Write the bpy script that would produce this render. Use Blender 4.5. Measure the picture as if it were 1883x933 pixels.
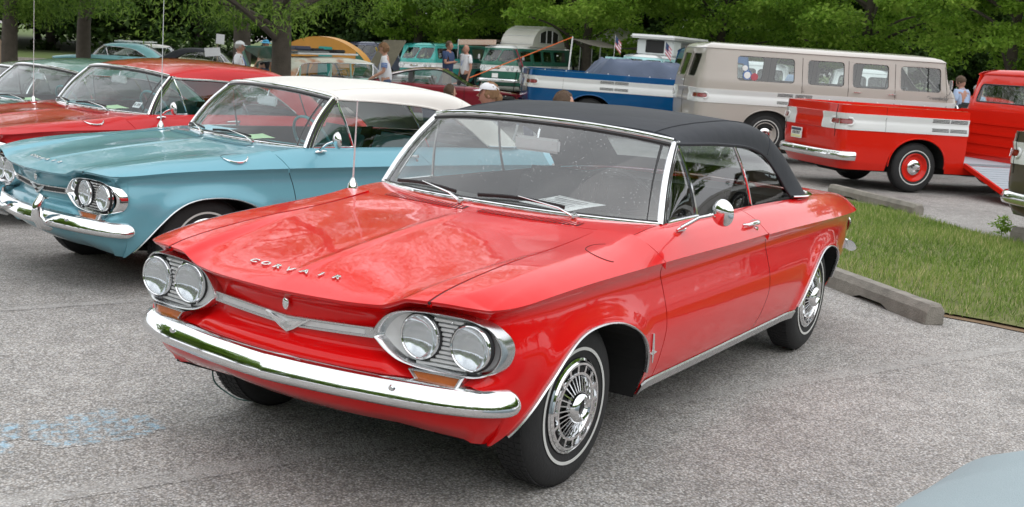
import bpy, bmesh, math, random
import numpy as np
from mathutils import Vector, Matrix
random.seed(7); rng = np.random.default_rng(7)
for o in list(bpy.data.objects): bpy.data.objects.remove(o)
SC = bpy.context.scene; COL = SC.collection
PI = math.pi

# ---------------------------------------------------------------- camera
CAM = np.array([3.6792, 2.6439, 1.5858]); YAW, PIT, ROL, FPX = .5371, -.1782, .0743, 2190.85
Fv = np.array([-math.cos(YAW)*math.cos(PIT), -math.sin(YAW)*math.cos(PIT), math.sin(PIT)])
R0 = np.cross(Fv, [0, 0, 1]); R0 /= np.linalg.norm(R0); U0 = np.cross(R0, Fv)
Rv = R0*math.cos(ROL)+U0*math.sin(ROL); Uv = -R0*math.sin(ROL)+U0*math.cos(ROL)
cd = bpy.data.cameras.new('camera'); cam = bpy.data.objects.new('camera', cd); COL.objects.link(cam)
m = Matrix.Identity(4)
for i in range(3):
    m[i][0] = Rv[i]; m[i][1] = Uv[i]; m[i][2] = -Fv[i]; m[i][3] = CAM[i]
cam.matrix_world = m
cd.sensor_width = 36; cd.lens = FPX/1883*36; cd.clip_start = .05; cd.clip_end = 800
cd.dof.use_dof = True; cd.dof.focus_distance = 4.9; cd.dof.aperture_fstop = 11
SC.camera = cam

# ---------------------------------------------------------------- sky and light (overcast)
SUN_EL, SUN_AZ = math.radians(48), math.radians(27)
w = bpy.data.worlds.new("World"); SC.world = w; w.use_nodes = True
nt = w.node_tree; nt.nodes.clear()
out = nt.nodes.new('ShaderNodeOutputWorld'); bg = nt.nodes.new('ShaderNodeBackground')
sky = nt.nodes.new('ShaderNodeTexSky'); sky.sky_type = 'NISHITA'; sky.sun_disc = False
sky.sun_elevation = SUN_EL; sky.sun_rotation = SUN_AZ; sky.dust_density = 4; sky.air_density = 1.2
hs = nt.nodes.new('ShaderNodeHueSaturation'); hs.inputs['Saturation'].default_value = .124
tc = nt.nodes.new('ShaderNodeTexCoord'); nz = nt.nodes.new('ShaderNodeTexNoise'); nz.inputs['Scale'].default_value = 2.2; nz.inputs['Detail'].default_value = 6
cr = nt.nodes.new('ShaderNodeValToRGB'); cr.color_ramp.elements[0].position = .35; cr.color_ramp.elements[1].position = .68
cr.color_ramp.elements[0].color = (9.5, 9.8, 10.3, 1); cr.color_ramp.elements[1].color = (14.5, 14.7, 15.0, 1)
mx = nt.nodes.new('ShaderNodeMix'); mx.data_type = 'RGBA'; mx.inputs[0].default_value = .8
nt.links.new(tc.outputs['Generated'], nz.inputs['Vector']); nt.links.new(nz.outputs['Fac'], cr.inputs['Fac'])
nt.links.new(sky.outputs[0], hs.inputs['Color']); nt.links.new(hs.outputs[0], mx.inputs[6]); nt.links.new(cr.outputs[0], mx.inputs[7])
nt.links.new(mx.outputs[2], bg.inputs['Color']); nt.links.new(bg.outputs[0], out.inputs[0]); bg.inputs['Strength'].default_value = .12
sd = bpy.data.lights.new('sun', 'SUN'); sd.energy = .5; sd.angle = math.radians(90); sd.color = (1, .97, .93)
so = bpy.data.objects.new('sun', sd); COL.objects.link(so)
# direction towards the sun: behind the camera's shoulder, spread wide by the cloud
sdir = Vector((math.cos(SUN_EL)*math.sin(SUN_AZ), math.cos(SUN_EL)*math.cos(SUN_AZ), math.sin(SUN_EL)))
so.rotation_euler = sdir.to_track_quat('Z', 'Y').to_euler()
vs = SC.view_settings; vs.view_transform = 'Standard'; vs.look = 'None'; vs.exposure = .24; vs.gamma = 1
try: SC.cycles.max_bounces = 10; SC.cycles.transparent_max_bounces = 16
except Exception: pass

# ---------------------------------------------------------------- ground height
def smooth(t): t = np.clip(t, 0, 1); return t*t*(3-2*t)
def G(x, y):
    vx, vy = np.asarray(x)-CAM[0], np.asarray(y)-CAM[1]
    Fd = -math.cos(YAW)*vx-math.sin(YAW)*vy; L = -(vx*R0[0]+vy*R0[1])
    Lp = np.maximum(.5*(L+np.sqrt(L*L+1))-.1, 0)
    a = np.interp(Fd, [0, 17, 30, 46, 60, 90, 200], [0, .145, .30, .42, .50, .60, .7])
    return -(a+.045*np.minimum(Lp, 7)+.022*np.clip(Lp-7, 0, 25))*smooth((Fd-3.9)/10)

# ---------------------------------------------------------------- materials
MATS = {}
def nodes(name):
    mt = bpy.data.materials.new(name); mt.use_nodes = True; MATS[name] = mt
    n = mt.node_tree; return mt, n, n.nodes['Principled BSDF']
def N(n, t, **kw):
    nd = n.nodes.new('ShaderNode'+t)
    for k, v in kw.items():
        if k in nd.inputs: nd.inputs[k].default_value = v
        else: setattr(nd, k, v)
    return nd
def L(n, a, b): n.links.new(a, b)
def coords(n, kind='Object'): return N(n, 'TexCoord').outputs[kind]
def c4(c): return (c[0], c[1], c[2], 1)
def basic(name, col, rough=.5, metal=0, var=.12, scale=8, bump=0, bscale=200, spec=.5, coat=0, dirt=None):
    mt, n, p = nodes(name)
    p.inputs['Roughness'].default_value = rough; p.inputs['Metallic'].default_value = metal
    p.inputs['Specular IOR Level'].default_value = spec; p.inputs['Coat Weight'].default_value = coat; p.inputs['Coat Roughness'].default_value = .04
    co = coords(n)
    nz = N(n, 'TexNoise', Scale=scale, Detail=5.); L(n, co, nz.inputs['Vector'])
    mr = N(n, 'MapRange'); mr.inputs[3].default_value = 1-var; mr.inputs[4].default_value = 1+var; L(n, nz.outputs['Fac'], mr.inputs[0])
    vm = N(n, 'VectorMath', operation='SCALE'); vm.inputs[0].default_value = col[:3]; L(n, mr.outputs[0], vm.inputs['Scale'])
    L(n, vm.outputs[0], p.inputs['Base Color'])
    if bump:
        nb = N(n, 'TexNoise', Scale=bscale, Detail=3.); L(n, co, nb.inputs['Vector'])
        b = N(n, 'Bump', Strength=bump, Distance=.01); L(n, nb.outputs['Fac'], b.inputs['Height']); L(n, b.outputs[0], p.inputs['Normal'])
    return mt
def paint(name, col, metal=0., rough=.28, wet=1., orange=.05):
    """enamel with clear coat; rain droplets as fine relief on upward faces"""
    mt, n, p = nodes(name); co = coords(n)
    p.inputs['Coat Weight'].default_value = 1; p.inputs['Coat Roughness'].default_value = .035; p.inputs['Specular IOR Level'].default_value = .08; p.inputs['Coat IOR'].default_value = 1.36; p.inputs['Metallic'].default_value = metal
    nz = N(n, 'TexNoise', Scale=3., Detail=4.); L(n, co, nz.inputs['Vector'])
    mr = N(n, 'MapRange'); mr.inputs[3].default_value = .95; mr.inputs[4].default_value = 1.05; L(n, nz.outputs['Fac'], mr.inputs[0])
    vm = N(n, 'VectorMath', operation='SCALE'); vm.inputs[0].default_value = col; L(n, mr.outputs[0], vm.inputs['Scale']); L(n, vm.outputs[0], p.inputs['Base Color'])
    p.inputs['Roughness'].default_value = rough
    vo = N(n, 'TexVoronoi', Scale=105.); vo.feature = 'F1'; L(n, co, vo.inputs['Vector'])
    r = N(n, 'ValToRGB'); r.color_ramp.elements[0].position = 0; r.color_ramp.elements[1].position = .34
    r.color_ramp.elements[0].color = (1, 1, 1, 1); r.color_ramp.elements[1].color = (0, 0, 0, 1); L(n, vo.outputs['Distance'], r.inputs['Fac'])
    pn = N(n, 'TexNoise', Scale=5., Detail=2.); L(n, co, pn.inputs['Vector'])
    pr = N(n, 'MapRange'); pr.inputs[1].default_value = .42; pr.inputs[2].default_value = .6; L(n, pn.outputs['Fac'], pr.inputs[0])
    ge = N(n, 'NewGeometry'); sx = N(n, 'SeparateXYZ'); L(n, ge.outputs['Normal'], sx.inputs[0])
    up = N(n, 'MapRange'); up.inputs[1].default_value = .75; up.inputs[2].default_value = .95; L(n, sx.outputs['Z'], up.inputs[0])
    m1 = N(n, 'Math', operation='MULTIPLY'); L(n, r.outputs[0], m1.inputs[0]); L(n, pr.outputs[0], m1.inputs[1])
    m2 = N(n, 'Math', operation='MULTIPLY'); L(n, m1.outputs[0], m2.inputs[0]); L(n, up.outputs[0], m2.inputs[1])
    b = N(n, 'Bump', Strength=.35*wet, Distance=.002); L(n, m2.outputs[0], b.inputs['Height'])
    on = N(n, 'TexNoise', Scale=14., Detail=1.); L(n, co, on.inputs['Vector'])
    b2 = N(n, 'Bump', Strength=orange, Distance=.01); L(n, on.outputs['Fac'], b2.inputs['Height']); L(n, b.outputs[0], b2.inputs['Normal'])
    L(n, b2.outputs[0], p.inputs['Coat Normal'])
    return mt
def chrome(name, col=(.80, .81, .82), rough=.06):
    mt, n, p = nodes(name); p.inputs['Base Color'].default_value = c4(col); p.inputs['Metallic'].default_value = 1
    co = coords(n); nz = N(n, 'TexNoise', Scale=18., Detail=6.); L(n, co, nz.inputs['Vector'])
    mr = N(n, 'MapRange'); mr.inputs[3].default_value = rough*.6; mr.inputs[4].default_value = rough*1.8; L(n, nz.outputs['Fac'], mr.inputs[0]); L(n, mr.outputs[0], p.inputs['Roughness'])
    b = N(n, 'Bump', Strength=.05, Distance=.004); L(n, nz.outputs['Fac'], b.inputs['Height']); L(n, b.outputs[0], p.inputs['Normal'])
    return mt
def glass(name, tint=(.86, .9, .9), refl=1., drops=0., haze=0.):
    mt = bpy.data.materials.new(name); mt.use_nodes = True; MATS[name] = mt; n = mt.node_tree; n.nodes.clear()
    o = N(n, 'OutputMaterial'); t = N(n, 'BsdfTransparent', Color=c4(tint)); g = N(n, 'BsdfGlossy', Roughness=.02); g.inputs['Color'].default_value = (1, 1, 1, 1)
    ge = N(n, 'NewGeometry'); dt = N(n, 'VectorMath', operation='DOT_PRODUCT'); L(n, ge.outputs['Normal'], dt.inputs[0]); L(n, ge.outputs['Incoming'], dt.inputs[1])
    ab = N(n, 'Math', operation='ABSOLUTE'); L(n, dt.outputs['Value'], ab.inputs[0]); om = N(n, 'Math', operation='SUBTRACT'); om.inputs[0].default_value = 1; L(n, ab.outputs[0], om.inputs[1]); pw = N(n, 'Math', operation='POWER'); L(n, om.outputs[0], pw.inputs[0]); pw.inputs[1].default_value = 5
    mr = N(n, 'Math', operation='MULTIPLY_ADD'); mr.use_clamp = True; mr.inputs[1].default_value = .92; mr.inputs[2].default_value = .055*refl; L(n, pw.outputs[0], mr.inputs[0]); mxs = N(n, 'MixShader'); L(n, mr.outputs[0], mxs.inputs[0]); L(n, t.outputs[0], mxs.inputs[1]); L(n, g.outputs[0], mxs.inputs[2])
    last = mxs.outputs[0]
    if drops or haze:
        co = coords(n); vo = N(n, 'TexVoronoi', Scale=75.); L(n, co, vo.inputs['Vector'])
        r = N(n, 'ValToRGB'); r.color_ramp.elements[0].position = .08; r.color_ramp.elements[1].position = .2
        r.color_ramp.elements[0].color = (1, 1, 1, 1); r.color_ramp.elements[1].color = (0, 0, 0, 1); L(n, vo.outputs['Distance'], r.inputs['Fac'])
        wn = N(n, 'TexNoise', Scale=9., Detail=2.); L(n, co, wn.inputs['Vector'])
        ws_ = N(n, 'MapRange'); ws_.inputs[1].default_value = .45; ws_.inputs[2].default_value = .6; L(n, wn.outputs['Fac'], ws_.inputs[0])
        mm = N(n, 'Math', operation='MULTIPLY'); L(n, r.outputs[0], mm.inputs[0]); L(n, ws_.outputs[0], mm.inputs[1])
        sc_ = N(n, 'Math', operation='MULTIPLY_ADD'); sc_.inputs[1].default_value = drops; sc_.inputs[2].default_value = haze; L(n, mm.outputs[0], sc_.inputs[0])
        d = N(n, 'BsdfDiffuse', Color=(.75, .78, .8, 1)); m3 = N(n, 'MixShader'); L(n, sc_.outputs[0], m3.inputs[0]); L(n, last, m3.inputs[1]); L(n, d.outputs[0], m3.inputs[2]); last = m3.outputs[0]
    L(n, last, o.inputs[0]); return mt

RED = paint('red_enamel', (.70, .004, .005)); TURQ = paint('turquoise_metallic', (.155, .375, .455), .25, .33)
REDM = paint('dull_red_enamel', (.50, .012, .016), .0); TEAL = paint('sage_teal_paint', (.13, .27, .25), .3, .35); OLIVG = paint('olive_grey_paint', (.16, .19, .15), .2, .4)
LBLUE = paint('light_blue_paint', (.30, .60, .66)); YEL = paint('pale_yellow_paint', (.80, .76, .42)); MAROON = paint('maroon_paint', (.22, .010, .022), 0, .35)
TRED = paint('bright_red_truck_paint', (.66, .018, .008), wet=0); BEIGE = paint('beige_paint', (.45, .41, .375), 0, .35, wet=0); WHITE = paint('white_paint', (.76, .77, .77), 0, .35, wet=0)
BLUE = paint('deep_blue_metallic', (.005, .085, .24), .3, wet=0); GREEN = paint('forest_green_paint', (.03, .13, .09), 0, .35, wet=0); AQUA = paint('aqua_paint', (.05, .33, .30), 0, .35, wet=0)
SLATE = paint('slate_blue_paint', (.09, .10, .14), 0, .45, wet=0); PBLUE = paint('powder_blue_paint', (.36, .62, .64), 0, .4, wet=0); OLIVE = paint('olive_brown_paint', (.085, .07, .045), .2, .35, wet=0); WAG = paint('worn_seafoam_paint', (.25, .42, .36), 0, .5, wet=0)
CHROME = chrome('chrome'); ALU = chrome('brushed_aluminium', (.62, .63, .64), .22); SATIN = basic('satin_silver', (.66, .67, .68), .42, .35, var=.08, scale=40)
RUB = basic('tyre_rubber', (.018, .018, .019), .75, var=.25, scale=30, bump=.2, bscale=90); BLACK = basic('black_trim', (.012, .012, .013), .5); WHITEW = basic('whitewall', (.62, .62, .60), .6, var=.05)
WELL = basic('underbody_black', (.008, .008, .008), .9); FABB = basic('black_canvas', (.018, .021, .028), .72, var=.35, scale=5, bump=.35, bscale=9); FABW = basic('white_vinyl', (.72, .70, .66), .5, var=.04, scale=3, bump=.05, bscale=300)
LIN = basic('black_vinyl_seat', (.02, .02, .022), .45, bump=.1, bscale=60); LINT = basic('aqua_vinyl_seat', (.10, .33, .36), .5, bump=.1, bscale=60); CARPET = basic('dark_carpet', (.02, .02, .02), 1)
GLW = glass('wet_windscreen', (.80, .84, .84), 1.9, .55, .045); GLD = glass('windscreen', (.80, .87, .88), 1.5, .12, .03); GL = glass('side_glass', (.62, .66, .65), 1.6); LENS = glass('lamp_glass', (.93, .95, .96), 1.5)
AMBER = basic('amber_lens', (.42, .10, .008), .25, var=.25, scale=60, coat=.6); REDL = basic('red_lens', (.22, .006, .006), .2, var=.3, scale=80, coat=1); PAPER = basic('white_paper', (.86, .86, .85), .8, var=.03); GPAPER = basic('lime_paper', (.55, .78, .42), .8, var=.03); INK = basic('ink', (.06, .06, .07), .8); BPAPER = basic('pale_blue_paper', (.40, .68, .76), .8, var=.03)

# ---------------------------------------------------------------- mesh helpers
def tag(o, label=None, cat=None, group=None, kind=None):
    if label: o['label'] = label
    if cat: o['category'] = cat
    if group: o['group'] = group
    if kind: o['kind'] = kind
    return o
def empty(name, loc=(0, 0, 0), rz=0, label=None, cat=None, group=None, sc=1., tilt=None):
    o = bpy.data.objects.new(name, None); COL.objects.link(o); o.empty_display_size = .2
    mt = Matrix.Rotation(rz, 4, 'Z')
    if tilt: mt = Matrix(((1, 0, 0, 0), (0, 1, 0, 0), (tilt[0], tilt[1], 1, 0), (0, 0, 0, 1))).to_quaternion().to_matrix().to_4x4() @ mt
    o.matrix_world = Matrix.Translation(loc) @ mt @ Matrix.Scale(sc, 4)
    return tag(o, label, cat, group)
def ground_tilt(x, y, d=1.5):
    a = (G(x+d, y)-G(x-d, y))/(2*d); b = (G(x, y+d)-G(x, y-d))/(2*d)
    return Vector((0, 0, 1)).rotation_difference(Vector((-a, -b, 1))).to_matrix().to_4x4()
def gempty(name, x, y, rz=0, label=None, cat=None, group=None, sc=1., dz=0, tilt=True):
    o = bpy.data.objects.new(name, None); COL.objects.link(o); o.empty_display_size = .2
    T = ground_tilt(x, y) if tilt else Matrix.Identity(4)
    o.matrix_world = Matrix.Translation((x, y, float(G(x, y))+dz)) @ T @ Matrix.Rotation(rz, 4, 'Z') @ Matrix.Scale(sc, 4)
    return tag(o, label, cat, group)
def link(name, me, parent=None, mat=None):
    o = bpy.data.objects.new(name, me); COL.objects.link(o)
    if mat is not None and not me.materials: me.materials.append(mat)
    if parent is not None: o.parent = parent
    return o
def mk(name, V, Fc, mat=None, parent=None, smooth_=True, ang=35, mats=None, mi=None, weld=0):
    me = bpy.data.meshes.new(name); me.from_pydata([tuple(map(float, v)) for v in V], [], [tuple(int(i) for i in f) for f in Fc])
    if weld:
        b = bmesh.new(); b.from_mesh(me); bmesh.ops.remove_doubles(b, verts=b.verts, dist=weld); b.to_mesh(me); b.free()
    if mats:
        for q in mats: me.materials.append(q)
        if mi is not None: me.polygons.foreach_set('material_index', mi)
    if smooth_:
        me.polygons.foreach_set('use_smooth', [True]*len(me.polygons))
        me.set_sharp_from_angle(angle=math.radians(ang))
    me.update(); return link(name, me, parent, mat)
class MB:
    def __init__(s): s.V = []; s.F = []
    def add(s, V, F):
        b = len(s.V); s.V += [tuple(map(float, v)) for v in V]; s.F += [tuple(int(i)+b for i in f) for f in F]; return s
    def box(s, a, b, M=None):
        x0, y0, z0 = a; x1, y1, z1 = b
        V = [(x, y, z) for z in (z0, z1) for x, y in ((x0, y0), (x1, y0), (x1, y1), (x0, y1))]
        if M is not None: V = [tuple(M @ Vector(v)) for v in V]
        return s.add(V, [(0, 3, 2, 1), (4, 5, 6, 7), (0, 1, 5, 4), (1, 2, 6, 5), (2, 3, 7, 6), (3, 0, 4, 7)])
    def rbox(s, a, b, r=.01, M=None):
        bm = bmesh.new(); bmesh.ops.create_cube(bm, size=1)
        for v in bm.verts: v.co = Vector([(a[i]+b[i])/2+v.co[i]*(b[i]-a[i]) for i in range(3)])
        bmesh.ops.bevel(bm, geom=list(bm.edges), offset=r, segments=2, affect='EDGES')
        if M is not None: bmesh.ops.transform(bm, matrix=M, verts=bm.verts)
        bm.verts.index_update(); V = [v.co[:] for v in bm.verts]; Fc = [[v.index for v in f.verts] for f in bm.faces]; bm.free(); return s.add(V, Fc)
    def grid(s, P, flip=False, closeu=False, mask=None):
        P = np.asarray(P, float); nu, nv = P.shape[:2]; b = len(s.V); s.V += [tuple(p) for p in P.reshape(-1, 3)]
        for i in range(nu-(0 if closeu else 1)):
            for j in range(nv-1):
                if mask is not None and not mask[i][j]: continue
                i2 = (i+1) % nu; f = (b+i*nv+j, b+i2*nv+j, b+i2*nv+j+1, b+i*nv+j+1); s.F.append(f[::-1] if flip else f)
        return s
    def tube(s, pts, r, n=8, closed=False, caps=True, flat=None, ref=(0, 0, 1)):
        """round (or elliptical via flat=(a,b)) tube along a path; r number or list"""
        P = np.asarray(pts, float); k = len(P); rr = np.full(k, r, float) if np.isscalar(r) else np.asarray(r, float)
        T = np.roll(P, -1, 0)-np.roll(P, 1, 0) if closed else np.gradient(P, axis=0)
        T /= np.linalg.norm(T, axis=1)[:, None]+1e-12
        u = np.asarray(ref, float); R = []
        for t in T:
            u = u-(u@t)*t if flat is None else np.asarray(ref, float)-(np.asarray(ref, float)@t)*t
            if np.linalg.norm(u) < 1e-6: u = np.cross(t, [1, 0, .3])
            u = u/np.linalg.norm(u); R.append((u, np.cross(t, u)))
        a_, b_ = flat or (1, 1); A = np.linspace(0, 2*PI, n, endpoint=False); Q = np.zeros((k, n+1, 3))
        for i in range(k):
            for j, a in enumerate(list(A)+[A[0]]): Q[i, j] = P[i]+rr[i]*(R[i][0]*math.cos(a)*a_+R[i][1]*math.sin(a)*b_)
        b = len(s.V)
        for i in range(k):
            for j in range(n): s.V.append(tuple(Q[i, j]))
        for i in range(k-(0 if closed else 1)):
            for j in range(n): s.F.append((b+i*n+j, b+i*n+(j+1) % n, b+((i+1) % k)*n+(j+1) % n, b+((i+1) % k)*n+j))
        if caps and not closed:
            s.F.append(tuple(b+j for j in range(n))[::-1]); s.F.append(tuple(b+(k-1)*n+j for j in range(n)))
        return s
    def sweep(s, pts, sec, out=None, scale=None, closed=False, caps=True, up=(0, 0, 1)):
        """sec: [(o,u)] in the frame (outward = tangent x up), closed section"""
        P = np.asarray(pts, float); k = len(P); n = len(sec)
        T = np.roll(P, -1, 0)-np.roll(P, 1, 0) if closed else np.gradient(P, axis=0)
        T /= np.linalg.norm(T, axis=1)[:, None]; up = np.asarray(up, float); b = len(s.V)
        for i in range(k):
            o = np.cross(T[i], up); o /= np.linalg.norm(o); u = np.cross(o, T[i])
            if out is not None: o = np.asarray(out[i], float)
            sc = 1 if scale is None else scale[i]
            for q in sec: s.V.append(tuple(P[i]+sc*(o*q[0]+u*q[1])))
        for i in range(k-(0 if closed else 1)):
            for j in range(n): s.F.append((b+i*n+j, b+((i+1) % k)*n+j, b+((i+1) % k)*n+(j+1) % n, b+i*n+(j+1) % n))
        if caps and not closed:
            s.F.append(tuple(b+j for j in range(n))); s.F.append(tuple(b+(k-1)*n+j for j in range(n))[::-1])
        return s
    def lathe(s, prof, n=32, axis='Y', c=(0, 0, 0), sy=1):
        """prof [(r,h)] turned about an axis"""
        b = len(s.V); k = len(prof)
        for i in range(n):
            a = 2*PI*i/n
            for r, h in prof:
                if axis == 'Y': v = (r*math.cos(a), h*sy, r*math.sin(a))
                elif axis == 'X': v = (h*sy, r*math.cos(a), r*math.sin(a))
                else: v = (r*math.cos(a), r*math.sin(a), h)
                s.V.append((v[0]+c[0], v[1]+c[1], v[2]+c[2]))
        for i in range(n):
            for j in range(k-1): s.F.append((b+i*k+j, b+i*k+j+1, b+((i+1) % n)*k+j+1, b+((i+1) % n)*k+j))
        return s
    def prism(s, poly, d, M):
        """poly [(a,b)] extruded 0..d along local z, placed with matrix"""
        n = len(poly); V = [tuple(M @ Vector((p[0], p[1], 0))) for p in poly]+[tuple(M @ Vector((p[0], p[1], d))) for p in poly]
        return s.add(V, [tuple(range(n))[::-1], tuple(range(n, 2*n))]+[(i, (i+1) % n, n+(i+1) % n, n+i) for i in range(n)])
    def ball(s, c, r, n=12, m_=8):
        V = []; F_ = []
        rr = (r, r, r) if np.isscalar(r) else r
        for i in range(m_+1):
            t = PI*i/m_
            for j in range(n): a = 2*PI*j/n; V.append((c[0]+rr[0]*math.sin(t)*math.cos(a), c[1]+rr[1]*math.sin(t)*math.sin(a), c[2]+rr[2]*math.cos(t)))
        for i in range(m_):
            for j in range(n): F_.append((i*n+j, (i+1)*n+j, (i+1)*n+(j+1) % n, i*n+(j+1) % n))
        return s.add(V, F_)
    def obj(s, name, mat, parent=None, smooth_=True, ang=35, weld=1e-5): return mk(name, s.V, s.F, mat, parent, smooth_, ang, weld=weld)
    def mesh(s, name, mat, ang=35, weld=1e-5):
        o = s.obj(name, mat, None, True, ang, weld); me = o.data; bpy.data.objects.remove(o); return me
def mono(xs, ys):
    """monotone cubic through points, xs ascending; ys may be vectors"""
    xs = np.asarray(xs, float); ys = np.asarray(ys, float); one = ys.ndim == 1
    if one: ys = ys[:, None]
    h = np.diff(xs); d = np.diff(ys, axis=0)/h[:, None]; m_ = np.zeros_like(ys)
    m_[0] = d[0]; m_[-1] = d[-1]
    for i in range(1, len(xs)-1):
        same = d[i-1]*d[i] > 0; w1 = 2*h[i]+h[i-1]; w2 = h[i]+2*h[i-1]
        with np.errstate(divide='ignore', invalid='ignore'): v = (w1+w2)/(w1/d[i-1]+w2/d[i])
        m_[i] = np.where(same, v, 0)
    def f(x):
        x = np.clip(np.asarray(x, float), xs[0], xs[-1]); i = np.clip(np.searchsorted(xs, x, side='right')-1, 0, len(xs)-2)
        t = ((x-xs[i])/h[i])[..., None]; hh = h[i][..., None]
        r = (2*t**3-3*t*t+1)*ys[i]+(t**3-2*t*t+t)*hh*m_[i]+(-2*t**3+3*t*t)*ys[i+1]+(t**3-t*t)*hh*m_[i+1]
        return r[..., 0] if one else r
    return f
def spline(pts, n=40, closed=False):
    """Catmull-Rom through points"""
    P = np.asarray(pts, float); k = len(P); o = []
    segs = k if closed else k-1
    for i in range(segs):
        p0, p1, p2, p3 = (P[(i-1) % k], P[i % k], P[(i+1) % k], P[(i+2) % k]) if closed else (P[max(i-1, 0)], P[i], P[i+1], P[min(i+2, k-1)])
        m_ = max(2, n//segs)
        for t in np.linspace(0, 1, m_, endpoint=False): o.append(.5*((2*p1)+(-p0+p2)*t+(2*p0-5*p1+4*p2-p3)*t*t+(-p0+3*p1-3*p2+p3)*t**3))
    if not closed: o.append(P[-1])
    return np.array(o)
def mir(V): V = np.array(V, float); V[..., 1] *= -1; return V
def text_obj(s, size, depth, mat, name, parent, M, bevel=0):
    cu = bpy.data.curves.new(name, 'FONT'); cu.body = s; cu.size = size; cu.extrude = depth; cu.bevel_depth = bevel; cu.align_x = 'CENTER'; cu.resolution_u = 3
    t = bpy.data.objects.new(name, cu); COL.objects.link(t); dg = bpy.context.evaluated_depsgraph_get()
    me = bpy.data.meshes.new_from_object(t.evaluated_get(dg)); bpy.data.objects.remove(t); me.transform(M)
    me.materials.clear(); me.materials.append(mat); return link(name, me, parent)
# ================================================================ the compact convertible / coupe
# car frame: X forward (front axle x=0), Y to the car's left, Z up
CR = np.array([(.772, 0, .716), (.762, .15, .717), (.742, .30, .719), (.716, .40, .723), (.706, .45, .738), (.698, .50, .757), (.675, .62, .761), (.645, .70, .756), (.603, .752, .750), (.54, .785, .752),
               (.45, .806, .758), (.30, .820, .769), (0, .828, .777), (-.5, .830, .777), (-1.2, .833, .773), (-1.8, .833, .767), (-2.4, .830, .757), (-2.9, .818, .744), (-3.3, .785, .730), (-3.55, .740, .720),
               (-3.68, .690, .714), (-3.755, .60, .712), (-3.79, .45, .712), (-3.81, 0, .712)])
_d = np.r_[0, np.cumsum(np.linalg.norm(np.diff(CR[:, :2], axis=0), axis=1))]
crease = mono(_d, CR); SMAX = _d[-1]
_ss = np.linspace(0, SMAX, 3000); _cx = crease(_ss)
def s_at_x(x): return np.interp(-np.asarray(x, float), -_cx[:, 0], _ss)
def s_at_y(y): return np.interp(y, _cx[:int(np.searchsorted(_ss, _d[12])), 1], _ss[:int(np.searchsorted(_ss, _d[12]))])
def yedge(x): return crease(s_at_x(x))[..., 1]
def nrm(s_):
    a, b = crease(np.clip(s_-.012, 0, SMAX)), crease(np.clip(s_+.012, 0, SMAX)); t = b-a
    n = np.stack([-t[..., 1], t[..., 0]], -1)*-1
    n = np.stack([t[..., 1], -t[..., 0]], -1); n /= np.linalg.norm(n, axis=-1, keepdims=True)
    return n
def key(l): return np.array(l)
PRF = [(0, key([(0, .716), (-.010, .704), (-.045, .692), (-.078, .668), (-.088, .63), (-.092, .585), (-.088, .548), (-.050, .522), (-.036, .485), (-.046, .425), (-.085, .345), (-.185, .285)])),
       (_d[3], key([(0, .723), (-.010, .710), (-.040, .698), (-.070, .672), (-.086, .63), (-.092, .585), (-.088, .548), (-.044, .522), (-.032, .485), (-.042, .425), (-.080, .345), (-.175, .285)])),
       (_d[5], key([(0, .757), (-.010, .744), (-.040, .735), (-.085, .715), (-.100, .65), (-.102, .585), (-.090, .525), (-.052, .492), (-.030, .466), (-.036, .42), (-.072, .345), (-.165, .283)])),
       (_d[7], key([(0, .761), (-.010, .747), (-.034, .738), (-.064, .715), (-.080, .65), (-.080, .585), (-.062, .525), (-.028, .494), (-.018, .466), (-.028, .415), (-.060, .345), (-.140, .282)])),
       (_d[8], key([(0, .758), (-.009, .745), (-.024, .732), (-.045, .705), (-.036, .645), (-.030, .585), (-.020, .535), (-.004, .50), (-.008, .465), (-.020, .41), (-.050, .34), (-.115, .280)])),
       (_d[10], key([(0, .762), (-.009, .751), (-.022, .735), (-.026, .705), (-.010, .645), (.003, .585), (.004, .535), (.0, .50), (-.006, .465), (-.016, .405), (-.040, .335), (-.080, .272)])),
       (_d[12], key([(0, .777), (-.010, .766), (-.026, .742), (-.032, .705), (-.018, .640), (-.003, .575), (.003, .52), (.002, .475), (-.003, .43), (-.012, .37), (-.028, .31), (-.050, .258)])),
       (_d[16], key([(0, .757), (-.010, .746), (-.024, .725), (-.030, .690), (-.020, .635), (-.006, .575), (.0, .52), (.0, .475), (-.004, .43), (-.014, .37), (-.030, .31), (-.052, .258)])),
       (_d[18], key([(0, .730), (-.009, .720), (-.022, .700), (-.032, .670), (-.032, .62), (-.030, .56), (-.034, .51), (-.042, .47), (-.055, .43), (-.075, .38), (-.10, .33), (-.14, .29)])),
       (_d[20], key([(0, .714), (-.010, .704), (-.03, .69), (-.05, .66), (-.055, .61), (-.055, .56), (-.055, .51), (-.05, .48), (-.065, .44), (-.10, .39), (-.15, .35), (-.25, .31)])),
       (SMAX, key([(0, .712), (-.010, .702), (-.04, .69), (-.07, .66), (-.08, .61), (-.08, .56), (-.075, .51), (-.05, .48), (-.065, .44), (-.10, .39), (-.17, .35), (-.30, .31)]))]
NV = 44
_vt = np.linspace(0, 1, NV)
_tab = []
for s_, kk in PRF:
    c = spline(kk, 12*8); u = np.linspace(0, 1, len(c)); _tab.append(np.stack([np.interp(_vt, u, c[:, 0]), np.interp(_vt, u, c[:, 1])], 1))
_tab = np.array(_tab); _ks = np.array([k[0] for k in PRF]); _tabf = mono(_ks, _tab.reshape(len(_ks), -1))
def prof(s_):
    t = _tabf(s_).reshape(NV, 2); t[:, 1] += crease(s_)[2]-t[0, 1]*1.0 if False else 0
    z0 = crease(s_)[2]; t[:, 1] += (z0-t[0, 1])*np.linspace(1, 0, NV)**2; return t
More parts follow.
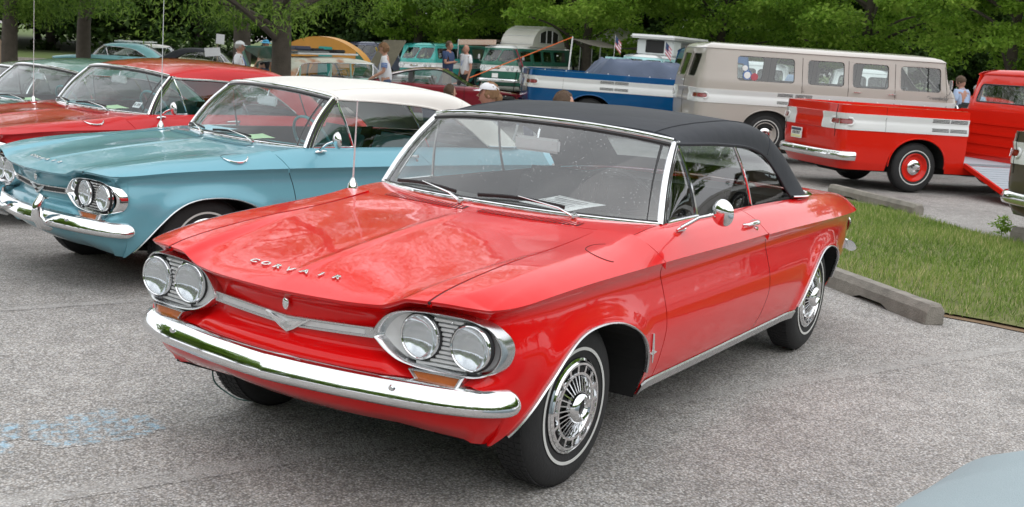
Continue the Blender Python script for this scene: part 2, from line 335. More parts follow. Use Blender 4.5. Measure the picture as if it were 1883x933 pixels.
ARCH_F = np.array([(-.437, .24), (-.434, .36), (-.415, .43), (-.37, .50), (-.30, .552), (-.20, .592), (-.1, .611), (0, .616), (.1, .609), (.19, .585), (.27, .540), (.34, .475), (.41, .395), (.47, .315), (.505, .262)])
ARCH_R = np.array([(-3.092, .27), (-3.09, .37), (-3.065, .45), (-3.01, .52), (-2.93, .568), (-2.83, .592), (-2.73, .596), (-2.63, .582), (-2.54, .545), (-2.46, .49), (-2.39, .41), (-2.335, .32), (-2.30, .262)])
def archz(x): return np.maximum(np.interp(x, ARCH_F[:, 0], ARCH_F[:, 1], 0, 0), np.interp(x, ARCH_R[:, 0], ARCH_R[:, 1], 0, 0))
def sideo(x, z):
    """outward y of the side panel at (x, z)"""
    s_ = float(s_at_x(x)); t = prof(s_); o = np.interp(z, t[::-1, 1], t[::-1, 0]); y = crease(s_)[1]+o
    d = math.sqrt(float(np.min((_ad[:, 0]-x)**2+(_ad[:, 1]-z)**2)))
    return y+.014*math.exp(-(d/.055)**2)
_ad = np.concatenate([spline(ARCH_F, 200), spline(ARCH_R, 200)])
def side_col(x, ztop=None, warp=None, arch=True):
    s_ = float(s_at_x(x)); t = prof(s_).copy(); zc, zb = t[0, 1], t[-1, 1]; zl = max(zb, float(archz(x))) if arch else zb
    z = zc-(zc-t[:, 1])*(zc-zl)/(zc-zb); P = np.zeros((NV, 3))
    for i, zz in enumerate(z):
        xx = x if warp is None else warp(x, zz)
        s2 = float(s_at_x(xx)); tt = prof(s2); cy = float(crease(s2)[1])
        o = float(np.interp(zz, tt[::-1, 1], tt[::-1, 0])) if i else 0.
        d = float(np.min((_ad[:, 0]-xx)**2+(_ad[:, 1]-zz)**2)); P[i] = (xx, cy+o+.014*math.exp(-d/.055**2), zz)
    return P
def ring_col(s_):
    t = prof(s_); c = crease(s_); n = nrm(s_) if 0 < s_ < SMAX else np.array([1. if s_ == 0 else -1., 0])
    return np.stack([c[0]+n[0]*t[:, 0], c[1]+n[1]*t[:, 0], t[:, 1]], 1)
# door seams in side view
SEAM_F = np.array([(.24, -.560), (.37, -.580), (.52, -.598), (.66, -.585), (.777, -.535), (.84, -.492), (.90, -.455)])
SEAM_R = np.array([(.24, -1.64), (.31, -1.70), (.40, -1.765), (.50, -1.80), (.65, -1.785), (.77, -1.715), (.84, -1.635), (.90, -1.56)])
seamF = mono(SEAM_F[:, 0], SEAM_F[:, 1]); seamR = mono(SEAM_R[:, 0], SEAM_R[:, 1])
GAP = .003
_cache = {}
def shells():
    if 'sh' in _cache: return _cache['sh']
    # front shell: ring from the nose to x=.52, then side columns back to the door seam
    X1 = .52; sA = np.concatenate([np.linspace(0, _d[3], 14)[:-1], np.linspace(_d[3], _d[6], 26)[:-1], np.linspace(_d[6], float(s_at_x(X1)), 34)])
    cols = [ring_col(s_) for s_ in sA]
    xs = np.unique(np.r_[np.linspace(X1, -.437, 90), -.434, -.4345, -.436, -.430, -.425, .505, .50, .49, .48, np.linspace(-.437, -.53, 8)])[::-1]
    XB = -.53
    def wf(x, z):
        k = np.clip((X1-x)/(X1-XB), 0, 1); k2 = np.clip((-.44-x)/.09, 0, 1) if x < -.44 else 0
        return x+k2*(float(seamF(z))+GAP-XB)
    side = [side_col(x, warp=wf) for x in xs[1:]]
    # blend the ring end to the side (same surface) and average
    f = np.array(cols+side)
    # rear shell
    X2 = -3.50; XA = -1.72
    def wr(x, z):
        k2 = np.clip((x+2.25)/(XA+2.25), 0, 1); return x+k2*(float(seamR(z))-GAP-XA)
    xr = np.unique(np.r_[np.linspace(XA, X2, 130), -3.092, -3.0915, -3.0905, -3.09, -3.088, -2.30, -2.31])[::-1]
    side = [side_col(x, warp=wr if x > -2.25 else None) for x in xr]
    sB = np.linspace(float(s_at_x(X2)), SMAX, 50)[1:]
    r = np.array(side+[ring_col(s_) for s_ in sB])
    # door
    nd = 30; D = np.zeros((nd, NV, 3)); t0 = prof(float(s_at_x(-1.1)))
    for i, u in enumerate(np.linspace(0, 1, nd)):
        for j in range(NV):
            zz = t0[j, 1]; xx = float(seamF(zz))-GAP+u*(float(seamR(zz))+GAP-float(seamF(zz))+GAP)
            s2 = float(s_at_x(xx)); tt = prof(s2); D[i, j] = (xx, float(crease(s2)[1])+(float(np.interp(zz, tt[::-1, 1], tt[::-1, 0])) if j else 0), zz if j else float(crease(s2)[2]))
    _cache['sh'] = (f, r, D); return _cache['sh']
zsh = mono([-3.78, -3.6, -3.3, -2.8, -2.4, -1.5, -.73, -.33, 0, .2, .4, .55, .68, .78], [.735, .785, .828, .858, .870, .886, .890, .858, .838, .824, .804, .786, .768, .752])
zce = mono([-3.81, -3.6, -3.3, -2.9, -2.6, -.6, -.4, -.2, 0, .2, .4, .55, .68, .78], [.722, .80, .845, .872, .878, .895, .880, .862, .846, .828, .806, .785, .758, .726])
def lipx(y): return crease(s_at_y(np.minimum(np.abs(y), .75)))[..., 0]
def lipz(y): return crease(s_at_y(np.minimum(np.abs(y), .75)))[..., 2]
def deck(x, y):
    x, y = np.broadcast_arrays(np.asarray(x, float), np.asarray(y, float)); w_ = np.abs(y)
    ye = np.where(x > .6, .752, yedge(np.minimum(x, .62))); ys = ye*.845; zc = crease(s_at_x(np.minimum(x, .605)))[..., 2]
    zs, z0 = zsh(x), zce(x); k = np.clip(w_/ys, 0, 1); zi = z0+(zs-z0)*k**2.2
    # slight dish between centre ridge and shoulders on the hood
    fade = smooth((x+.42)/.25)
    zi = zi-.012*np.sin(PI*k)**2*fade+.0055*np.exp(-(w_/.022)**2)*fade*smooth((.72-x)/.1)
    q = np.clip((w_-ys)/(ye-ys), 0, 1); zo = zs-(zs-zc)*(.35*q+.65*q**2.2)
    z = np.where(w_ < ys, zi, zo)
    # ridges running back from the step of the lip
    yr = .455+.10*smooth((.7-x)/1.1)*1.3; st = smooth((w_-yr)/.05); am = .020*smooth((x+.25)/.8)
    z = z+am*(st-.6)*np.where(w_ < ys, 1, (1-q))
    return z
def deckF(x, y):
    """deck height brought down to the front lip"""
    xl = lipx(y); d = np.maximum(xl-x, 0); z = deck(x, y); zl = deck(xl, y); c = zl-lipz(y)
    wn = np.exp(-d/.06)*.6+np.exp(-d/.16)*.4*np.ones_like(d); return z-c*wn
def top_hood():
    if 'hood' in _cache: return _cache['hood']
    n, m_ = 90, 111; ys = np.linspace(-.5695, .5695, m_); P = np.zeros((n, m_, 3)); xr = -.365-.085*(ys/.57)**2
    for i, t in enumerate(np.linspace(0, 1, n)**1.25): P[i, :, 0] = lipx(ys)*(1-t)+(xr+.002)*t; P[i, :, 1] = ys; P[i, :, 2] = deckF(P[i, :, 0], ys)
    _cache['hood'] = P; return P
def top_fender():
    if 'fend' in _cache: return _cache['fend']
    n, m_ = 90, 26; P = np.zeros((n, m_, 3)); us = np.linspace(0, 1, m_)
    for i, t in enumerate(np.linspace(0, 1, n)**1.2):
        for j, u in enumerate(us):
            y0 = .5785+(.752-.5785)*u; xf = float(lipx(y0)); x = xf*(1-t)+(-.53)*t; k2 = t*t*t
            yo = float(yedge(min(x, .605))) if x < .605 else .752
            y = .5785+(yo-.5785)*u; z = float(deckF(x, y)) if t else float(lipz(y0))
            if u == 1: z = float(crease(s_at_x(x))[2])
            x = x+k2*(float(seamF(z))+GAP+.53); P[i, j] = (x, y, z)
    _cache['fend'] = P; return P
def ledge(P, dirv, depth=.02):
    """adds a skirt strip to a boundary polyline"""
    P = np.asarray(P); Q = P+np.asarray(dirv)*depth; return np.stack([P, Q], 1)

def both(mb, P, flip=False, mask=None):
    mb.grid(P, flip=flip, mask=mask); mb.grid(mir(P), flip=not flip, mask=mask); return mb

WH = {}
def wheel_meshes():
    if WH: return WH
    R = .305
    t = MB().lathe([(.172, -.05), (.165, .055), (.178, .078), (.20, .084), (.235, .086), (.262, .083), (.285, .072), (.297, .060), (.3045, .045), (.305, .02), (.305, -.02), (.3045, -.045), (.297, -.06), (.285, -.072), (.26, -.084), (.20, -.085), (.172, -.078)], 72)
    # tread grooves as small blocks proud of the rubber
    for k in range(72):
        a = 2*PI*k/72
        for yy in (-.042, -.014, .014, .042):
            M = Matrix.Rotation(-a+(.03 if yy > 0 else 0), 4, 'Y') @ Matrix.Translation((.3055, yy, 0)); t.box((-.002, -.011, -.010), (.0015, .011, .010), M)
    WH['tyre'] = t.mesh('tyre', RUB)
    WH['stripe'] = MB().lathe([(.2165, .0875), (.2165, .0885), (.205, .0890), (.2045, .0875)], 72).mesh('whitewall', WHITEW)
    # rim + hub cap: outer ring, dished cover, fins, hub cone
    WH['rim'] = MB().lathe([(.175, .070), (.176, .084), (.168, .088), (.158, .080), (.15, .06), (.10, .03), (.0, .03)], 64).mesh('rim', CHROME)
    c = MB().lathe([(.166, .088), (.160, .094), (.152, .094), (.148, .080)], 64); c.lathe([(.128, .078), (.125, .093), (.116, .093), (.110, .080)], 64)
    for k in range(16):
        a = 2*PI*k/16; M = Matrix.Rotation(-a, 4, 'Y'); c.box((.124, .084, -.006), (.150, .0915, .006), M)
    WH['cover'] = c.mesh('hub_cap', CHROME)
    WH['dish'] = MB().lathe([(.147, .076), (.110, .070), (.05, .080), (.0, .080)], 48).mesh('dish', BLACK)
    f = MB(); M = Matrix.Identity(4); f.add([(.112, .088, -.0025), (.112, .088, .0025), (.112, .070, .004), (.112, .070, -.004), (.058, .104, -.0025), (.058, .104, .0025), (.058, .080, .004), (.058, .080, -.004)], [(0, 1, 5, 4), (1, 2, 6, 5), (3, 0, 4, 7), (0, 3, 2, 1), (4, 5, 6, 7)])
    WH['fin'] = f.mesh('fin', CHROME)
    WH['hub'] = MB().lathe([(.060, .076), (.058, .108), (.050, .122), (.040, .128), (.032, .124), (.027, .112), (.0, .108)], 48).mesh('hub', CHROME)
    WH['boss'] = MB().lathe([(.027, .1125), (.012, .116), (.0, .117)], 32).mesh('hub_boss', BLACK)
    return WH
def wheel(car, x, side, yc=.676, r=.305, full=True, steer=0., plain=None):
    w_ = wheel_meshes(); o = link('wheel', w_['tyre'], car); k = r/.305
    o.matrix_local = Matrix.Translation((x, side*yc, r)) @ Matrix.Rotation(steer, 4, 'Z') @ Matrix.Scale(k, 4) @ (Matrix.Identity(4) if side > 0 else Matrix.Rotation(PI, 4, 'Z'))
    link('whitewall', w_['stripe'], o); link('rim', w_['rim'], o)
    if plain is None:
        link('hub_cap', w_['cover'], o); link('dish', w_['dish'], o); h = link('hub', w_['hub'], o); link('hub_boss', w_['boss'], o)
        if full:
            for j in range(30): q = link('fin', w_['fin'], o); q.rotation_euler = (0, 2*PI*j/30, 0)
    return o

def corvair(pos, rz, pt, label, group=None, top='soft', topmat=FABB, guards=False, detail=2, seat=LIN, glassm=GLD, grille='silver', z=None, tilt=None, ant='short', papers=(), name='parked_convertible', cat='car', steer=0., liftgate=False, fuel='plain', mirror=True, scale=1.):
    zz = float(G(pos[0], pos[1])) if z is None else z
    car = empty(name, (pos[0], pos[1], zz), rz, label, cat, group, tilt=tilt, sc=scale)
    f, r, D = shells()
    # ---- outer panels
    mb = MB(); F_ = np.concatenate([mir(f[:0:-1]), f]); mb.grid(F_); mb.obj('front_bodywork', pt, car, ang=32)
    mb = MB(); mb.grid(np.concatenate([r, mir(r[-2::-1])])); mb.obj('rear_bodywork', pt, car, ang=32)
    hp = top_hood(); mb = MB().grid(hp, flip=True); mb.grid(ledge(hp[-1], (0, 0, -1)), flip=True); mb.grid(ledge(hp[:, 0], (0, 0, -1))); mb.grid(ledge(hp[:, -1], (0, 0, -1)), flip=True)
    hood = mb.obj('hood', pt, car, ang=40)
    for e_ in (0, -1):  # black tubes sunk in the hood gaps, added to stand in for their shade
        P_ = hp[:, e_]+np.array([0, .0045*(1 if e_ else -1), -.0062]); MB().tube(P_, .0056, 6).obj('shut_line_shade', BLACK, car)
    MB().tube(hp[-1]+np.array([-.003, 0, -.005]), .0042, 5).obj('shut_line_shade', BLACK, car)
    fp = top_fender(); fl = ledge(fp[:, 0], (0, 0, -1)); fe = ledge(fp[-1], (0, 0, -1))
    for sd_ in (1, -1):
        mb = MB(); q = (lambda A: A) if sd_ > 0 else mir; fz = sd_ < 0
        mb.grid(q(fp), flip=not fz); mb.grid(q(fl)); mb.grid(q(fe)); mb.obj('front_wing', pt, car, ang=40)
        # door: side skin + shoulder
        n = 30; m_ = 14; S_ = _cache.get('dsh', np.zeros((n, m_, 3)))
        for i, u in enumerate(np.linspace(0, 1, n)) if 'dsh' not in _cache else ():
            for j, v in enumerate(np.linspace(0, 1, m_)):
                zg = .777+(.884-.777)*(1-v)**.8; xx = float(seamF(zg))-GAP+u*(float(seamR(zg))-float(seamF(zg))+2*GAP)
                ye = float(yedge(xx)); yy = .708+(ye-.708)*v; S_[i, j] = (xx, yy, float(deck(xx, yy)) if v < 1 else float(crease(s_at_x(xx))[2]))
        _cache['dsh'] = S_; mb = MB(); mb.grid(q(S_), flip=not fz); mb.grid(q(D), flip=fz)
        inn = D.copy(); inn[..., 1] -= .03
        mb.grid(q(np.stack([D[0], inn[0]], 1))); mb.grid(q(np.stack([D[-1], inn[-1]], 1))); mb.grid(q(ledge(S_[0], (0, 0, -1), .03))); mb.grid(q(ledge(S_[-1], (0, 0, -1), .03)))
        dr = mb.obj('door', pt, car, ang=32)
        for P_ in (D[0], D[-1]): MB().tube(q(P_)+np.array([.003 if P_ is D[0] else -.003, -sd_*.005, 0]), .0042, 5).obj('shut_line_shade', BLACK, car)  # door gaps get the same black tube as made-up gap shade
        # handle
        yh = float(yedge(-1.5)); h = MB(); hx = -1.53; hz = .832; hy = .792
        h.tube([(hx+.062, sd_*(hy-.002), hz-.002), (hx+.06, sd_*(hy+.018), hz), (hx+.03, sd_*(hy+.026), hz+.003), (hx-.05, sd_*(hy+.026), hz+.003)], [.006, .007, .008, .009], 8); h.rbox((hx-.075, min(sd_*(hy-.012), sd_*(hy+.03)), hz-.010), (hx-.045, max(sd_*(hy-.012), sd_*(hy+.03)), hz+.012), .005); h.lathe([(0, .034), (.010, .033), (.011, .024)], 14, 'Y', (hx-.062, sd_*(hy-.01), hz-.028), sd_)
        h.obj('door_handle', CHROME, dr)
        # quarter shoulder
    n = 70; xs = np.concatenate([np.linspace(0, 1, n)]); m_ = 16
    for sd_ in (1, -1):
        Q = _cache.get('qsh', np.zeros((n, m_, 3))); q = (lambda A: A) if sd_ > 0 else mir; fz = sd_ < 0
        for i, u in enumerate(xs) if 'qsh' not in _cache else ():
            for j, v in enumerate(np.linspace(0, 1, m_)):
                zg = .777+(.884-.777)*(1-v)**.8; x0 = float(seamR(zg))-GAP; xx = x0+u*(-3.60-x0); ye = float(yedge(xx)); yi = .708 if xx > -2.35 else .60+.108*float(smooth((xx+3.0)/.65))
                yy = yi+(ye-yi)*v; Q[i, j] = (xx, yy, float(deck(xx, yy)) if v < 1 else float(crease(s_at_x(xx))[2]))
        _cache['qsh'] = Q; mb = MB(); mb.grid(q(Q), flip=not fz); mb.grid(q(ledge(Q[0], (0, 0, -1)))); mb.obj('rear_wing', pt, car, ang=40)
    # rear deck / engine lid: from the back of the cabin to the tail, meets the wings
    n, m_ = 60, 41; E_ = _cache.get('lid', np.zeros((n, m_, 3)))
    for i, u in enumerate(np.linspace(0, 1, n)) if 'lid' not in _cache else ():
        for j, v in enumerate(np.linspace(-1, 1, m_)):
            x0 = -2.33-.0*v*v; x1 = float(np.interp(abs(v)*.62, _cx[-700:, 1][::-1], _cx[-700:, 0][::-1])) if abs(v) > 0 else -3.81
            xx = x0+(x1-x0)*u; yi = .708 if xx > -2.35 else .60+.108*float(smooth((xx+3.0)/.65)); yi = yi if xx > -3.6 else float(np.interp(-xx, -_cx[-900:, 0], _cx[-900:, 1]))*.999 if False else min(yi, .6)
            yy = v*yi; dd = max(xx-x1, 0); z_ = float(deck(xx, yy)); zl_ = .714; ztail = float(deck(x1, yy)); z_ -= (ztail-zl_)*math.exp(-dd/.05); E_[i, j] = (xx, yy, z_)
    _cache['lid'] = E_; MB().grid(E_[22:], flip=True).obj('engine_lid', pt, car, ang=40)
    # tail corners between lid and crease
    mb = MB(); C_ = []
    ssq = np.linspace(float(s_at_x(-3.6)), float(np.interp(-.6, -_cx[-900:, 1], _ss[-900:])), 20)
    for s_ in ssq:
        a = crease(s_); C_.append([(a[0]+(-3.6-a[0])*0 if k == 1 else -3.60+(a[0]+3.6)*k*.999, .60+(a[1]-.6)*k, float(deck(-3.6+(a[0]+3.6)*k, .60+(a[1]-.6)*k))*(1-k**3)+a[2]*k**3) for k in np.linspace(0, 1, 6)])
    for sd_ in (1, -1): MB().grid(np.array(C_) if sd_ > 0 else mir(np.array(C_)), flip=sd_ > 0).obj('tail_corner', pt, car)
    # cowl with air vents
    n, m_ = 14, 71; K = np.zeros((n, m_, 3)); ys = np.linspace(-.706, .706, m_); wb = lambda y: -.515-.215*np.abs(y/.706)**2.4
    a0 = np.where(np.abs(ys) < .575, -.365-.085*(ys/.57)**2-.002, -.44)
    for i, t in enumerate(np.linspace(0, 1, n)): xx = a0*(1-t)+(wb(ys)-.03)*t; K[i, :, 0] = xx; K[i, :, 1] = ys; K[i, :, 2] = deck(xx, ys)
    mb = MB().grid(K, flip=True); mb.grid(ledge(K[0], (0, 0, -1))); cowl = mb.obj('cowl', pt, car)
    if detail >= 1:
        vb = MB(); sl = MB()
        for sd_ in (1, -1):
            for k in range(24):
                y_ = sd_*(.045+k*.0182); xx = -.372-.078*(y_/.57)**2-.020; za_, zb_ = float(deck(xx-.056, y_)), float(deck(xx, y_)); y2_ = y_+sd_*.010; sl.add([(xx, y_-.0040, zb_), (xx, y_+.0040, zb_), (xx-.056, y2_+.0040, za_), (xx-.056, y2_-.0040, za_), (xx, y_-.0038, zb_+.0030), (xx, y_+.0038, zb_+.0030), (xx-.056, y2_+.0038, za_+.0030), (xx-.056, y2_-.0038, za_+.0030)], [(4, 5, 6, 7), (0, 1, 5, 4), (1, 2, 6, 5), (3, 0, 4, 7)])
            V = [(-.390-.078*(y_/.57)**2-o, y_, float(deck(-.390-.078*(y_/.57)**2-o, y_))+.0015) for y_ in np.linspace(sd_*.035, sd_*.48, 12) for o in (0, .020, .040, .058)]
            vb.grid(np.array(V).reshape(12, 4, 3), flip=sd_ < 0)
        v_ = vb.obj('air_vent', BLACK, cowl); tag(sl.obj('vent_slat', pt, v_, smooth_=False), kind='stuff')
    # ---- wheels, wells, underside
    for x in (0, -2.743):
        for sd_ in (1, -1): wheel(car, x, sd_, full=detail >= 2 and sd_ > 0, steer=steer if x == 0 else 0)
    mb = MB()
    for A in (ARCH_F, ARCH_R):
        a = spline(A, 40); yo_ = _cache.setdefault(('ln', len(A)), [sideo(p[0], p[1]+.004)-.006 for p in a]); o_ = np.array([[(p[0], yy, p[1]+.004) for yy in (y1_, .50)] for p, y1_ in zip(a, yo_)]); cx = A[:, 0].mean()
        for sd_ in (1, -1):
            g = o_.copy(); g[..., 1] *= sd_; mb.grid(g, flip=sd_ > 0)
            mb.add([(cx, sd_*.50, .25)]+[(p[0], sd_*.50, p[1]+.004) for p in a], [(0, i+1, i+2) for i in range(len(a)-1)])
    mb.add([(.44, -.6, .30), (.44, .6, .30), (-3.4, .6, .28), (-3.4, -.6, .28)], [(0, 1, 2, 3)])
    mb.box((-3.2, -.35, .20), (-2.2, .35, .30)); mb.tube([(-2.743, -.66, .30), (-2.743, .66, .30)], .04); mb.tube([(0, -.66, .28), (0, .66, .28)], .04); mb.obj('underbody', WELL, car, smooth_=False)
    # ---- bright trim: wheel-arch lips and rocker
    for A in (ARCH_F, ARCH_R):
        a = spline(A[1:-1], 60)
        P = np.array([(p[0], sideo(p[0], p[1])+.003, p[1]-.003) for p in a])
        for sd_ in (1, -1): MB().tube(P if sd_ > 0 else mir(P), .0075, 6, flat=(1.3, .6), ref=(0, 1, 0)).obj('wheel_arch_trim', ALU, car)
    for sd_ in (1, -1):
        mb = MB()
        xs_ = np.linspace(-.44, -2.31, 30); G_ = np.array([[(x, sd_*(sideo(x, .300)+.004), .303), (x, sd_*(sideo(x, .298)+.009), .296), (x, sd_*(sideo(x, .262)+.008), .258), (x, sd_*(sideo(x, .255)-.03), .250)] for x in xs_])
        mb.grid(G_, flip=sd_ > 0); mb.obj('rocker_trim', ALU, car)
    # ---- lamps
    if detail >= 1:
        for sd_ in (1, -1):
            def bz(y): return float(np.interp(y, [.34, .45, .55, .65, .72, .78, .81], [.676, .668, .655, .640, .625, .600, .570]))
            pts = [(.352, .612), (.372, .652), (.41, .688), (.46, .707), (.53, .715), (.61, .717), (.69, .713), (.748, .696), (.785, .662), (.798, .62), (.790, .575), (.765, .545), (.72, .529), (.65, .525), (.58, .528), (.51, .533), (.45, .545), (.40, .570), (.368, .595)]
            ol = spline(pts, 100, True); tr = np.array([.60, .62])
            loops = [(1.035, -.045), (1.03, -.004), (1.0, .006), (.965, .004), (.93, -.008), (.89, -.026)]
            Lp_ = np.array([[(bz(tr[0]+(p[0]-tr[0])*k)+dx-.004, sd_*(tr[0]+(p[0]-tr[0])*k), tr[1]+(p[1]-tr[1])*k) for k, dx in loops] for p in ol])
            mb = MB().grid(Lp_, closeu=True, flip=sd_ < 0); bez = mb.obj('headlamp_bezel', ALU if grille == 'silver' else CHROME, car, ang=50)
            # recessed back plate
            inner = Lp_[:, -1]; c0 = inner.mean(0)-np.array([.022, 0, 0]); mb = MB().add([tuple(c0)]+[tuple(p) for p in inner], [(0, 1+i, 1+(i+1) % len(inner)) if sd_ > 0 else (0, 1+(i+1) % len(inner), 1+i) for i in range(len(inner))])
            mb.obj('headlamp_panel', SATIN if grille == 'silver' else BLACK, bez)
            ins = np.array([(abs(p[1]), p[2]) for p in inner])
            for k in range(11):
                z_ = .545+k*.0148
                # horizontal chord of the panel at this height
                yy = []
                for i in range(len(ins)):
                    a, b = ins[i], ins[(i+1) % len(ins)]
                    if (a[1]-z_)*(b[1]-z_) < 0: yy.append(a[0]+(b[0]-a[0])*(z_-a[1])/(b[1]-a[1]))
                if len(yy) < 2: continue
                y0, y1 = min(yy)+.004, max(yy)-.004; y0 = max(y0, .47)
                iv = [(y0, y1)]
                for ly, lz in ((.700, .622), (.516, .628)):
                    if abs(z_-lz) < .079: hw = math.sqrt(.079**2-(z_-lz)**2); iv = [q_ for a_, b_ in iv for q_ in ((a_, min(b_, ly-hw)), (max(a_, ly+hw), b_)) if q_[1]-q_[0] > .006]
                for a_, b_ in iv:
                    V = [(bz(y_)-.027+o, sd_*y_, z_+dz) for y_ in np.linspace(a_, b_, 6) for o, dz in ((-.002, -.0062), (.006, -.0052), (.007, .0035), (-.002, .0052))]
                    MB().grid(np.array(V).reshape(6, 4, 3), flip=sd_ < 0).obj('grille_slat', SATIN if grille == 'silver' else ALU, bez, ang=20)
            for (lx, ly, lz) in ((.613, .700, .622), (.628, .516, .628)):
                c = (lx+.016, sd_*ly, lz); rim = MB().lathe([(.0755, -.03), (.0755, -.004), (.0735, .002), (.0705, .004), (.0675, .001), (.066, -.012)], 40, 'X', c).obj('headlamp', CHROME, car)
                MB().lathe([(.0785, -.022), (.079, -.008), (.0755, -.007)], 40, 'X', c).obj('rubber_seal', BLACK, rim)
                MB().lathe([(.067, -.002), (.056, -.011), (.042, -.018), (.023, -.0235), (.0, -.026)], 36, 'X', c).obj('reflector', CHROME, rim)
                gm = MB(); pr_ = [(.0, .015), (.019, .0145), (.037, .012), (.052, .0085), (.063, .002), (.067, -.004)]; gm.lathe(pr_, 60, 'X', c)
                gm.obj('lens', FLUTE, rim)
            # turn signal under the bezel
            P = [(.506, .527), (.690, .527), (.668, .483), (.545, .483)]
            V = []
            fr = MB(); am = MB(); M = lambda y, z, dx: (bz(y)+dx+.016, sd_*y, z)
            cc = np.mean(P, 0)
            rings = [[M(cc[0]+(p[0]-cc[0])*k, cc[1]+(p[1]-cc[1])*k, dx) for p in P] for k, dx in ((1.06, -.06), (1.05, -.006), (1.0, .004), (.93, .004), (.90, -.004))]
            fr.grid(np.array(rings).transpose(1, 0, 2), closeu=True, flip=sd_ > 0); sg = fr.obj('turn_signal', ALU, car, smooth_=False)
            a = rings[-1]; am.add([a[0], a[1], a[2], a[3], (np.mean([q[0] for q in a])+.004, np.mean([q[1] for q in a]), np.mean([q[2] for q in a]))], [(0, 1, 4), (1, 2, 4), (2, 3, 4), (3, 0, 4)] if sd_ < 0 else [(1, 0, 4), (2, 1, 4), (3, 2, 4), (0, 3, 4)]); am.obj('amber_lens', AMBER, sg)
            for k in (0, 1): MB().ball((bz(.55)-.026, sd_*(.565+.065*k), .695-.003*k), .0045, 8, 5).obj('screw', CHROME, bez)
        # nose bar with V emblem
        yb = np.linspace(-.352, .352, 41); xb = .684-.13*np.abs(yb)**2; zb = .592+.022*(np.abs(yb)/.352)
        Pb = np.stack([xb, yb, zb], 1); sec = [(-.012, -.017), (-.002, -.019), (.004, -.017), (.004, -.011), (-.001, -.009), (-.001, .009), (.004, .011), (.004, .017), (-.002, .019), (-.012, .017)]
        nb = MB().sweep(Pb, sec).obj('nose_bar', ALU, car, ang=25)
        MB().sweep(Pb[2:-2], [(-.004, -.009), (.0005, -.009), (.0005, .009), (-.004, .009)]).obj('nose_bar_inlay', BLACK if grille != 'silver' else SATIN, nb)
        M = Matrix(((0, 0, 1, .684), (1, 0, 0, 0), (0, 1, 0, 0), (0, 0, 0, 1)))
        vv = [(-.100, .612), (0, .590), (.100, .612), (.03, .568), (0, .555), (-.03, .568)]
        em = MB().prism(vv, .010, M).obj('v_emblem', CHROME, car, smooth_=False)
        MB().prism([(-.068, .603), (0, .587), (.068, .603), (.022, .573), (0, .564), (-.022, .573)], .013, M).obj('emblem_inlay', SATIN, em, smooth_=False)
        MB().prism([(-.022, .574), (-.008, .574), (-.006, .569), (.006, .569), (.008, .574), (.022, .574), (.024, .583), (.008, .583), (.006, .588), (-.006, .588), (-.008, .583), (-.024, .583)], .015, M).obj('emblem_badge', ALU if grille == 'silver' else BLACK, em, smooth_=False)
        hd = MB().ball((.70, 0, .655), (.010, .014, .024), 16, 10).obj('hood_ornament', CHROME, car); MB().tube([(.66, 0, .665), (.70, 0, .66)], .012, 10).obj('ornament_stem', pt, hd)
        for k, ch in enumerate('CORVAIR'):
            y_ = -.2185+k*.062; x_ = .652-.045*abs(k-3)/3*.6; z_ = float(deckF(np.array(x_), np.array(y_))); sl_ = (float(deckF(np.array(x_+.01), np.array(y_)))-float(deckF(np.array(x_-.01), np.array(y_))))/.02
            ax = Vector((0, 1, 0)); ay = Vector((-1, 0, -sl_)).normalized(); az = ax.cross(ay).normalized()
            Mx = Matrix.Translation((x_+.012, y_, z_+.002)) @ Matrix((ax, ay, az)).transposed().to_4x4() @ Matrix.Scale(1.25, 4, (1, 0, 0))
            text_obj(ch, .039, .0026, CHROME, 'letter', hood, Mx, .0012)
        if detail >= 2:
            # script badge on the wing
            yb_ = sideo(-.47, .45)
            MB().tube([(-.468, yb_+.004, .505), (-.476, yb_+.004, .43), (-.480, yb_+.003, .385)], [.0045, .006, .003], 6).obj('wing_badge', CHROME, car)
            MB().prism([(-.035, .0), (.0, .014), (.035, .004), (.004, -.006)], .007, Matrix(((1, 0, 0, -.476), (0, 0, 1, yb_), (0, 1, 0, .425), (0, 0, 0, 1)))).obj('wing_badge_wings', CHROME, car, smooth_=False)
    # ---- bumpers
    cv = spline([(.795, 0, 0.454), (.786, .12, 0.454), (.766, .28, 0.454), (.742, .42, 0.454), (.714, .55, 0.454), (.676, .65, 0.452), (.628, .735, 0.449), (.575, .785, 0.446), (.525, .805, 0.443), (.485, .809, 0.441)], 90)
    path = np.concatenate([mir(cv[:0:-1]), cv]); dl = np.r_[0, np.cumsum(np.linalg.norm(np.diff(path, axis=0), axis=1))]; de = np.minimum(dl, dl[-1]-dl); scl = np.where(de < .055, .12+.88*np.sqrt(np.clip(1-(1-de/.055)**2, 0, 1)), 1)
    sec = [(-.050, .040), (-.042, .047), (-.027, .047), (-.010, .041), (.004, .031), (.013, .017), (.020, .004), (.025, -.010), (.0262, -.022), (.021, -.034), (.008, -.043), (-.010, -.047), (-.03, -.044), (-.036, 0)]
    bp_ = MB().sweep(path, sec, scale=scl).obj('front_bumper', CHROME, car, ang=60)
    for yb2 in (-.49, .49, -.30, .30):
        lo = abs(yb2) < .4; MB().lathe([(0, .006), (.008, .005), (.0105, .0)], 14, 'X', (.705+.018+.021+(.03 if lo else 0)-(.016 if lo else 0), yb2, .474-(.034 if lo else 0))).obj('bumper_bolt', CHROME, bp_)
    if guards:
        for sd_ in (1, -1):
            y_ = sd_*.30; g = MB().tube([(.74, y_, .395), (.80, y_, .42), (.826, y_, .47), (.82, y_, .53), (.795, y_, .575), (.765, y_, .565)], [.018, .026, .028, .027, .024, .012], 12, flat=(1.0, 1.25), ref=(0, 1, 0)); g.obj('bumper_guard', CHROME, car)
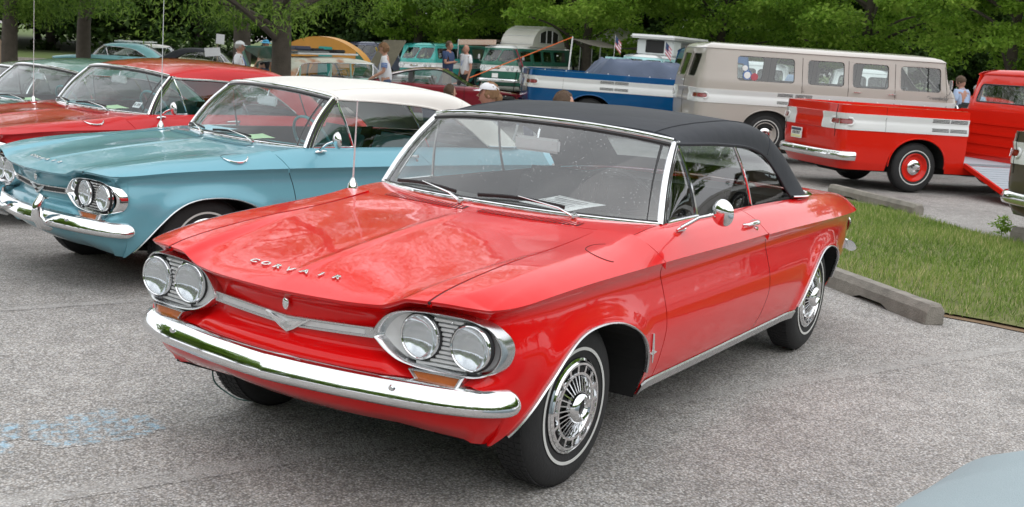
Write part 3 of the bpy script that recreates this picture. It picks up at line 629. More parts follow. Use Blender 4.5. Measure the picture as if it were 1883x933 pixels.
    rb = spline([(-3.88, 0, .47), (-3.875, .3, .47), (-3.85, .55, .47), (-3.81, .64, .47), (-3.77, .68, .47), (-3.73, .70, .47)], 40)
    rb = np.concatenate([mir(rb[:0:-1]), rb]); MB().sweep(rb, [(a*-.8, b*.7) for a, b in sec][::-1]).obj('rear_bumper', CHROME, car, ang=60)
    for sd_ in (1, -1):
        for y_ in (.42, .60):
            tl = MB().lathe([(.062, 0), (.062, -.02), (.052, -.026)], 24, 'X', (-3.745, sd_*y_, .60)).obj('tail_lamp', CHROME, car); MB().lathe([(.052, -.02), (.03, -.034), (0, -.038)], 24, 'X', (-3.745, sd_*y_, .60)).obj('lens', REDL, tl)
    # ---- windscreen
    ny = 41; ysw = np.linspace(-1, 1, ny); base = np.stack([-.515-.215*np.abs(ysw)**2.4, ysw*.703, .900-.012*ysw**2], 1)
    hx_ = -.905-.092*np.abs(ysw)**2.6; topc = np.stack([hx_, ysw*.612, 1.238-.037*np.abs(ysw)**2.6], 1)
    W_ = np.zeros((ny, 14, 3))
    for j, t in enumerate(np.linspace(0, 1, 14)): W_[:, j] = base*(1-t)+topc*t; W_[:, j, 0] += .020*math.sin(PI*t); W_[:, j, 2] += .012*math.sin(PI*t)
    fr = MB(); fr.tube(base+np.array([.0, 0, -.004]), .0085, 8, flat=(1.5, .8)); fr.tube(W_[0], .011, 8, flat=(.9, 1.3), ref=(1, 0, 0)); fr.tube(W_[-1], .011, 8, flat=(.9, 1.3), ref=(1, 0, 0)); fr.tube(topc+np.array([.002, 0, .006]), .0095, 8, flat=(1.5, .8)); wf = fr.obj('windscreen_frame', CHROME, car)
    gk = MB(); gk.tube(base+np.array([-.008, 0, .007]), .0075, 6); gk.tube(topc+np.array([.013, 0, -.012]), .0105, 6); gk.tube(W_[1]+np.array([0, .012, 0]), .007, 6) ; gk.tube(W_[-2]+np.array([0, -.012, 0]), .007, 6); gk.obj('rubber_seal', BLACK, wf)
    MB().grid(W_, flip=False).obj('windscreen', glassm, car)
    # pillars, drip channel: two fluted chrome strips behind the windscreen edge
    for sd_ in (1, -1):
        for k, (dx, rr, mt) in enumerate(((-.022, .011, BLACK), (-.036, .009, CHROME), (-.052, .010, BLACK), (-.066, .0085, CHROME))):
            P = W_[-1 if sd_ > 0 else 0].copy(); P[:, 0] += dx; P[:, 1] -= sd_*.002*k; P[0, 2] -= .012; (MB().tube(P, rr, 8)).obj('pillar_trim', mt if pt is not None else mt, car)
    # ---- top
    coupe = top not in ('soft', 'wagon'); S8 = {
        'c': [(-.93, 0, 1.245), (-1.12, 0, 1.274), (-1.42, 0, 1.294), (-1.80, 0, 1.294), (-2.1, 0, 1.258), (-2.4, 0, 1.165), (-2.7, 0, 1.0), (-2.93, 0, .875)],
        'q': [(-.955, .36, 1.238), (-1.15, .37, 1.266), (-1.45, .38, 1.285), (-1.8, .38, 1.284), (-2.1, .39, 1.248), (-2.38, .42, 1.150), (-2.66, .45, .995), (-2.87, .46, .872)],
        's': [(-.99, .555, 1.222), (-1.18, .57, 1.243), (-1.47, .59, 1.258), (-1.80, .60, 1.254), (-2.10, .612, 1.215), (-2.35, .63, 1.110), (-2.53, .655, .985), (-2.67, .690, .866)],
        'e': [(-1.015, .618, 1.196), (-1.18, .635, 1.189), (-1.45, .648, 1.182), (-1.75, .655, 1.160), (-1.99, .665, 1.108), (-2.18, .68, 1.01), (-2.30, .692, .93), (-2.38, .708, .874)]}
    if coupe:
        S8['c'] = [(-.93, 0, 1.245), (-1.12, 0, 1.290), (-1.42, 0, 1.322), (-1.85, 0, 1.325), (-2.25, 0, 1.285), (-2.55, 0, 1.18), (-2.82, 0, 1.02), (-3.02, 0, .875)]
        S8['q'] = [(-.955, .36, 1.238), (-1.15, .37, 1.282), (-1.45, .38, 1.310), (-1.85, .38, 1.312), (-2.24, .39, 1.272), (-2.53, .41, 1.165), (-2.78, .44, 1.0), (-2.96, .46, .872)]
        S8['s'] = [(-.99, .555, 1.222), (-1.18, .57, 1.252), (-1.47, .59, 1.274), (-1.85, .60, 1.270), (-2.20, .605, 1.225), (-2.45, .62, 1.110), (-2.62, .65, .985), (-2.74, .690, .866)]
    if top == 'wagon':
        S8 = {'c': [(-.93, 0, 1.245), (-1.12, 0, 1.295), (-1.6, 0, 1.335), (-2.2, 0, 1.345), (-2.9, 0, 1.33), (-3.38, 0, 1.28), (-3.58, 0, 1.06), (-3.74, 0, .86)],
              'q': [(-.955, .36, 1.238), (-1.15, .37, 1.287), (-1.6, .38, 1.322), (-2.2, .38, 1.332), (-2.9, .38, 1.318), (-3.36, .38, 1.27), (-3.56, .41, 1.05), (-3.72, .43, .85)],
              's': [(-.99, .555, 1.222), (-1.18, .57, 1.256), (-1.6, .59, 1.285), (-2.2, .60, 1.292), (-2.9, .60, 1.28), (-3.33, .60, 1.235), (-3.50, .62, 1.04), (-3.66, .64, .85)],
              'e': [(-1.015, .618, 1.196), (-1.18, .635, 1.205), (-1.6, .648, 1.215), (-2.2, .655, 1.218), (-2.9, .655, 1.208), (-3.24, .655, 1.18), (-3.38, .67, 1.02), (-3.50, .69, .86)]}
    g8 = {k: spline(v, 72) for k, v in S8.items()}; nt_ = len(g8['c']); cols = []
    for i in range(nt_):
        c, q, s_, e = [g8[k][i] for k in 'cqse']; half = spline([c*[1, -1, 1]+0, c, q, s_, e], 4*9)[9:]; half = half[:]; mm = half.copy(); mm[:, 1] *= -1; cols.append(np.concatenate([half[::-1], mm[1:]]))
    T_ = np.array(cols); nw = T_.shape[1]; cx_ = nw//2; mask = np.ones((nt_-1, nw-1), bool); w0, w1 = (10, 10) if not coupe else (14, 14); i0, i1 = (int(nt_*.64), int(nt_*.90)) if not coupe else (int(nt_*.60), int(nt_*.95))
    mask[i0:i1, cx_-w0:cx_+w1] = False
    if top == 'wagon': mask[:] = True; i0, i1 = int(nt_*.76), int(nt_*.93); mask[i0:, cx_-14:cx_+14] = False
    if top == 'soft':
        T2 = T_.copy(); T2[..., 2] += .002*np.sin(T_[..., 0]*9+T_[..., 1]*5)*np.sin(T_[..., 1]*7)   # slack cloth
    else: T2 = T_
    tp = MB().grid(T2, mask=mask).obj('soft_top' if top == 'soft' else 'roof', topmat, car, ang=50)
    if top != 'wagon': MB().grid(T_[i0:i1+1, cx_-w0:cx_+w1+1]-np.array([0, 0, .004])).obj('rear_window', GLD, car)
    sm = MB()
    if top == 'soft':
        for kk in (12, nw-13): sm.tube(T2[2:, kk]+[0, 0, .001], .003, 6)
        sm.tube(T2[3][2:-2]+[0, 0, .0012], .0028, 6); sm.tube(T2[int(nt_*.60)][2:-2]+[0, 0, .0012], .0028, 6)
        for kk in (0, nw-1): sm.tube(T2[:, kk], .007, 6)
        sm.tube(T2[0]+[.004, 0, 0], .010, 6); sm.obj('seam', topmat, tp)
        bt = MB(); e_ = [T_[nt_-1, 0], T_[nt_-1, 3], T_[nt_-1, 6], T_[nt_-1, 9]]
        b_ = np.array([(-2.36, .712, .884), (-2.50, .728, .878), (-2.62, .722, .876), (-2.70, .69, .876), (-2.78, .60, .880), (-2.88, .46, .884), (-2.94, .2, .886), (-2.95, 0, .886)]); b_ = spline(b_, 40); bt.tube(np.concatenate([b_, mir(b_[-2::-1])]), .010, 8, flat=(.7, 1.6)); bt.obj('top_moulding', CHROME, car)
    else:
        for kk in (0, nw-1): MB().tube(T_[:-6, kk]+[0, (.006 if T_[5, kk, 1] > 0 else -.006), -.004], .009, 6).obj('drip_rail', CHROME, tp)
    # side glass
    for sd_ in (1, -1):
        E1 = g8['e'].copy(); belt = .886
        def pane(nm, xa0, xa1, xb0, xb1, n=16, mat=GL):
            """lower x range xa0..xa1, upper x range xb0..xb1, top follows the roof edge"""
            P = np.zeros((n, 8, 3))
            for i, u in enumerate(np.linspace(0, 1, n)):
                xb, xt = xa0+(xa1-xa0)*u, xb0+(xb1-xb0)*u; zt = float(np.interp(-xt, -E1[:, 0], E1[:, 2]))-.004; yt = float(np.interp(-xt, -E1[:, 0], E1[:, 1]))-.006
                if xt > E1[0, 0]: k = (xt+.78)/(-1.01+.78); zt = belt+(1.19-belt)*np.clip(k, 0, 1); yt = .705+(.618-.705)*np.clip(k, 0, 1)
                for j, v in enumerate(np.linspace(0, 1, 8)): P[i, j] = (xb+(xt-xb)*v, sd_*(.700+(yt-.700)*v+.012*math.sin(PI*v)), belt-.01+(zt-belt+.01)*v)
            return MB().grid(P, flip=sd_ > 0).obj(nm, mat, car), P
        vw, P = pane('vent_window', -.80, -1.125, -.80, -1.035)
        MB().tube(P[-1]+[0, sd_*.002, 0], .0075, 6).obj('vent_frame', CHROME, vw)
        MB().tube(P[:, 0]+[0, sd_*.004, .012], .008, 6).obj('sill_trim', CHROME, vw)
        dw, P = pane('door_window', -1.13, -1.79, -1.04, -1.62); MB().tube(P[-1]+[0, sd_*.002, 0], .0065, 6).obj('window_frame', CHROME, dw)
        if top != 'wagon': qw, P = pane('quarter_window', -1.80, -2.30, -1.63, -2.02)
        else:
            for nm_, a_, b_ in (('rear_door_window', -1.84, -2.45), ('cargo_window', -2.55, -3.36)): qw, P = pane(nm_, a_, b_, a_+.04, b_+.06); MB().tube(P[-1], .02, 6).obj('window_pillar', pt, qw)
            MB().tube([P_ for P_ in [(-1.815, sd_*.70, .88), (-1.79, sd_*.655, 1.2)]], .022, 6).obj('door_pillar', pt, car)
    # ---- cabin
    mb = MB(); mb.box((-2.7, -.70, .26), (-.6, .70, .30)); mb.box((-.62, -.69, .30), (-.57, .69, .86)); mb.box((-2.42, -.69, .30), (-2.38, .69, .87))
    for sd_ in (1, -1): mb.box((-2.4, min(sd_*.69, sd_*.702), .30), (-.6, max(sd_*.69, sd_*.702), .882))
    mb.box((-3.0, -.66, .80), (-2.38, .66, .84)); mb.obj('cabin_tub', CARPET, car, smooth_=False)
    Dn = MB(); dd = np.array([[(x+ -.19*abs(y_/.7)**2.4, y_, z_) for x, z_ in ((-.52, .885), (-.64, .887), (-.80, .884), (-.86, .862), (-.85, .74), (-.70, .62))] for y_ in np.linspace(-.69, .69, 21)]); Dn.grid(dd, flip=True); Dn.obj('dashboard', seat, car)
    for y_ in (.34, -.34):
        s_ = MB(); s_.rbox((-1.72, y_-.26, .40), (-1.22, y_+.26, .56), .05); s_.rbox((-.10, -.26, 0), (.02, .26, .46), .05, Matrix.Translation((-1.66, y_, .50)) @ Matrix.Rotation(-.30, 4, 'Y')); s_.obj('front_seat', seat, car)
    s_ = MB(); s_.rbox((-2.34, -.62, .42), (-1.95, .62, .58), .05); s_.rbox((-.12, -.60, 0), (.0, .60, .40), .05, Matrix.Translation((-2.22, 0, .50)) @ Matrix.Rotation(-.3, 4, 'Y')); s_.obj('rear_seat', seat, car)
    M = Matrix.Translation((-1.05, .36, .885)) @ Matrix.Rotation(math.radians(-62), 4, 'Y'); c_ = MB(); a = np.linspace(0, 2*PI, 40, endpoint=False)
    c_.tube([tuple(M @ Vector((.195*math.cos(t), .195*math.sin(t), 0))) for t in a], .010, 8, closed=True); c_.tube([tuple(M @ Vector((0, -.19, 0))), tuple(M @ Vector((0, 0, -.03))), tuple(M @ Vector((0, .19, 0)))], .009, 6); c_.tube([tuple(M @ Vector((0, 0, -.02))), tuple(M @ Vector((0, 0, -.40)))], .022, 8); c_.obj('steering_wheel', BLACK if seat is LIN else LINT, car)
    mr_ = MB(); mr_.rbox((-.92, -.115, 1.10), (-.90, .115, 1.165), .01); rm = mr_.obj('rear_view_mirror', SATIN, car); MB().tube([(-.91, 0, 1.16), (-.93, 0, 1.225)], .006, 6).obj('mirror_stem', CHROME, rm)
    # wipers
    if detail >= 1:
        for (py, tx) in ((.415, -.02), (-.10, -.52)):
            px_ = float(-.515-.215*abs(py/.706)**2.4)+.045; z_ = float(deck(px_, py))
            def wpt(y_, t):  # point just above the glass
                yy = y_/.703; b = np.array([-.515-.215*abs(yy)**2.4, y_, .90-.012*yy*yy]); tt = np.array([-.905-.092*abs(y_/.612)**2.6 if abs(y_) < .612 else -.997, y_*.87, 1.238-.037*min(1, abs(y_/.612))**2.6]); return b*(1-t)+tt*t+[.022*math.sin(PI*t)+.012, 0, .012*math.sin(PI*t)+.010]
            pv = (px_, py, z_+.012); el = wpt(py-.26, .07)+[.014, 0, .014]
            wp = MB().lathe([(0, .03), (.012, .026), (.014, .012), (.013, 0)], 16, 'Z', (px_, py, z_)).obj('wiper', CHROME, car)
            MB().tube([pv, tuple(np.array(pv)*.72+el*.28+[0, 0, .012]), tuple(el)], [.010, .007, .003], 8, flat=(.6, 1.2)).obj('wiper_arm', CHROME, wp)
            bl = [tuple(wpt(py-.46+.40*t, .05+.03*math.sin(PI*t))) for t in np.linspace(0, 1, 9)]; MB().tube(bl, .0055, 6, flat=(1.4, .6)).obj('wiper_blade', BLACK, wp)
    # door mirror
    if mirror:
        b0 = (-.815, .765, .872); mb = MB(); mb.tube([(-.775, .762, .868), (-.815, .772, .876), (-.86, .762, .872)], [.006, .013, .006], 8); mb.tube([(-.80, .772, .880), (-.81, .84, .930), (-.81, .905, .952)], [.009, .0075, .008], 8); dm = mb.obj('door_mirror', CHROME, car)
        Mm = Matrix.Translation((-.82, .93, .960)) @ Matrix.Rotation(math.radians(-18), 4, 'Z') @ Matrix.Rotation(math.radians(6), 4, 'Y')
        mh = MB().lathe([(0, .030), (.02, .028), (.04, .020), (.052, .008), (.056, -.004), (.053, -.008), (.0, -.006)], 36, 'X'); mh.V = [tuple(Mm @ Vector(v)) for v in mh.V]; mh.obj('mirror_head', CHROME, dm)
    # aerial
    if ant:
        z_ = float(deck(-.50, -.70)); an = MB().lathe([(0, .055), (.008, .05), (.014, .035), (.022, .022), (.024, .0)], 18, 'Z', (-.50, -.70, z_-.004)).obj('aerial', CHROME, car); h_ = .39 if ant == 'short' else 1.08
        MB().tube([(-.50, -.70, z_+.03), (-.505, -.70, z_+h_)], [.0042, .0028 if ant == 'short' else .0018], 6).obj('aerial_rod', SATIN, an); MB().ball((-.505, -.70, z_+h_), .005, 8, 6).obj('aerial_tip', SATIN, an)
    # fuel door
    a = np.linspace(0, 2*PI, 40); 
    def fdp(t, k=1.): x_, y_ = -.20+.085*k*math.cos(t), .725+.062*k*math.sin(t); return (x_, y_, float(deck(x_, y_))+.0012)
    if fuel == 'plain': MB().tube([fdp(t) for t in np.linspace(-2.6, 1.2, 30)], .0016, 5).obj('fuel_door_seam', WELL, car)
    else:
        MB().tube([fdp(t) for t in np.linspace(-2.6, 1.4, 30)], .0014, 5).obj('fuel_door_seam', WELL, car)
        tt = np.linspace(.2, 2.9, 20); MB().tube([tuple(np.array(fdp(t, 1.02))+[0, .004, .003]) for t in tt], [.002+.007*math.sin(PI*i/19) for i in range(20)], 8).obj('fuel_door_trim', CHROME, car)
    for (x0, y0, sx, sy, rot, mt) in papers:
        P = Matrix.Translation((x0, y0, .908)) @ Matrix.Rotation(rot, 4, 'Z') @ Matrix.Rotation(.10, 4, 'Y'); pp = MB(); g = np.array([[tuple(P @ Vector((u*sx, v*sy, .004*math.sin(3*u+2*v)+.004))) for v in np.linspace(-.5, .5, 6)] for u in np.linspace(-.5, .5, 6)]); pp.grid(g); o = pp.obj('sheet_of_paper', mt, None); o.matrix_world = car.matrix_world.copy(); tag(o, {PAPER: 'white printed sheet lying on the dashboard of the bright red convertible', GPAPER: None, BPAPER: 'pale blue sheet lying on the dashboard of the turquoise convertible'}[mt] or 'lime green sheet lying on the dashboard of the '+('turquoise convertible' if pt is TURQ else 'dull red coupe' if pt is REDM else 'sage green coupe'), 'paper')
        if mt is PAPER:
            ln = MB()
            for k in range(7):
                u0 = -.36+.11*k; h_ = .014 if k in (1, 4) else .006; w2 = .42-.07*(k % 3)
                ln.add([tuple(P @ Vector((u*sx, v*sy, .011+.004*math.sin(3*u+2*v)))) for u, v in ((u0, -w2), (u0+h_*4, -w2), (u0+h_*4, w2), (u0, w2))], [(0, 1, 2, 3)])
            ln.obj('print_lines', INK, o, smooth_=False)
    return car
# fluted headlamp glass
def _flute():
    mt = glass('fluted_lamp_glass', (.90, .93, .95), 2.0); n = mt.node_tree; g = [q for q in n.nodes if q.type == 'BSDF_GLOSSY'][0]; g.inputs['Roughness'].default_value = .06; co = coords(n)
    wv = N(n, 'TexWave', Scale=110.); wv.bands_direction = 'Y'; L(n, co, wv.inputs['Vector']); b = N(n, 'Bump', Strength=.6, Distance=.002); L(n, wv.outputs['Fac'], b.inputs['Height']); L(n, b.outputs[0], g.inputs['Normal'])
    d = N(n, 'BsdfDiffuse', Color=(.75, .77, .78, 1)); L(n, b.outputs[0], d.inputs['Normal']); ms = N(n, 'MixShader'); ms.inputs[0].default_value = .10
    o = [q for q in n.nodes if q.type == 'OUTPUT_MATERIAL'][0]; last = o.inputs[0].links[0].from_socket; L(n, last, ms.inputs[1]); L(n, d.outputs[0], ms.inputs[2]); L(n, ms.outputs[0], o.inputs[0]); return mt
FLUTE = _flute()

corvair((0, 0), 0, RED, 'bright red convertible with black canvas top, beaded with rain, nearest the camera', top='soft', topmat=FABB, z=0., papers=((-.745, .24, .24, .29, -.30, PAPER),), glassm=GLW, steer=-.03)
corvair((-1.599, -3.278), -.233, TURQ, 'turquoise convertible with white top and chrome bumper guards, behind the bright red one', topmat=FABW, guards=True, seat=LINT, grille='black', ant='long', fuel='chrome', detail=1, z=-.088, papers=((-.70, .22, .15, .30, -.3, GPAPER), (-.68, -.30, .18, .30, .2, BPAPER)))
corvair((-2.673, -5.947), -.129, REDM, 'dull red hardtop coupe with red metal roof, between the turquoise and sage green cars', top='steel', topmat=REDM, seat=LINT, grille='black', ant='long', fuel='chrome', detail=1, z=-.153, name='parked_coupe', papers=((-.70, .25, .16, .36, -.3, GPAPER),))
corvair((-3.55, -8.20), -.12, TEAL, 'sage green hardtop coupe, third behind the bright red convertible', top='steel', topmat=TEAL, seat=LINT, grille='black', ant=None, fuel='chrome', detail=1, z=-.29, name='parked_coupe', papers=((-.70, .20, .15, .34, -.3, GPAPER),), mirror=False)
# ================================================================ ground
def asphalt_mat(name, line=False):
    mt, n, p = nodes(name); co = coords(n)
    v1 = N(n, 'TexVoronoi', Scale=120.); L(n, co, v1.inputs['Vector'])
    r = N(n, 'ValToRGB'); e = r.color_ramp.elements; e[0].position = 0; e[0].color = (.26, .25, .24, 1); e[1].position = 1; e[1].color = (.74, .73, .715, 1)
    for ps, c in ((.2, (.33, .315, .30, 1)), (.4, (.44, .41, .375, 1)), (.55, (.43, .425, .42, 1)), (.72, (.58, .57, .56, 1)), (.87, (.50, .465, .425, 1))):
        q = e.new(ps); q.color = c
    sx = N(n, 'SeparateColor'); L(n, v1.outputs['Color'], sx.inputs[0]); L(n, sx.outputs[0], r.inputs['Fac'])
    big = N(n, 'TexNoise', Scale=.45, Detail=6., Roughness=.6); L(n, co, big.inputs['Vector']); mr = N(n, 'MapRange'); mr.inputs[1].default_value = .3; mr.inputs[2].default_value = .7; mr.inputs[3].default_value = .74; mr.inputs[4].default_value = 1.12; L(n, big.outputs['Fac'], mr.inputs[0])
    md = N(n, 'TexNoise', Scale=7., Detail=5.); L(n, co, md.inputs['Vector']); mr2 = N(n, 'MapRange'); mr2.inputs[1].default_value = .3; mr2.inputs[2].default_value = .7; mr2.inputs[3].default_value = .88; mr2.inputs[4].default_value = 1.12; L(n, md.outputs['Fac'], mr2.inputs[0])
    st = N(n, 'TexNoise', Scale=1.7, Detail=4.); L(n, co, st.inputs['Vector']); sr = N(n, 'MapRange'); sr.inputs[1].default_value = .60; sr.inputs[2].default_value = .70; sr.inputs[3].default_value = 1.; sr.inputs[4].default_value = .80; L(n, st.outputs['Fac'], sr.inputs[0]); m0 = N(n, 'Math', operation='MULTIPLY'); L(n, mr.outputs[0], m0.inputs[0]); L(n, sr.outputs[0], m0.inputs[1])
    mm = N(n, 'Math', operation='MULTIPLY'); L(n, m0.outputs[0], mm.inputs[0]); L(n, mr2.outputs[0], mm.inputs[1])
    # gaps between stones
    rd = N(n, 'ValToRGB'); rd.color_ramp.elements[0].position = .25; rd.color_ramp.elements[0].color = (1, 1, 1, 1); rd.color_ramp.elements[1].position = .75; rd.color_ramp.elements[1].color = (.52, .51, .50, 1); L(n, v1.outputs['Distance'], rd.inputs['Fac'])
    mu = N(n, 'Mix', data_type='RGBA', blend_type='MULTIPLY'); mu.inputs[0].default_value = 1; L(n, r.outputs[0], mu.inputs[6]); L(n, rd.outputs[0], mu.inputs[7])
    vm = N(n, 'VectorMath', operation='SCALE'); L(n, mu.outputs[2], vm.inputs[0]); L(n, mm.outputs[0], vm.inputs['Scale'])
    col = vm.outputs[0]; p.inputs['Roughness'].default_value = .8; p.inputs['Specular IOR Level'].default_value = .25
    if line:
        wn = N(n, 'TexNoise', Scale=26., Detail=6., Roughness=.7); L(n, co, wn.inputs['Vector']); wr = N(n, 'MapRange'); wr.inputs[1].default_value = line[1]; wr.inputs[2].default_value = line[1]+.12; wr.inputs[4].default_value = line[2]; L(n, wn.outputs['Fac'], wr.inputs[0])
        m2 = N(n, 'Mix', data_type='RGBA'); at = N(n, 'Attribute', attribute_name='cov'); mc = N(n, 'Math', operation='MULTIPLY'); L(n, wr.outputs[0], mc.inputs[0]); L(n, at.outputs['Fac'], mc.inputs[1]); L(n, mc.outputs[0], m2.inputs[0]); L(n, col, m2.inputs[6]); m2.inputs[7].default_value = c4(line[0]); col = m2.outputs[2]
    L(n, col, p.inputs['Base Color'])
    b = N(n, 'Bump', Strength=.7, Distance=.004); inv = N(n, 'Math', operation='SUBTRACT'); inv.inputs[0].default_value = 1; L(n, v1.outputs['Distance'], inv.inputs[1]); L(n, inv.outputs[0], b.inputs['Height']); L(n, b.outputs[0], p.inputs['Normal'])
    return mt
ASPH = asphalt_mat('aggregate_asphalt'); LINE = asphalt_mat('worn_grey_stripe', ((.40, .39, .375), .40, .5)); CHALK = asphalt_mat('blue_chalk', ((.32, .58, .76), .46, .62)); CONC = basic('weathered_concrete', (.25, .23, .20), .9, var=.55, scale=9, bump=.8, bscale=90)
# one sheet, finer near the camera, to the horizon
ax = np.concatenate([-np.geomspace(30, 420, 14)[::-1], np.linspace(-29, 10, 79), np.geomspace(12, 200, 10)]); ay = np.concatenate([-np.geomspace(30, 420, 14)[::-1], np.linspace(-29, 12, 83), np.geomspace(14, 200, 10)])
gx, gy = np.meshgrid(ax, ay, indexing='ij'); MB().grid(np.stack([gx, gy, G(gx, gy)], -1)).obj('ground', ASPH, None).__setitem__('kind', 'structure')
def strip(name, a, b, wd, mat, n=60, dz=.0012, kind='structure', parent=None, wob=0):
    a, b = np.array(a), np.array(b); d = (b-a)/np.linalg.norm(b-a); nn = np.array([-d[1], d[0]]); P = []
    for t in np.linspace(0, 1, n):
        c = a+(b-a)*t; P.append([(*(c+nn*s_*wd/2), float(G(*(c+nn*s_*wd/2)))+dz) for s_ in (-1, -.55, 0, .55, 1)])
    o = MB().grid(np.array(P), flip=True).obj(name, mat, parent, weld=0); o['kind'] = kind; at = o.data.attributes.new('cov', 'FLOAT', 'POINT'); at.data.foreach_set('value', np.tile([0, 1, .9, 1, 0], n).astype(np.float32)); return o
strip('parking_stripe', (4.15, -1.75), (-4.3, 1.89), .13, LINE)
strip('parking_stripe', (1.8, -3.62), (-6.6, -.2), .11, LINE)
strip('parking_stripe', (-9.0, 1.6), (-13.2, 3.3), .10, LINE)
# blue chalk scribble: a worn patch of its own outline
MBc = MB(); cov = []
for st_ in [[(0.91, -1.204), (0.991, -1.099), (1.123, -0.925)], [(0.893, -1.173), (0.978, -1.079), (1.013, -1.018)], [(0.805, -1.144), (0.908, -1.002), (0.95, -0.953)], [(0.772, -1.091), (0.868, -0.973), (0.951, -0.875)], [(0.951, -0.875), (0.854, -0.831), (0.726, -0.774), (0.617, -0.749)], [(0.726, -1.092), (0.628, -1.047), (0.587, -1.017)], [(0.65, -1.045), (0.714, -0.952), (0.822, -0.816)], [(0.776, -1.016), (0.811, -0.916), (0.841, -0.847)], [(0.529, -1.079), (0.582, -1.009), (0.658, -0.897), (0.73, -0.782)], [(0.73, -0.782), (0.665, -0.831), (0.61, -0.818)], [(0.603, -0.925), (0.564, -0.901)], [(0.509, -0.926), (0.525, -0.874), (0.576, -0.801), (0.638, -0.744)], [(0.536, -0.853), (0.533, -0.807), (0.584, -0.735)], [(0.764, -1.037), (0.694, -0.998)]]:
    P_ = spline([(a_, b_, 0) for a_, b_ in st_], 14); T_ = np.gradient(P_, axis=0); T_ /= np.linalg.norm(T_, axis=1)[:, None]; nn_ = np.stack([-T_[:, 1], T_[:, 0]], 1); g_ = np.zeros((len(P_), 5, 3))
    for k_, s_ in enumerate((-1, -.5, 0, .5, 1)): g_[:, k_, :2] = P_[:, :2]+nn_*s_*.042; g_[:, k_, 2] = G(g_[:, k_, 0], g_[:, k_, 1])+.0010+.0001*(len(cov) % 13)
    MBc.grid(g_); e_ = np.tile([0, .75, 1, .75, 0], (len(P_), 1)); e_[0] = e_[-1] = 0; cov += list(e_.ravel())
o = MBc.obj('chalk_mark', CHALK, None, weld=0); at_ = o.data.attributes.new('cov', 'FLOAT', 'POINT'); at_.data.foreach_set('value', np.array(cov, np.float32)); o['kind'] = 'structure'
# wheel stops
def wheel_stop(a, b, label):
    a, b = np.array(a), np.array(b); Ln = np.linalg.norm(b-a); rz = math.atan2(b[1]-a[1], b[0]-a[0]); c = (a+b)/2
    e = gempty('wheel_stop', c[0], c[1], rz, label, 'wheel stop', 'concrete wheel stops'); sec = [(-.075, 0), (-.075, .085), (-.045, .13), (.045, .13), (.075, .085), (.075, 0)]
    bm = MB(); xs = np.r_[-Ln/2, -Ln/2+.015, np.linspace(-Ln/2+.05, Ln/2-.05, 24), Ln/2-.015, Ln/2]; P = []
    r_ = np.random.default_rng(int(abs(a[0]*100)))
    for i, x in enumerate(xs):
        k = .88 if i in (0, len(xs)-1) else 1; lift = .028 if abs(abs(x)-Ln*.2) < Ln*.09 else 0
        P.append([(x, y*k+r_.normal(0, .0012), max(z*k if z else lift, lift)+r_.normal(0, .001)) for y, z in sec])
    P = np.array(P); bm.grid(np.concatenate([P, P[:, :1]], 1)); n = len(P[0]); bm.add(P[0], [tuple(range(n))]); bm.add(P[-1], [tuple(range(n))[::-1]]); bm.obj('concrete_bar', CONC, e, ang=25)
    return e
wheel_stop((-5.62, -.42), (-4.13, 1.17), 'concrete wheel stop behind the rear wheel of the bright red convertible')
wheel_stop((-12.05, -1.85), (-10.82, -.44), 'concrete wheel stop across the grass, in front of the red pickup')
wheel_stop((-9.72, .80), (-8.4, 2.3), 'concrete wheel stop at the right edge, beside the small weed')
# grass island behind the bright red car
U_ = np.array([.68, .733]); N_ = np.array([-.733, .68]); O_ = np.array([-4.11, 1.2])
def gi(u, v): return O_+U_*u+N_*v
SOIL = basic('dry_soil', (.20, .13, .075), 1, var=.35, scale=9, bump=.6, bscale=60); GRB = basic('grass_soil', (.14, .15, .05), 1, var=.5, scale=5, bump=.6, bscale=50)
us = np.linspace(-7.5, 10, 60)
def edge0(u): return np.interp(u, [-8, -1, -.28, -.15, .12, 1.2, 10], [.25, .2, .28, .42, .58, .95, 1.6])+.03*np.sin(3.1*u)+.025*np.sin(7.7*u+1)
def edge1(u): return 3.55+.05*np.sin(2.3*u+2)+.03*np.sin(6.1*u)
for nm, lo, hi, mt, dz in (('soil_edge', -.10, .12, SOIL, .006), ('grass_verge', 0, 0, GRB, .02)):
    P = []
    for u in us:
        v0, v1 = float(edge0(u))+lo, float(edge1(u))+hi; row = []
        for k in np.linspace(0, 1, 14):
            q = gi(u, v0+(v1-v0)*k); row.append((q[0], q[1], float(G(*q))+dz+(.05*math.sin(PI*k) if mt is GRB else 0)))
        P.append(row)
    MB().grid(np.array(P), flip=False).obj(nm, mt, None)['kind'] = 'structure'
def leafy(name, cols, trans=.35, rough=.6):
    """foliage: colour varies from leaf to leaf through a stored face attribute"""
    mt, n, p = nodes(name); at = N(n, 'Attribute', attribute_name='tone'); r = N(n, 'ValToRGB'); e = r.color_ramp.elements; e[0].color = c4(cols[0]); e[1].color = c4(cols[-1])
    for i, c in enumerate(cols[1:-1]): q = e.new((i+1)/(len(cols)-1)); q.color = c4(c)
    L(n, at.outputs['Fac'], r.inputs['Fac']); L(n, r.outputs[0], p.inputs['Base Color']); p.inputs['Roughness'].default_value = rough; p.inputs['Specular IOR Level'].default_value = .25
    tr = N(n, 'BsdfTranslucent'); L(n, r.outputs[0], tr.inputs['Color']); ms = N(n, 'MixShader'); ms.inputs[0].default_value = trans; o = n.nodes['Material Output']; L(n, p.outputs[0], ms.inputs[1]); L(n, tr.outputs[0], ms.inputs[2]); L(n, ms.outputs[0], o.inputs[0]); return mt
GRASS = leafy('grass_blades', [(.08, .145, .025), (.15, .25, .04), (.26, .36, .08), (.58, .52, .27)], .35)
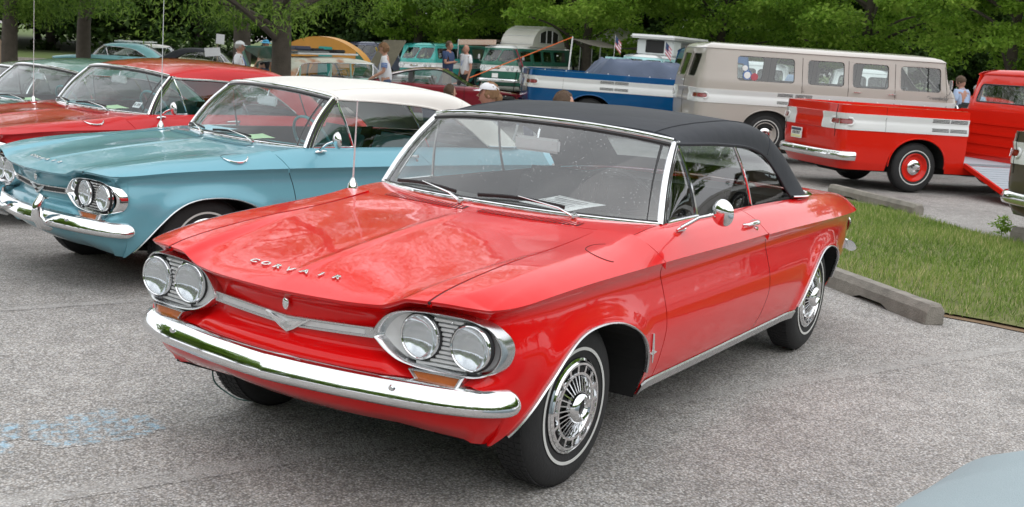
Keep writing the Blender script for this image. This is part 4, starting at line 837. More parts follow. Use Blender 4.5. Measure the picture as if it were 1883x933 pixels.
def tri_mesh(name, V, F_, tone, mat):
    """V (n,3), F (m,k) arrays, tone per face"""
    me = bpy.data.meshes.new(name); k = F_.shape[1]; me.vertices.add(len(V)); me.vertices.foreach_set('co', V.astype(np.float32).ravel()); me.loops.add(F_.size); me.loops.foreach_set('vertex_index', F_.astype(np.int32).ravel())
    me.polygons.add(len(F_)); me.polygons.foreach_set('loop_start', np.arange(0, F_.size, k, dtype=np.int32)); me.polygons.foreach_set('loop_total', np.full(len(F_), k, np.int32)); me.update(calc_edges=True)
    a = me.attributes.new('tone', 'FLOAT', 'FACE'); a.data.foreach_set('value', tone.astype(np.float32)); me.materials.append(mat); return me
nb = 95000; u = rng.uniform(-6.5, 9.5, nb); k = rng.uniform(0, 1, nb)**.9; e0, e1 = edge0(u)-.03, edge1(u)+.02; v = e0+(e1-e0)*k; q = O_[None]+U_[None]*u[:, None]+N_[None]*v[:, None]
zg = G(q[:, 0], q[:, 1])+.02+.05*np.sin(PI*np.clip(k, 0, 1)); patch = .5+.5*np.sin(q[:, 0]*2.1+np.sin(q[:, 1]*3.))*np.sin(q[:, 1]*1.7+1); h = rng.uniform(.02, .075, nb)*(.75+.5*patch); an = rng.uniform(0, 2*PI, nb); le = rng.uniform(.0, .045, nb); an2 = rng.uniform(0, 2*PI, nb)
wd = rng.uniform(.0025, .005, nb); V = np.zeros((nb, 3, 3)); V[:, 0] = np.stack([q[:, 0]-wd*np.cos(an), q[:, 1]-wd*np.sin(an), zg], 1); V[:, 1] = np.stack([q[:, 0]+wd*np.cos(an), q[:, 1]+wd*np.sin(an), zg], 1); V[:, 2] = np.stack([q[:, 0]+le*np.cos(an2), q[:, 1]+le*np.sin(an2), zg+h], 1)
tone = np.clip(.44+.55*(patch-.5)*(.5+.5*np.sin(q[:, 1]*.9))+rng.normal(0, .2, nb)+.4*(rng.uniform(0, 1, nb) > .87), 0, 1)
o = link('grass_blades', tri_mesh('grass_blades', V.reshape(-1, 3), np.arange(nb*3).reshape(-1, 3), tone, GRASS)); tag(o, 'mown grass with dry straw-coloured blades on the island behind the bright red convertible', 'grass', kind='stuff')
# ================================================================ forward-control vans and pickups (X forward, front axle at 0, rear axle -2.41)
VR = np.array([(.955, 0), (.945, .35), (.90, .60), (.80, .765), (.66, .835), (.45, .868), (0, .884), (-1.2, .89), (-2.4, .885), (-3.1, .872), (-3.42, .855), (-3.54, .820), (-3.59, .735), (-3.615, .40), (-3.62, 0)])
_vd = np.r_[0, np.cumsum(np.linalg.norm(np.diff(VR, axis=0), axis=1))]; vplan = mono(_vd, VR); VS = _vd[-1]; _vs = np.linspace(0, VS, 1500); _vc = vplan(_vs)
def vs_at_x(x): return float(np.interp(-x, -_vc[:, 0], _vs))
def vnrm(s_):
    a, b = vplan(np.clip(s_-.03, 0, VS)), vplan(np.clip(s_+.03, 0, VS)); t = b-a; n = np.array([t[1], -t[0]]); return n/np.linalg.norm(n)
_vz = np.array([.27, .36, .50, .66, .795, .80, .83, .90, .935, .985, 1.02, 1.025, 1.10, 1.17, 1.30, 1.45, 1.60, 1.66])
_vo = {0: [-.16, -.07, -.03, -.005, 0, .010, .012, .004, -.006, .006, .012, .002, -.02, -.06, -.20, -.36, -.51, -.56],   # nose
       1: [-.05, -.02, -.008, 0, 0, .008, .010, .003, -.006, .004, .010, .0, -.006, -.014, -.045, -.075, -.105, -.12],  # flank
       2: [-.10, -.04, -.015, 0, 0, .008, .010, .003, -.006, .004, .010, .0, -.006, -.014, -.050, -.090, -.13, -.15]}   # tail
_vof = {k: mono(_vz, v) for k, v in _vo.items()}
def vS(s_, z):
    """point of the body skin at perimeter s (0..2*VS, left half then right half) and height z"""
    right = s_ > VS; q = 2*VS-s_ if right else s_
    c = vplan(q); x = c[0]; kf = float(smooth((x-.50)/.38)); kr = float(smooth((-3.38-x)/.2)); o = float(_vof[0](z))*kf+float(_vof[2](z))*kr+float(_vof[1](z))*(1-kf-kr)
    n = vnrm(q)
    if kf > 0 and n[1] > .3 and z > 1.1:   # windscreen corner leans back rather than in
        os_ = float(_vof[1](z)); P = np.array([x+o*n[0]*1., c[1]+(os_ if n[1] > .8 else os_*1.0)*abs(n[1]), z]); P[0] = x+o*max(n[0], .0) - (0 if n[0] > .5 else 0)
    else: P = np.array([x+o*n[0], c[1]+o*n[1], z])
    if right: P[1] *= -1
    return P
def vx(x, side): s_ = vs_at_x(x); return s_ if side > 0 else 2*VS-s_
def vpatch(slist, zlist, off=0.):
    A = np.zeros((len(slist), len(zlist), 3))
    for i, s_ in enumerate(slist):
        for j, z in enumerate(zlist):
            P = vS(s_, z)
            if off: q = 2*VS-s_ if s_ > VS else s_; n = vnrm(q); P = P+off*np.array([n[0], n[1]*(1 if s_ <= VS else -1), 0])
            A[i, j] = P
    return A
def vgrid(mb, s0, s1, z0, z1, holes=(), ns=90, nz=4, off=0., arch=False, extra=()):
    S_ = set(np.round(np.linspace(s0, s1, ns), 4)); Z_ = set(np.round(np.linspace(z0, z1, nz), 4)) | {round(z, 4) for z in _vz if z0 < z < z1}
    for h in holes:
        for v in h[:2]:
            if s0 < v < s1: S_.add(round(v, 4))
        for v in h[2:4]:
            if z0 < v < z1: Z_.add(round(v, 4))
    for v in extra: S_.add(round(v, 4))
    S_, Z_ = sorted(S_), sorted(Z_); A = vpatch(S_, Z_, off)
    if arch:
        for i, s_ in enumerate(S_):
            x = A[i, 0, 0]; za = 0
            for cx in (0, -2.41):
                d = abs(x-cx)
                if abs(A[i, 0, 1]) > .6 and d < .435: za = max(za, .33+.40*math.sqrt(max(0, 1-(d/.435)**2.6)))
            if za > Z_[0]:
                for j, z in enumerate(Z_):
                    zz = z1-(z1-z)*(z1-za)/(z1-z0); A[i, j] = vS(s_, zz)
    mask = np.ones((len(S_)-1, len(Z_)-1), bool)
    for i in range(len(S_)-1):
        sm = (S_[i]+S_[i+1])/2
        for j in range(len(Z_)-1):
            zm = (Z_[j]+Z_[j+1])/2
            if any(h[0] < sm < h[1] and h[2] < zm < h[3] for h in holes): mask[i, j] = False
    mb.grid(A, mask=mask, flip=False); return A
def rrect(s0, s1, z0, z1, r, n=6):
    P = []
    for cx, cz, a0 in ((s1-r, z1-r, 0), (s0+r, z1-r, 90), (s0+r, z0+r, 180), (s1-r, z0+r, 270)):
        for k in range(n+1): a = math.radians(a0+90*k/n); P.append((cx+r*math.cos(a), cz+r*math.sin(a)))
    return P
def vwindow(body, car, h, mat, gm, r=.05, split=()):
    s0, s1, z0, z1 = h; I = rrect(s0+.012, s1-.012, z0+.012, z1-.012, r); n = len(I); O = []
    for (a, b) in I:   # matching point on the square hole
        ca, cb = (s0+s1)/2, (z0+z1)/2; da, db = a-ca, b-cb; k = min((s1-ca)/abs(da) if da else 9, (z1-cb)/abs(db) if db else 9); O.append((ca+da*k, cb+db*k))
    ro = [vS(*p) for p in O]; ri = [vS(*p) for p in I]; rin = [vpatch([p[0]], [p[1]], -.025)[0, 0] for p in I]
    fr = MB().grid(np.stack([ro, ri, rin], 1), closeu=True, flip=True).obj('window', mat, car, ang=30)
    MB().tube(rin, .009, 5, closed=True).obj('rubber_seal', BLACK, fr)
    ss = np.linspace(s0, s1, 9); zz = np.linspace(z0, z1, 5); MB().grid(vpatch(ss, zz, -.018)).obj('pane', gm, fr)
    for sp in split: MB().tube([vpatch([sp], [z], -.012)[0, 0] for z in np.linspace(z0, z1, 5)], .009, 6).obj('divider', BLACK, fr)
    return fr
def vseam(mb, pts, off=.0012, w_=.004):
    P = [vpatch([a], [b], off)[0, 0] for a, b in pts]; mb.tube(P, w_, 4, flat=(1, .35), ref=(0, 1, 0))
def van(x, y, rz, label, main, band=WHITE, roofm=None, kind='van', lower=None, name='parked_van', cat='van', sc=1., tilt=None, z=None, open_side=None, inner=BLACK, glassm=None, script=True, curtains=None, wheelc=None, detail=1, windows=True, band_lower=None, dz=0):
    if z is None: car = gempty(name, x, y, rz, label, cat, None, sc, dz)
    else: car = empty(name, (x, y, z), rz, label, cat, None, sc, tilt)
    lower = lower or main; roofm = roofm or main; gm = glassm or GLV; pick = kind == 'pickup'; S2 = 2*VS; ztop = 1.13 if pick else 1.66
    gap = []
    if open_side: s_a, s_b = sorted([vx(-1.68, open_side), vx(-.60, open_side)]); gap = [(s_a, s_b, .40, 2.)]
    mb = MB(); vgrid(mb, 0, S2, .27, .80, ns=220, nz=6, arch=True, holes=gap); mb.obj('lower_body', lower, car, ang=30)
    sC = float(np.interp(.40, _vc[-400:, 1][::-1], _vs[-400:][::-1])); bh = list(gap)+([(sC, S2-sC, .70, 1.03)] if band is not main else [])
    if kind == 'van' or pick:
        lv = []
        for sd_ in (1, -1):
            for xa, xb in ((-1.98, -1.70), (-2.28, -2.02)) if not pick else ((-1.97, -1.71), (-2.25, -1.99)):
                a, b = sorted([vx(xa, sd_), vx(xb, sd_)]); lv.append((a, b))
    mb = MB(); vgrid(mb, 0, S2, .80, 1.02, ns=200, nz=9, holes=bh); bd = mb.obj('belt_band', band, car, ang=30)
    if band is not main:
        mb = MB(); vgrid(mb, sC, S2-sC, .80, 1.02, ns=20, nz=9); mb.obj('tailgate_panel', main, car, ang=30)
        for c_ in (sC, S2-sC): MB().tube(spline(vpatch([c_], np.linspace(.805, 1.015, 8), .006)[0], 16), .012, 6).obj('band_end', band, bd)
    for a, b in lv:
        for z_ in (.965, .983, 1.001, .845, .862, .879):
            P = vpatch(np.linspace(a, b, 4), [z_-.0045, z_+.0045], .0025); MB().grid(P).obj('louvre', BLACK, bd, smooth_=False)
    # windows
    H = []
    if not pick:
        for sd_ in (1, -1):
            for i, (xa, xb) in enumerate(((.52, -.22), (-.40, -1.04), (-1.16, -1.80), (-2.0, -2.98))):
                a, b = sorted([vx(xa, sd_), vx(xb, sd_)]); H.append((a, b, 1.17, 1.585, i))
        a = vs_at_x(-3.583); ra = float(np.interp(.56, _vc[-400:, 1][::-1], _vs[-400:][::-1])); rb_ = float(np.interp(.06, _vc[-400:, 1][::-1], _vs[-400:][::-1]))
        H += [(ra, rb_, 1.19, 1.585, 8), (S2-rb_, S2-ra, 1.19, 1.585, 8)]
    fs = float(np.interp(.70, _vc[:300, 1], _vs[:300]))
    H += [(.015, fs, 1.16, 1.60, 9), (S2-fs, S2-.015, 1.16, 1.60, 9)]
    if not pick:
        mb = MB(); A = vgrid(mb, 0, S2, 1.02, 1.66, holes=H, ns=190, nz=8); ub = mb.obj('upper_body', main, car, ang=30)
        ss = np.linspace(0, S2, 190); ring = vpatch(ss, [1.66])[:, 0]; c = ring[:, :2].copy(); c[:, 1] = 0; c[:, 0] = np.clip(c[:, 0], -3.1, .0)
        rows = []
        for k, dz_ in ((0, 0), (-.02, .012), (.0, .02), (.08, .055), (.25, .085), (.6, .11), (1, .115)): q = ring.copy(); q[:, :2] = ring[:, :2]*(1-k)+c*k; q[:, 2] += dz_; rows.append(q)
        MB().grid(np.stack(rows, 1)).obj('roof', roofm, car, ang=40)
    else:
        # bed rail then cab
        mb = MB(); mb_h = gap
        vgrid(mb, vx(-.62, 1), vx(-.62, -1), 1.02, ztop, ns=120, nz=3, holes=gap); A1 = vpatch(np.linspace(vx(-.62, 1), vx(-.62, -1), 120), [ztop]); 
        ring = A1[:, 0]; cc = np.array([-2.2, 0]); r2 = ring.copy(); d = cc-r2[:, :2]
        k_ = .055/np.maximum(np.abs(r2[:, 1]), .3); r2[:, 1] *= (1-.065); r2[:, 0] = np.where(r2[:, 0] < -3.4, r2[:, 0]+.06, r2[:, 0]); r3 = r2.copy(); r3[:, 2] = .78
        ssr = np.linspace(vx(-.62, 1), vx(-.62, -1), 120); mk_ = np.ones((119, 2), bool)
        if open_side:
            for i in range(119):
                if gap[0][0] < (ssr[i]+ssr[i+1])/2 < gap[0][1]: mk_[i] = False
        mb.grid(np.stack([ring+[0, 0, 0], r2+[0, 0, .006], r3], 1), mask=mk_); mb.obj('cargo_bed_side', main, car, ang=30)
        for i in range(6): pass
        MB().box((-3.5, -.80, .74), (-1.75, .80, .78)).obj('bed_floor', main, car, smooth_=False)
        fl = MB().box((-1.75, -.82, .40), (-.62, .82, .43)).obj('low_floor', CARPET if not open_side else FLOORG, car, smooth_=False)
        bh_ = MB(); bh_.box((-1.76, -.80, .43), (-1.73, .80, .78)); bh_.box((-.64, -.84, .40), (-.60, .84, 1.15)); 
        for k in range(4): bh_.box((-.66, -.80, .50+.15*k), (-.635, .80, .53+.15*k))
        bh_.obj('bulkhead', main, car, smooth_=False)
        far = MB(); sd_ = -(open_side or 1)
        for k in range(3): far.box((-1.7, min(sd_*.80, sd_*.83), .50+.17*k), (-.66, max(sd_*.80, sd_*.83), .56+.17*k))
        far.obj('inner_ribs', main, car, smooth_=False)
        for k in range(7): MB().ball((-.9-.4*k, (open_side or 1)*-.80, 1.142), .012, 8, 5).obj('tie_down_stud', WHITE, car)
        # cab: own ring
        PC = np.array([(.955, 0), (.945, .35), (.90, .60), (.80, .765), (.66, .835), (.45, .868), (0, .884), (-.36, .885), (-.50, .86), (-.58, .79), (-.61, .65), (-.62, 0)]); dc = np.r_[0, np.cumsum(np.linalg.norm(np.diff(PC, axis=0), axis=1))]; pc = mono(dc, PC); CS = dc[-1]
        def cS(q, z):
            rt = q > CS; u = 2*CS-q if rt else q; c = pc(u); a, b = pc(max(u-.03, 0)), pc(min(u+.03, CS)); t = b-a; n = np.array([t[1], -t[0]]); n /= np.linalg.norm(n); kf = float(smooth((c[0]-.50)/.38)); kr = float(smooth((-.50-c[0])/.08))
            o = float(_vof[0](z))*kf+float(_vof[2](z))*kr*1.2+float(_vof[1](z))*(1-kf-kr)
            if kf > 0 and n[1] > .3 and z > 1.1: P = np.array([c[0]+o*max(n[0], 0), c[1]+float(_vof[1](z))*abs(n[1]), z])
            else: P = np.array([c[0]+o*n[0], c[1]+o*n[1], z])
            if rt: P[1] *= -1
            return P
        qf = float(np.interp(.70, pc(np.linspace(0, CS*.4, 200))[:, 1], np.linspace(0, CS*.4, 200)))
        qx = lambda xx, sd_: (lambda u: u if sd_ > 0 else 2*CS-u)(float(np.interp(-xx, -pc(np.linspace(0, CS, 800))[:, 0], np.linspace(0, CS, 800))))
        qr = float(np.interp(-.62, [-.62], [CS])); qb = CS-.62
        HC = [(.015, qf, 1.16, 1.60), (2*CS-qf, 2*CS-.015, 1.16, 1.60), (qb, 2*CS-qb, 1.26, 1.54)]
        for sd_ in (1, -1): a, b = sorted([qx(.52, sd_), qx(-.34, sd_)]); HC.append((a, b, 1.19, 1.53))
        S_ = sorted(set(np.round(np.linspace(0, 2*CS, 130), 4)) | {round(v, 4) for h in HC for v in h[:2]}); Z_ = sorted({round(z, 4) for z in _vz if z > 1.02} | {1.02, 1.19, 1.53, 1.16, 1.26, 1.54} ); Av = np.array([[cS(q, z) for z in Z_] for q in S_])
        mask = np.array([[not any(h[0] < (S_[i]+S_[i+1])/2 < h[1] and h[2] < (Z_[j]+Z_[j+1])/2 < h[3] for h in HC) for j in range(len(Z_)-1)] for i in range(len(S_)-1)])
        MB().grid(Av, mask=mask).obj('cab', main, car, ang=30); ring = Av[:, -1]; c = ring.copy(); c[:, 1] = 0; c[:, 0] = np.clip(c[:, 0], -.3, 0); rows = []
        for k, dz_ in ((0, 0), (-.035, .010), (-.01, .03), (.1, .06), (.35, .09), (1, .10)): q = ring*(1-k)+c*k; q[:, 2] = ring[:, 2]+dz_; rows.append(q)
        MB().grid(np.stack(rows, 1)).obj('roof', roofm, car, ang=40)
        for h in HC:
            I = rrect(h[0]+.01, h[1]-.01, h[2]+.01, h[3]-.01, .05); O = []
            for (a, b) in I: ca, cb = (h[0]+h[1])/2, (h[2]+h[3])/2; da, db = a-ca, b-cb; k = min((h[1]-ca)/abs(da) if da else 9, (h[3]-cb)/abs(db) if db else 9); O.append((ca+da*k, cb+db*k))
            wn = MB().grid(np.stack([[cS(*p) for p in O], [cS(*p) for p in I]], 1), closeu=True, flip=True).obj('window', main, car); MB().tube([cS(*p) for p in I], .011, 5, closed=True).obj('rubber_seal', BLACK, wn)
            MB().grid(np.array([[cS(a, b)*[1, .995, 1] for b in np.linspace(h[2], h[3], 4)] for a in np.linspace(h[0], h[1], 9)])).obj('pane', gm, wn)
        # tailgate seams
    seam = MB()
    if pick:
        for sd_ in (1, -1):
            st = float(np.interp(.70, _vc[-400:, 1][::-1], _vs[-400:][::-1])); st = st if sd_ > 0 else S2-st; MB().tube(vpatch([st], np.linspace(.70, ztop, 8), .001)[0], .005, 4).obj('tailgate_seam', WELL, car)
            MB().tube(vpatch([vx(-2.95, sd_)], np.linspace(.80, ztop, 8), .001)[0], .002, 4).obj('panel_seam', WELL, car)
    else:
        for h in H:
            if h[4] < 8: vwindow(None, car, h[:4], main, gm, .055, split=[h[0 if (h[0] < VS) else 1]+(.24 if h[0] < VS else -.24)] if h[4] == 0 else ())
            elif h[4] == 8: vwindow(None, car, h[:4], main, gm, .05)
        for sd_ in (1, -1):
            for xs_ in (.62, -.30, -1.10, -1.88): MB().tube(vpatch([vx(xs_, sd_)], np.linspace(.42 if xs_ > .5 else .40, 1.60, 14), .0008)[0], .004, 4).obj('door_seam', WELL, car)
            for xs_ in (-.42, -1.02):
                p = vS(vx(xs_+.10, sd_), 1.105); MB().tube([p+[.02, sd_*.0, 0], p+[.02, sd_*.03, 0], p+[-.10, sd_*.035, 0]], [.010, .009, .007], 6).obj('door_handle', CHROME, car)
            for xs_ in (-.28, -1.86): p = vS(vx(xs_, sd_), 1.09); MB().rbox(tuple(p-[.018, .014, .03]), tuple(p+[.018, .014, .03]), .005).obj('hinge', main, car)
        MB().tube(vpatch([VS], np.linspace(.42, 1.60, 12), .0008)[0], .004, 4).obj('door_seam', WELL, car)
        p = vS(VS-.06, 1.12); MB().tube([p, p+[-.03, 0, 0], p+[-.03, -.09, .0]], [.012, .009, .007], 6).obj('door_handle', CHROME, car)
    if not pick:
        for h in H:
            if h[4] == 9: vwindow(None, car, h[:4], main, gm, .09)
    # lamps front: oval pods with twin lamps, grille badge between
    for sd_ in (1, -1):
        for k, yy in enumerate((.50, .66)):
            s_ = float(np.interp(yy, _vc[:400, 1], _vs[:400])); P = vS(s_ if sd_ > 0 else S2-s_, .91); c = tuple(P+np.array([-.012, 0, 0])); hl = MB().lathe([(.092, 0), (.090, .022), (.080, .026), (.075, .018)], 24, 'X', c).obj('headlamp', CHROME, car)
            MB().lathe([(.076, .018), (.05, .028), (0, .033)], 24, 'X', c).obj('lens', LENSV, hl)
        s_ = float(np.interp(.60, _vc[-400:, 1][::-1], _vs[-400:][::-1])); s2 = float(np.interp(.845, _vc[-700:, 1][::-1], _vs[-700:][::-1]))
        # tail lamp: white oval pod wrapped on the corner with red lens
        a, b = sorted([s_, s2]); a, b = (a-.0, b+.0); pts = rrect(a-.05 if sd_ > 0 else S2-b-.0, b if sd_ > 0 else S2-a+.05, .865, .955, .044, 5)
        rr_ = [vpatch([p[0]], [p[1]], .012)[0, 0] for p in pts]; tl = MB().tube(rr_, .014, 6, closed=True).obj('tail_lamp', band, car)
        cc = np.mean(rr_, 0); q0 = pts; Ls = sorted({p[0] for p in pts}); M_ = vpatch(np.linspace(min(p[0] for p in pts)+.012, max(p[0] for p in pts)-.012, 8), [.878, .895, .91, .925, .942], .010); MB().grid(M_).obj('lens', REDL, tl)
        mid = (pts[0][0]*.5+min(p[0] for p in pts)*.5); MB().tube(vpatch([mid], [.868, .91, .952], .016)[0], .006, 5).obj('lens_divider', CHROME, tl)
    MB().grid(np.array([[(.962-.05*(yy/.3)**2+o, yy, z_) for o, z_ in ((0, .87), (.012, .875), (.014, .91), (.012, .945), (0, .95))] for yy in np.linspace(-.26, .26, 12)]), flip=False).obj('nose_badge', CHROME, car)
    # bumpers
    fb = spline([(1.05, 0, .46), (1.04, .4, .46), (.99, .66, .46), (.90, .82, .46), (.78, .90, .46), (.72, .905, .46)], 30); sec = [(-.035, .062), (-.01, .068), (.012, .045), (.022, .01), (.022, -.02), (.008, -.055), (-.02, -.06), (-.03, 0)]
    rb = spline([(-3.70, 0, .45), (-3.69, .45, .45), (-3.66, .68, .45), (-3.57, .84, .45), (-3.46, .91, .45), (-3.38, .92, .45)], 30)
    bm_ = CHROME if band is not PBLUE else WHITE
    MB().sweep(np.concatenate([mir(fb[:0:-1]), fb])[::1], sec if False else [(a, b) for a, b in sec]).obj('front_bumper', bm_, car, ang=60)
    rbo = MB().sweep(np.concatenate([mir(rb[:0:-1]), rb]), [(-a, b) for a, b in sec][::-1]).obj('rear_bumper', bm_, car, ang=60)
    for yy in (-.6, -.2, .2, .6): MB().ball((-3.70+.03*(yy/.6)**2-.02, yy, .47), .012, 8, 5).obj('bumper_bolt', CHROME, rbo)
    # wheels: larger, painted rim, chrome cap, wide whitewall
    wm = wheel_meshes()
    for xx in (0, -2.41):
        for sd_ in (1, -1):
            o = link('wheel', wm['tyre'], car); o.matrix_local = Matrix.Translation((xx, sd_*.745, .335)) @ Matrix.Scale(1.1, 4) @ (Matrix.Identity(4) if sd_ > 0 else Matrix.Rotation(PI, 4, 'Z'))
            link('whitewall', wm['stripe'], o)
            MB().lathe([(.176, .070), (.176, .080), (.168, .082), (.150, .060), (.13, .045), (.0, .045)], 40).obj('rim', wheelc or main, o); MB().lathe([(.095, .045), (.093, .070), (.075, .084), (.045, .086), (.040, .078), (.0, .080)], 32).obj('hub_cap', CHROME, o)
    mb = MB()
    for xx in (0, -2.41):
        for sd_ in (1, -1):
            a = np.linspace(0, PI, 16); P = [[(xx+.445*math.cos(t), sd_*yy, .33+.41*math.sin(t)**.8) for yy in (.875, .48)] for t in a]; mb.grid(np.array(P), flip=sd_ > 0); mb.add([(xx, sd_*.48, .25)]+[p[1] for p in P], [(0, i+1, i+2) for i in range(15)])
    mb.box((-3.4, -.62, .24), (.6, .62, .38)); mb.tube([(-3.1, -.3, .24), (-3.1, .5, .24)], .07); mb.obj('underbody', WELL, car, smooth_=False)
    for xx in (0, -2.41):
        for sd_ in (1, -1):
            a = np.linspace(.0, PI, 24); P = [vpatch([vx(xx+.435*math.cos(t), sd_)], [.335+.40*math.sin(t)**.82], .004)[0, 0] for t in a]; MB().tube(P, .011, 6).obj('wheel_arch_lip', lower, car)
    # interior
    mb = MB(); mb.box((-3.45 if not pick else -.58, -.80, .40), (.7, .80, .44)); 
    for sd_ in (1, -1):
        for xa, xb in ((-3.40, -1.8), (-1.7, -.1), (-.1, .60)) if not pick else ((-.58, .60),): mb.box((xa, min(sd_*.80, sd_*.83), .44), (xb, max(sd_*.80, sd_*.83), 1.14))
    mb.box((.50, -.78, .80), (.68, .78, 1.14)); mb.obj('cabin_tub', CARPET, car, smooth_=False)
    s_ = MB(); s_.rbox((-.62 if not pick else -.5, -.72, .55), (0, .72, .78), .05); s_.rbox((-.66 if not pick else -.54, -.72, .75), (-.52 if not pick else -.42, .72, 1.20), .05); s_.obj('front_seat', SEATG, car)
    if not pick:
        for xs_ in (-1.5, -2.6): s_ = MB(); s_.rbox((xs_-.5, -.70, .5), (xs_, .70, .72), .05); s_.rbox((xs_-.55, -.70, .7), (xs_-.42, .70, 1.14), .05); s_.obj('bench_seat', SEATG, car)
    Mw = Matrix.Translation((.28, .38, 1.10)) @ Matrix.Rotation(math.radians(-35), 4, 'Y'); c_ = MB(); c_.tube([tuple(Mw @ Vector((.20*math.cos(t), .20*math.sin(t), 0))) for t in np.linspace(0, 2*PI, 24, endpoint=False)], .011, 6, closed=True); c_.tube([tuple(Mw @ Vector((0, -.2, 0))), tuple(Mw @ Vector((0, .2, 0)))], .01, 5); c_.tube([tuple(Mw @ Vector((0, 0, 0))), tuple(Mw @ Vector((0, 0, -.5)))], .02, 6); c_.obj('steering_wheel', SEATG, car)
    if curtains is not None:
        for sd_ in (1, -1):
            for xa, xb in ((-1.16, -1.80), (-2.0, -2.98)):
                n_ = 30; P = [[(xa+(xb-xa)*t, sd_*(.77-.06*k+.012*math.sin(t*50)), 1.56-.40*k) for k in (0, 1)] for t in np.linspace(0, 1, n_)]; MB().grid(np.array(P)).obj('curtain', curtains, car)
    for sd_ in (1, -1):
        p = vS(vx(.58, sd_), 1.12); dm = MB().tube([p, p+[.03, sd_*.10, .05], p+[.02, sd_*.14, .14]], .008, 5).obj('door_mirror', CHROME, car); MB().rbox(tuple(p+[.0, sd_*.14-.05, .12]), tuple(p+[.03, sd_*.14+.05, .28]), .012).obj('mirror_head', CHROME, dm)
    for yy in (-.35, .25):
        w1 = vS(.05 if False else float(np.interp(abs(yy), _vc[:300, 1], _vs[:300])) if yy > 0 else S2-float(np.interp(abs(yy), _vc[:300, 1], _vs[:300])), 1.14); MB().tube([w1+[.02, 0, 0], w1+[.0, .15, .10], w1+[-.06, .38, .14]], [.010, .007, .005], 5).obj('wiper', BLACK, car)
    return car
GLV = glass('van_glass', (.80, .86, .85), 1.4); SEATG = basic('grey_vinyl', (.16, .17, .17), .6); FLOORG = basic('grey_ramp_paint', (.34, .38, .42), .6, var=.08, scale=5); CURT = basic('pale_curtain', (.55, .55, .50), .9)
LENSV = basic('headlamp_lens', (.62, .66, .68), .12, .25, var=.1, scale=30, coat=1)

# beige window van across the lot
bv = van(-17.9, -2.7, 2.23, 'beige window van with white belt band and louvres, behind the red pickup', BEIGE, roofm=BEIGE, sc=1.03, z=-.02, name='parked_van', wheelc=BEIGE, tilt=(.0, .02))
# bright red pickup with its side ramp lowered
rp = van(-15.875, -.037, 2.368, 'bright red pickup with white belt band and its side ramp lowered', TRED, kind='pickup', sc=1.025, z=-.135, tilt=(.018, .021), name='parked_pickup', cat='pickup', open_side=-1, wheelc=TRED)
rm = MB(); Mr = Matrix.Translation((-1.14, -.86, .40)) @ Matrix.Rotation(math.radians(17), 4, 'X')
# ramp panel hinged at the floor sill, sloping down to the ground
rmp = MB().box((-.53, -1.20, -.025), (.53, 0, -.005), Mr).obj('side_ramp', TRED, rp, smooth_=False); MB().box((-.49, -1.18, -.005), (.49, 0, .001), Mr).obj('ramp_deck', FLOORG, rmp, smooth_=False)
for k in range(14): MB().box((-.49, -1.15+.080*k, .0), (.49, -1.08+.080*k, .005), Mr).obj('ramp_rib', FLOORG, rmp, smooth_=False)
for a, b in ((-.53, -.49), (.49, .53)): MB().box((a, -1.20, -.005), (b, 0, .035), Mr).obj('ramp_edge', TRED, rmp, smooth_=False)
MB().box((-.53, -1.22, -.045), (.53, -1.19, .0), Mr).obj('ramp_lip', BLACK, rmp, smooth_=False)
MB().tube([tuple(Mr @ Vector((-.28+.12*math.cos(t)*(1+.1*math.sin(3*t)), -1.0+.05*math.sin(t), .015+.008*math.sin(5*t)))) for t in np.linspace(0, 11, 60)], .008, 5).obj('coiled_rope', WHITE, rmp)
MB().box((-3.668, .10, .60), (-3.655, .40, .75)).obj('licence_plate', PAPER, rp, smooth_=False)
pl = [c for c in rp.children if c.name.startswith('licence_plate')][0]; MB().box((-3.671, .11, .705), (-3.667, .39, .74)).obj('plate_header', SLATE, pl, smooth_=False); MB().box((-3.671, .11, .61), (-3.667, .39, .645)).obj('plate_footer', YEL, pl, smooth_=False)
for k in range(5): MB().box((-3.6715, .15+.045*k, .655), (-3.667, .175+.045*k, .695)).obj('plate_character', INK, pl, smooth_=False)
# blue and white pickup, tarp over its load
bp2 = van(-19.65, -6.9, 2.212, 'blue and white pickup with a tarp-covered load and open bed', BLUE, kind='pickup', sc=1.05, name='parked_pickup', cat='pickup', wheelc=WHITE, z=-.18, tilt=(.012, 0))
# olive brown pickup corner at the right edge
van(-11.56, 3.74, 2.368, 'olive brown pickup with white belt band, cut off by the right picture edge', OLIVE, kind='pickup', name='parked_pickup', cat='pickup', wheelc=OLIVE)
# ================================================================ background cars
RUSTY = basic('rusty_cream_roof', (.52, .50, .42), .7)
_n = RUSTY.node_tree; _p = _n.nodes['Principled BSDF']; _nz = N(_n, 'TexNoise', Scale=2.2, Detail=7.); L(_n, coords(_n), _nz.inputs['Vector']); _r = N(_n, 'ValToRGB'); _r.color_ramp.elements[0].position = .50; _r.color_ramp.elements[0].color = (.55, .55, .47, 1); _r.color_ramp.elements[1].position = .62; _r.color_ramp.elements[1].color = (.40, .20, .11, 1); L(_n, _nz.outputs['Fac'], _r.inputs['Fac']); L(_n, _r.outputs[0], _p.inputs['Base Color'])
LIDM = basic('lid_underside', (.17, .15, .11), .7, var=.3); YELS = basic('yellow_strap', (.55, .36, .03), .7); CREAM = basic('cream_panel', (.50, .49, .45), .5, var=.05); CREAMW = basic('white_canvas_panel', (.60, .64, .64), .6, var=.05)
def fw(rz): return np.array([math.cos(rz), math.sin(rz)])
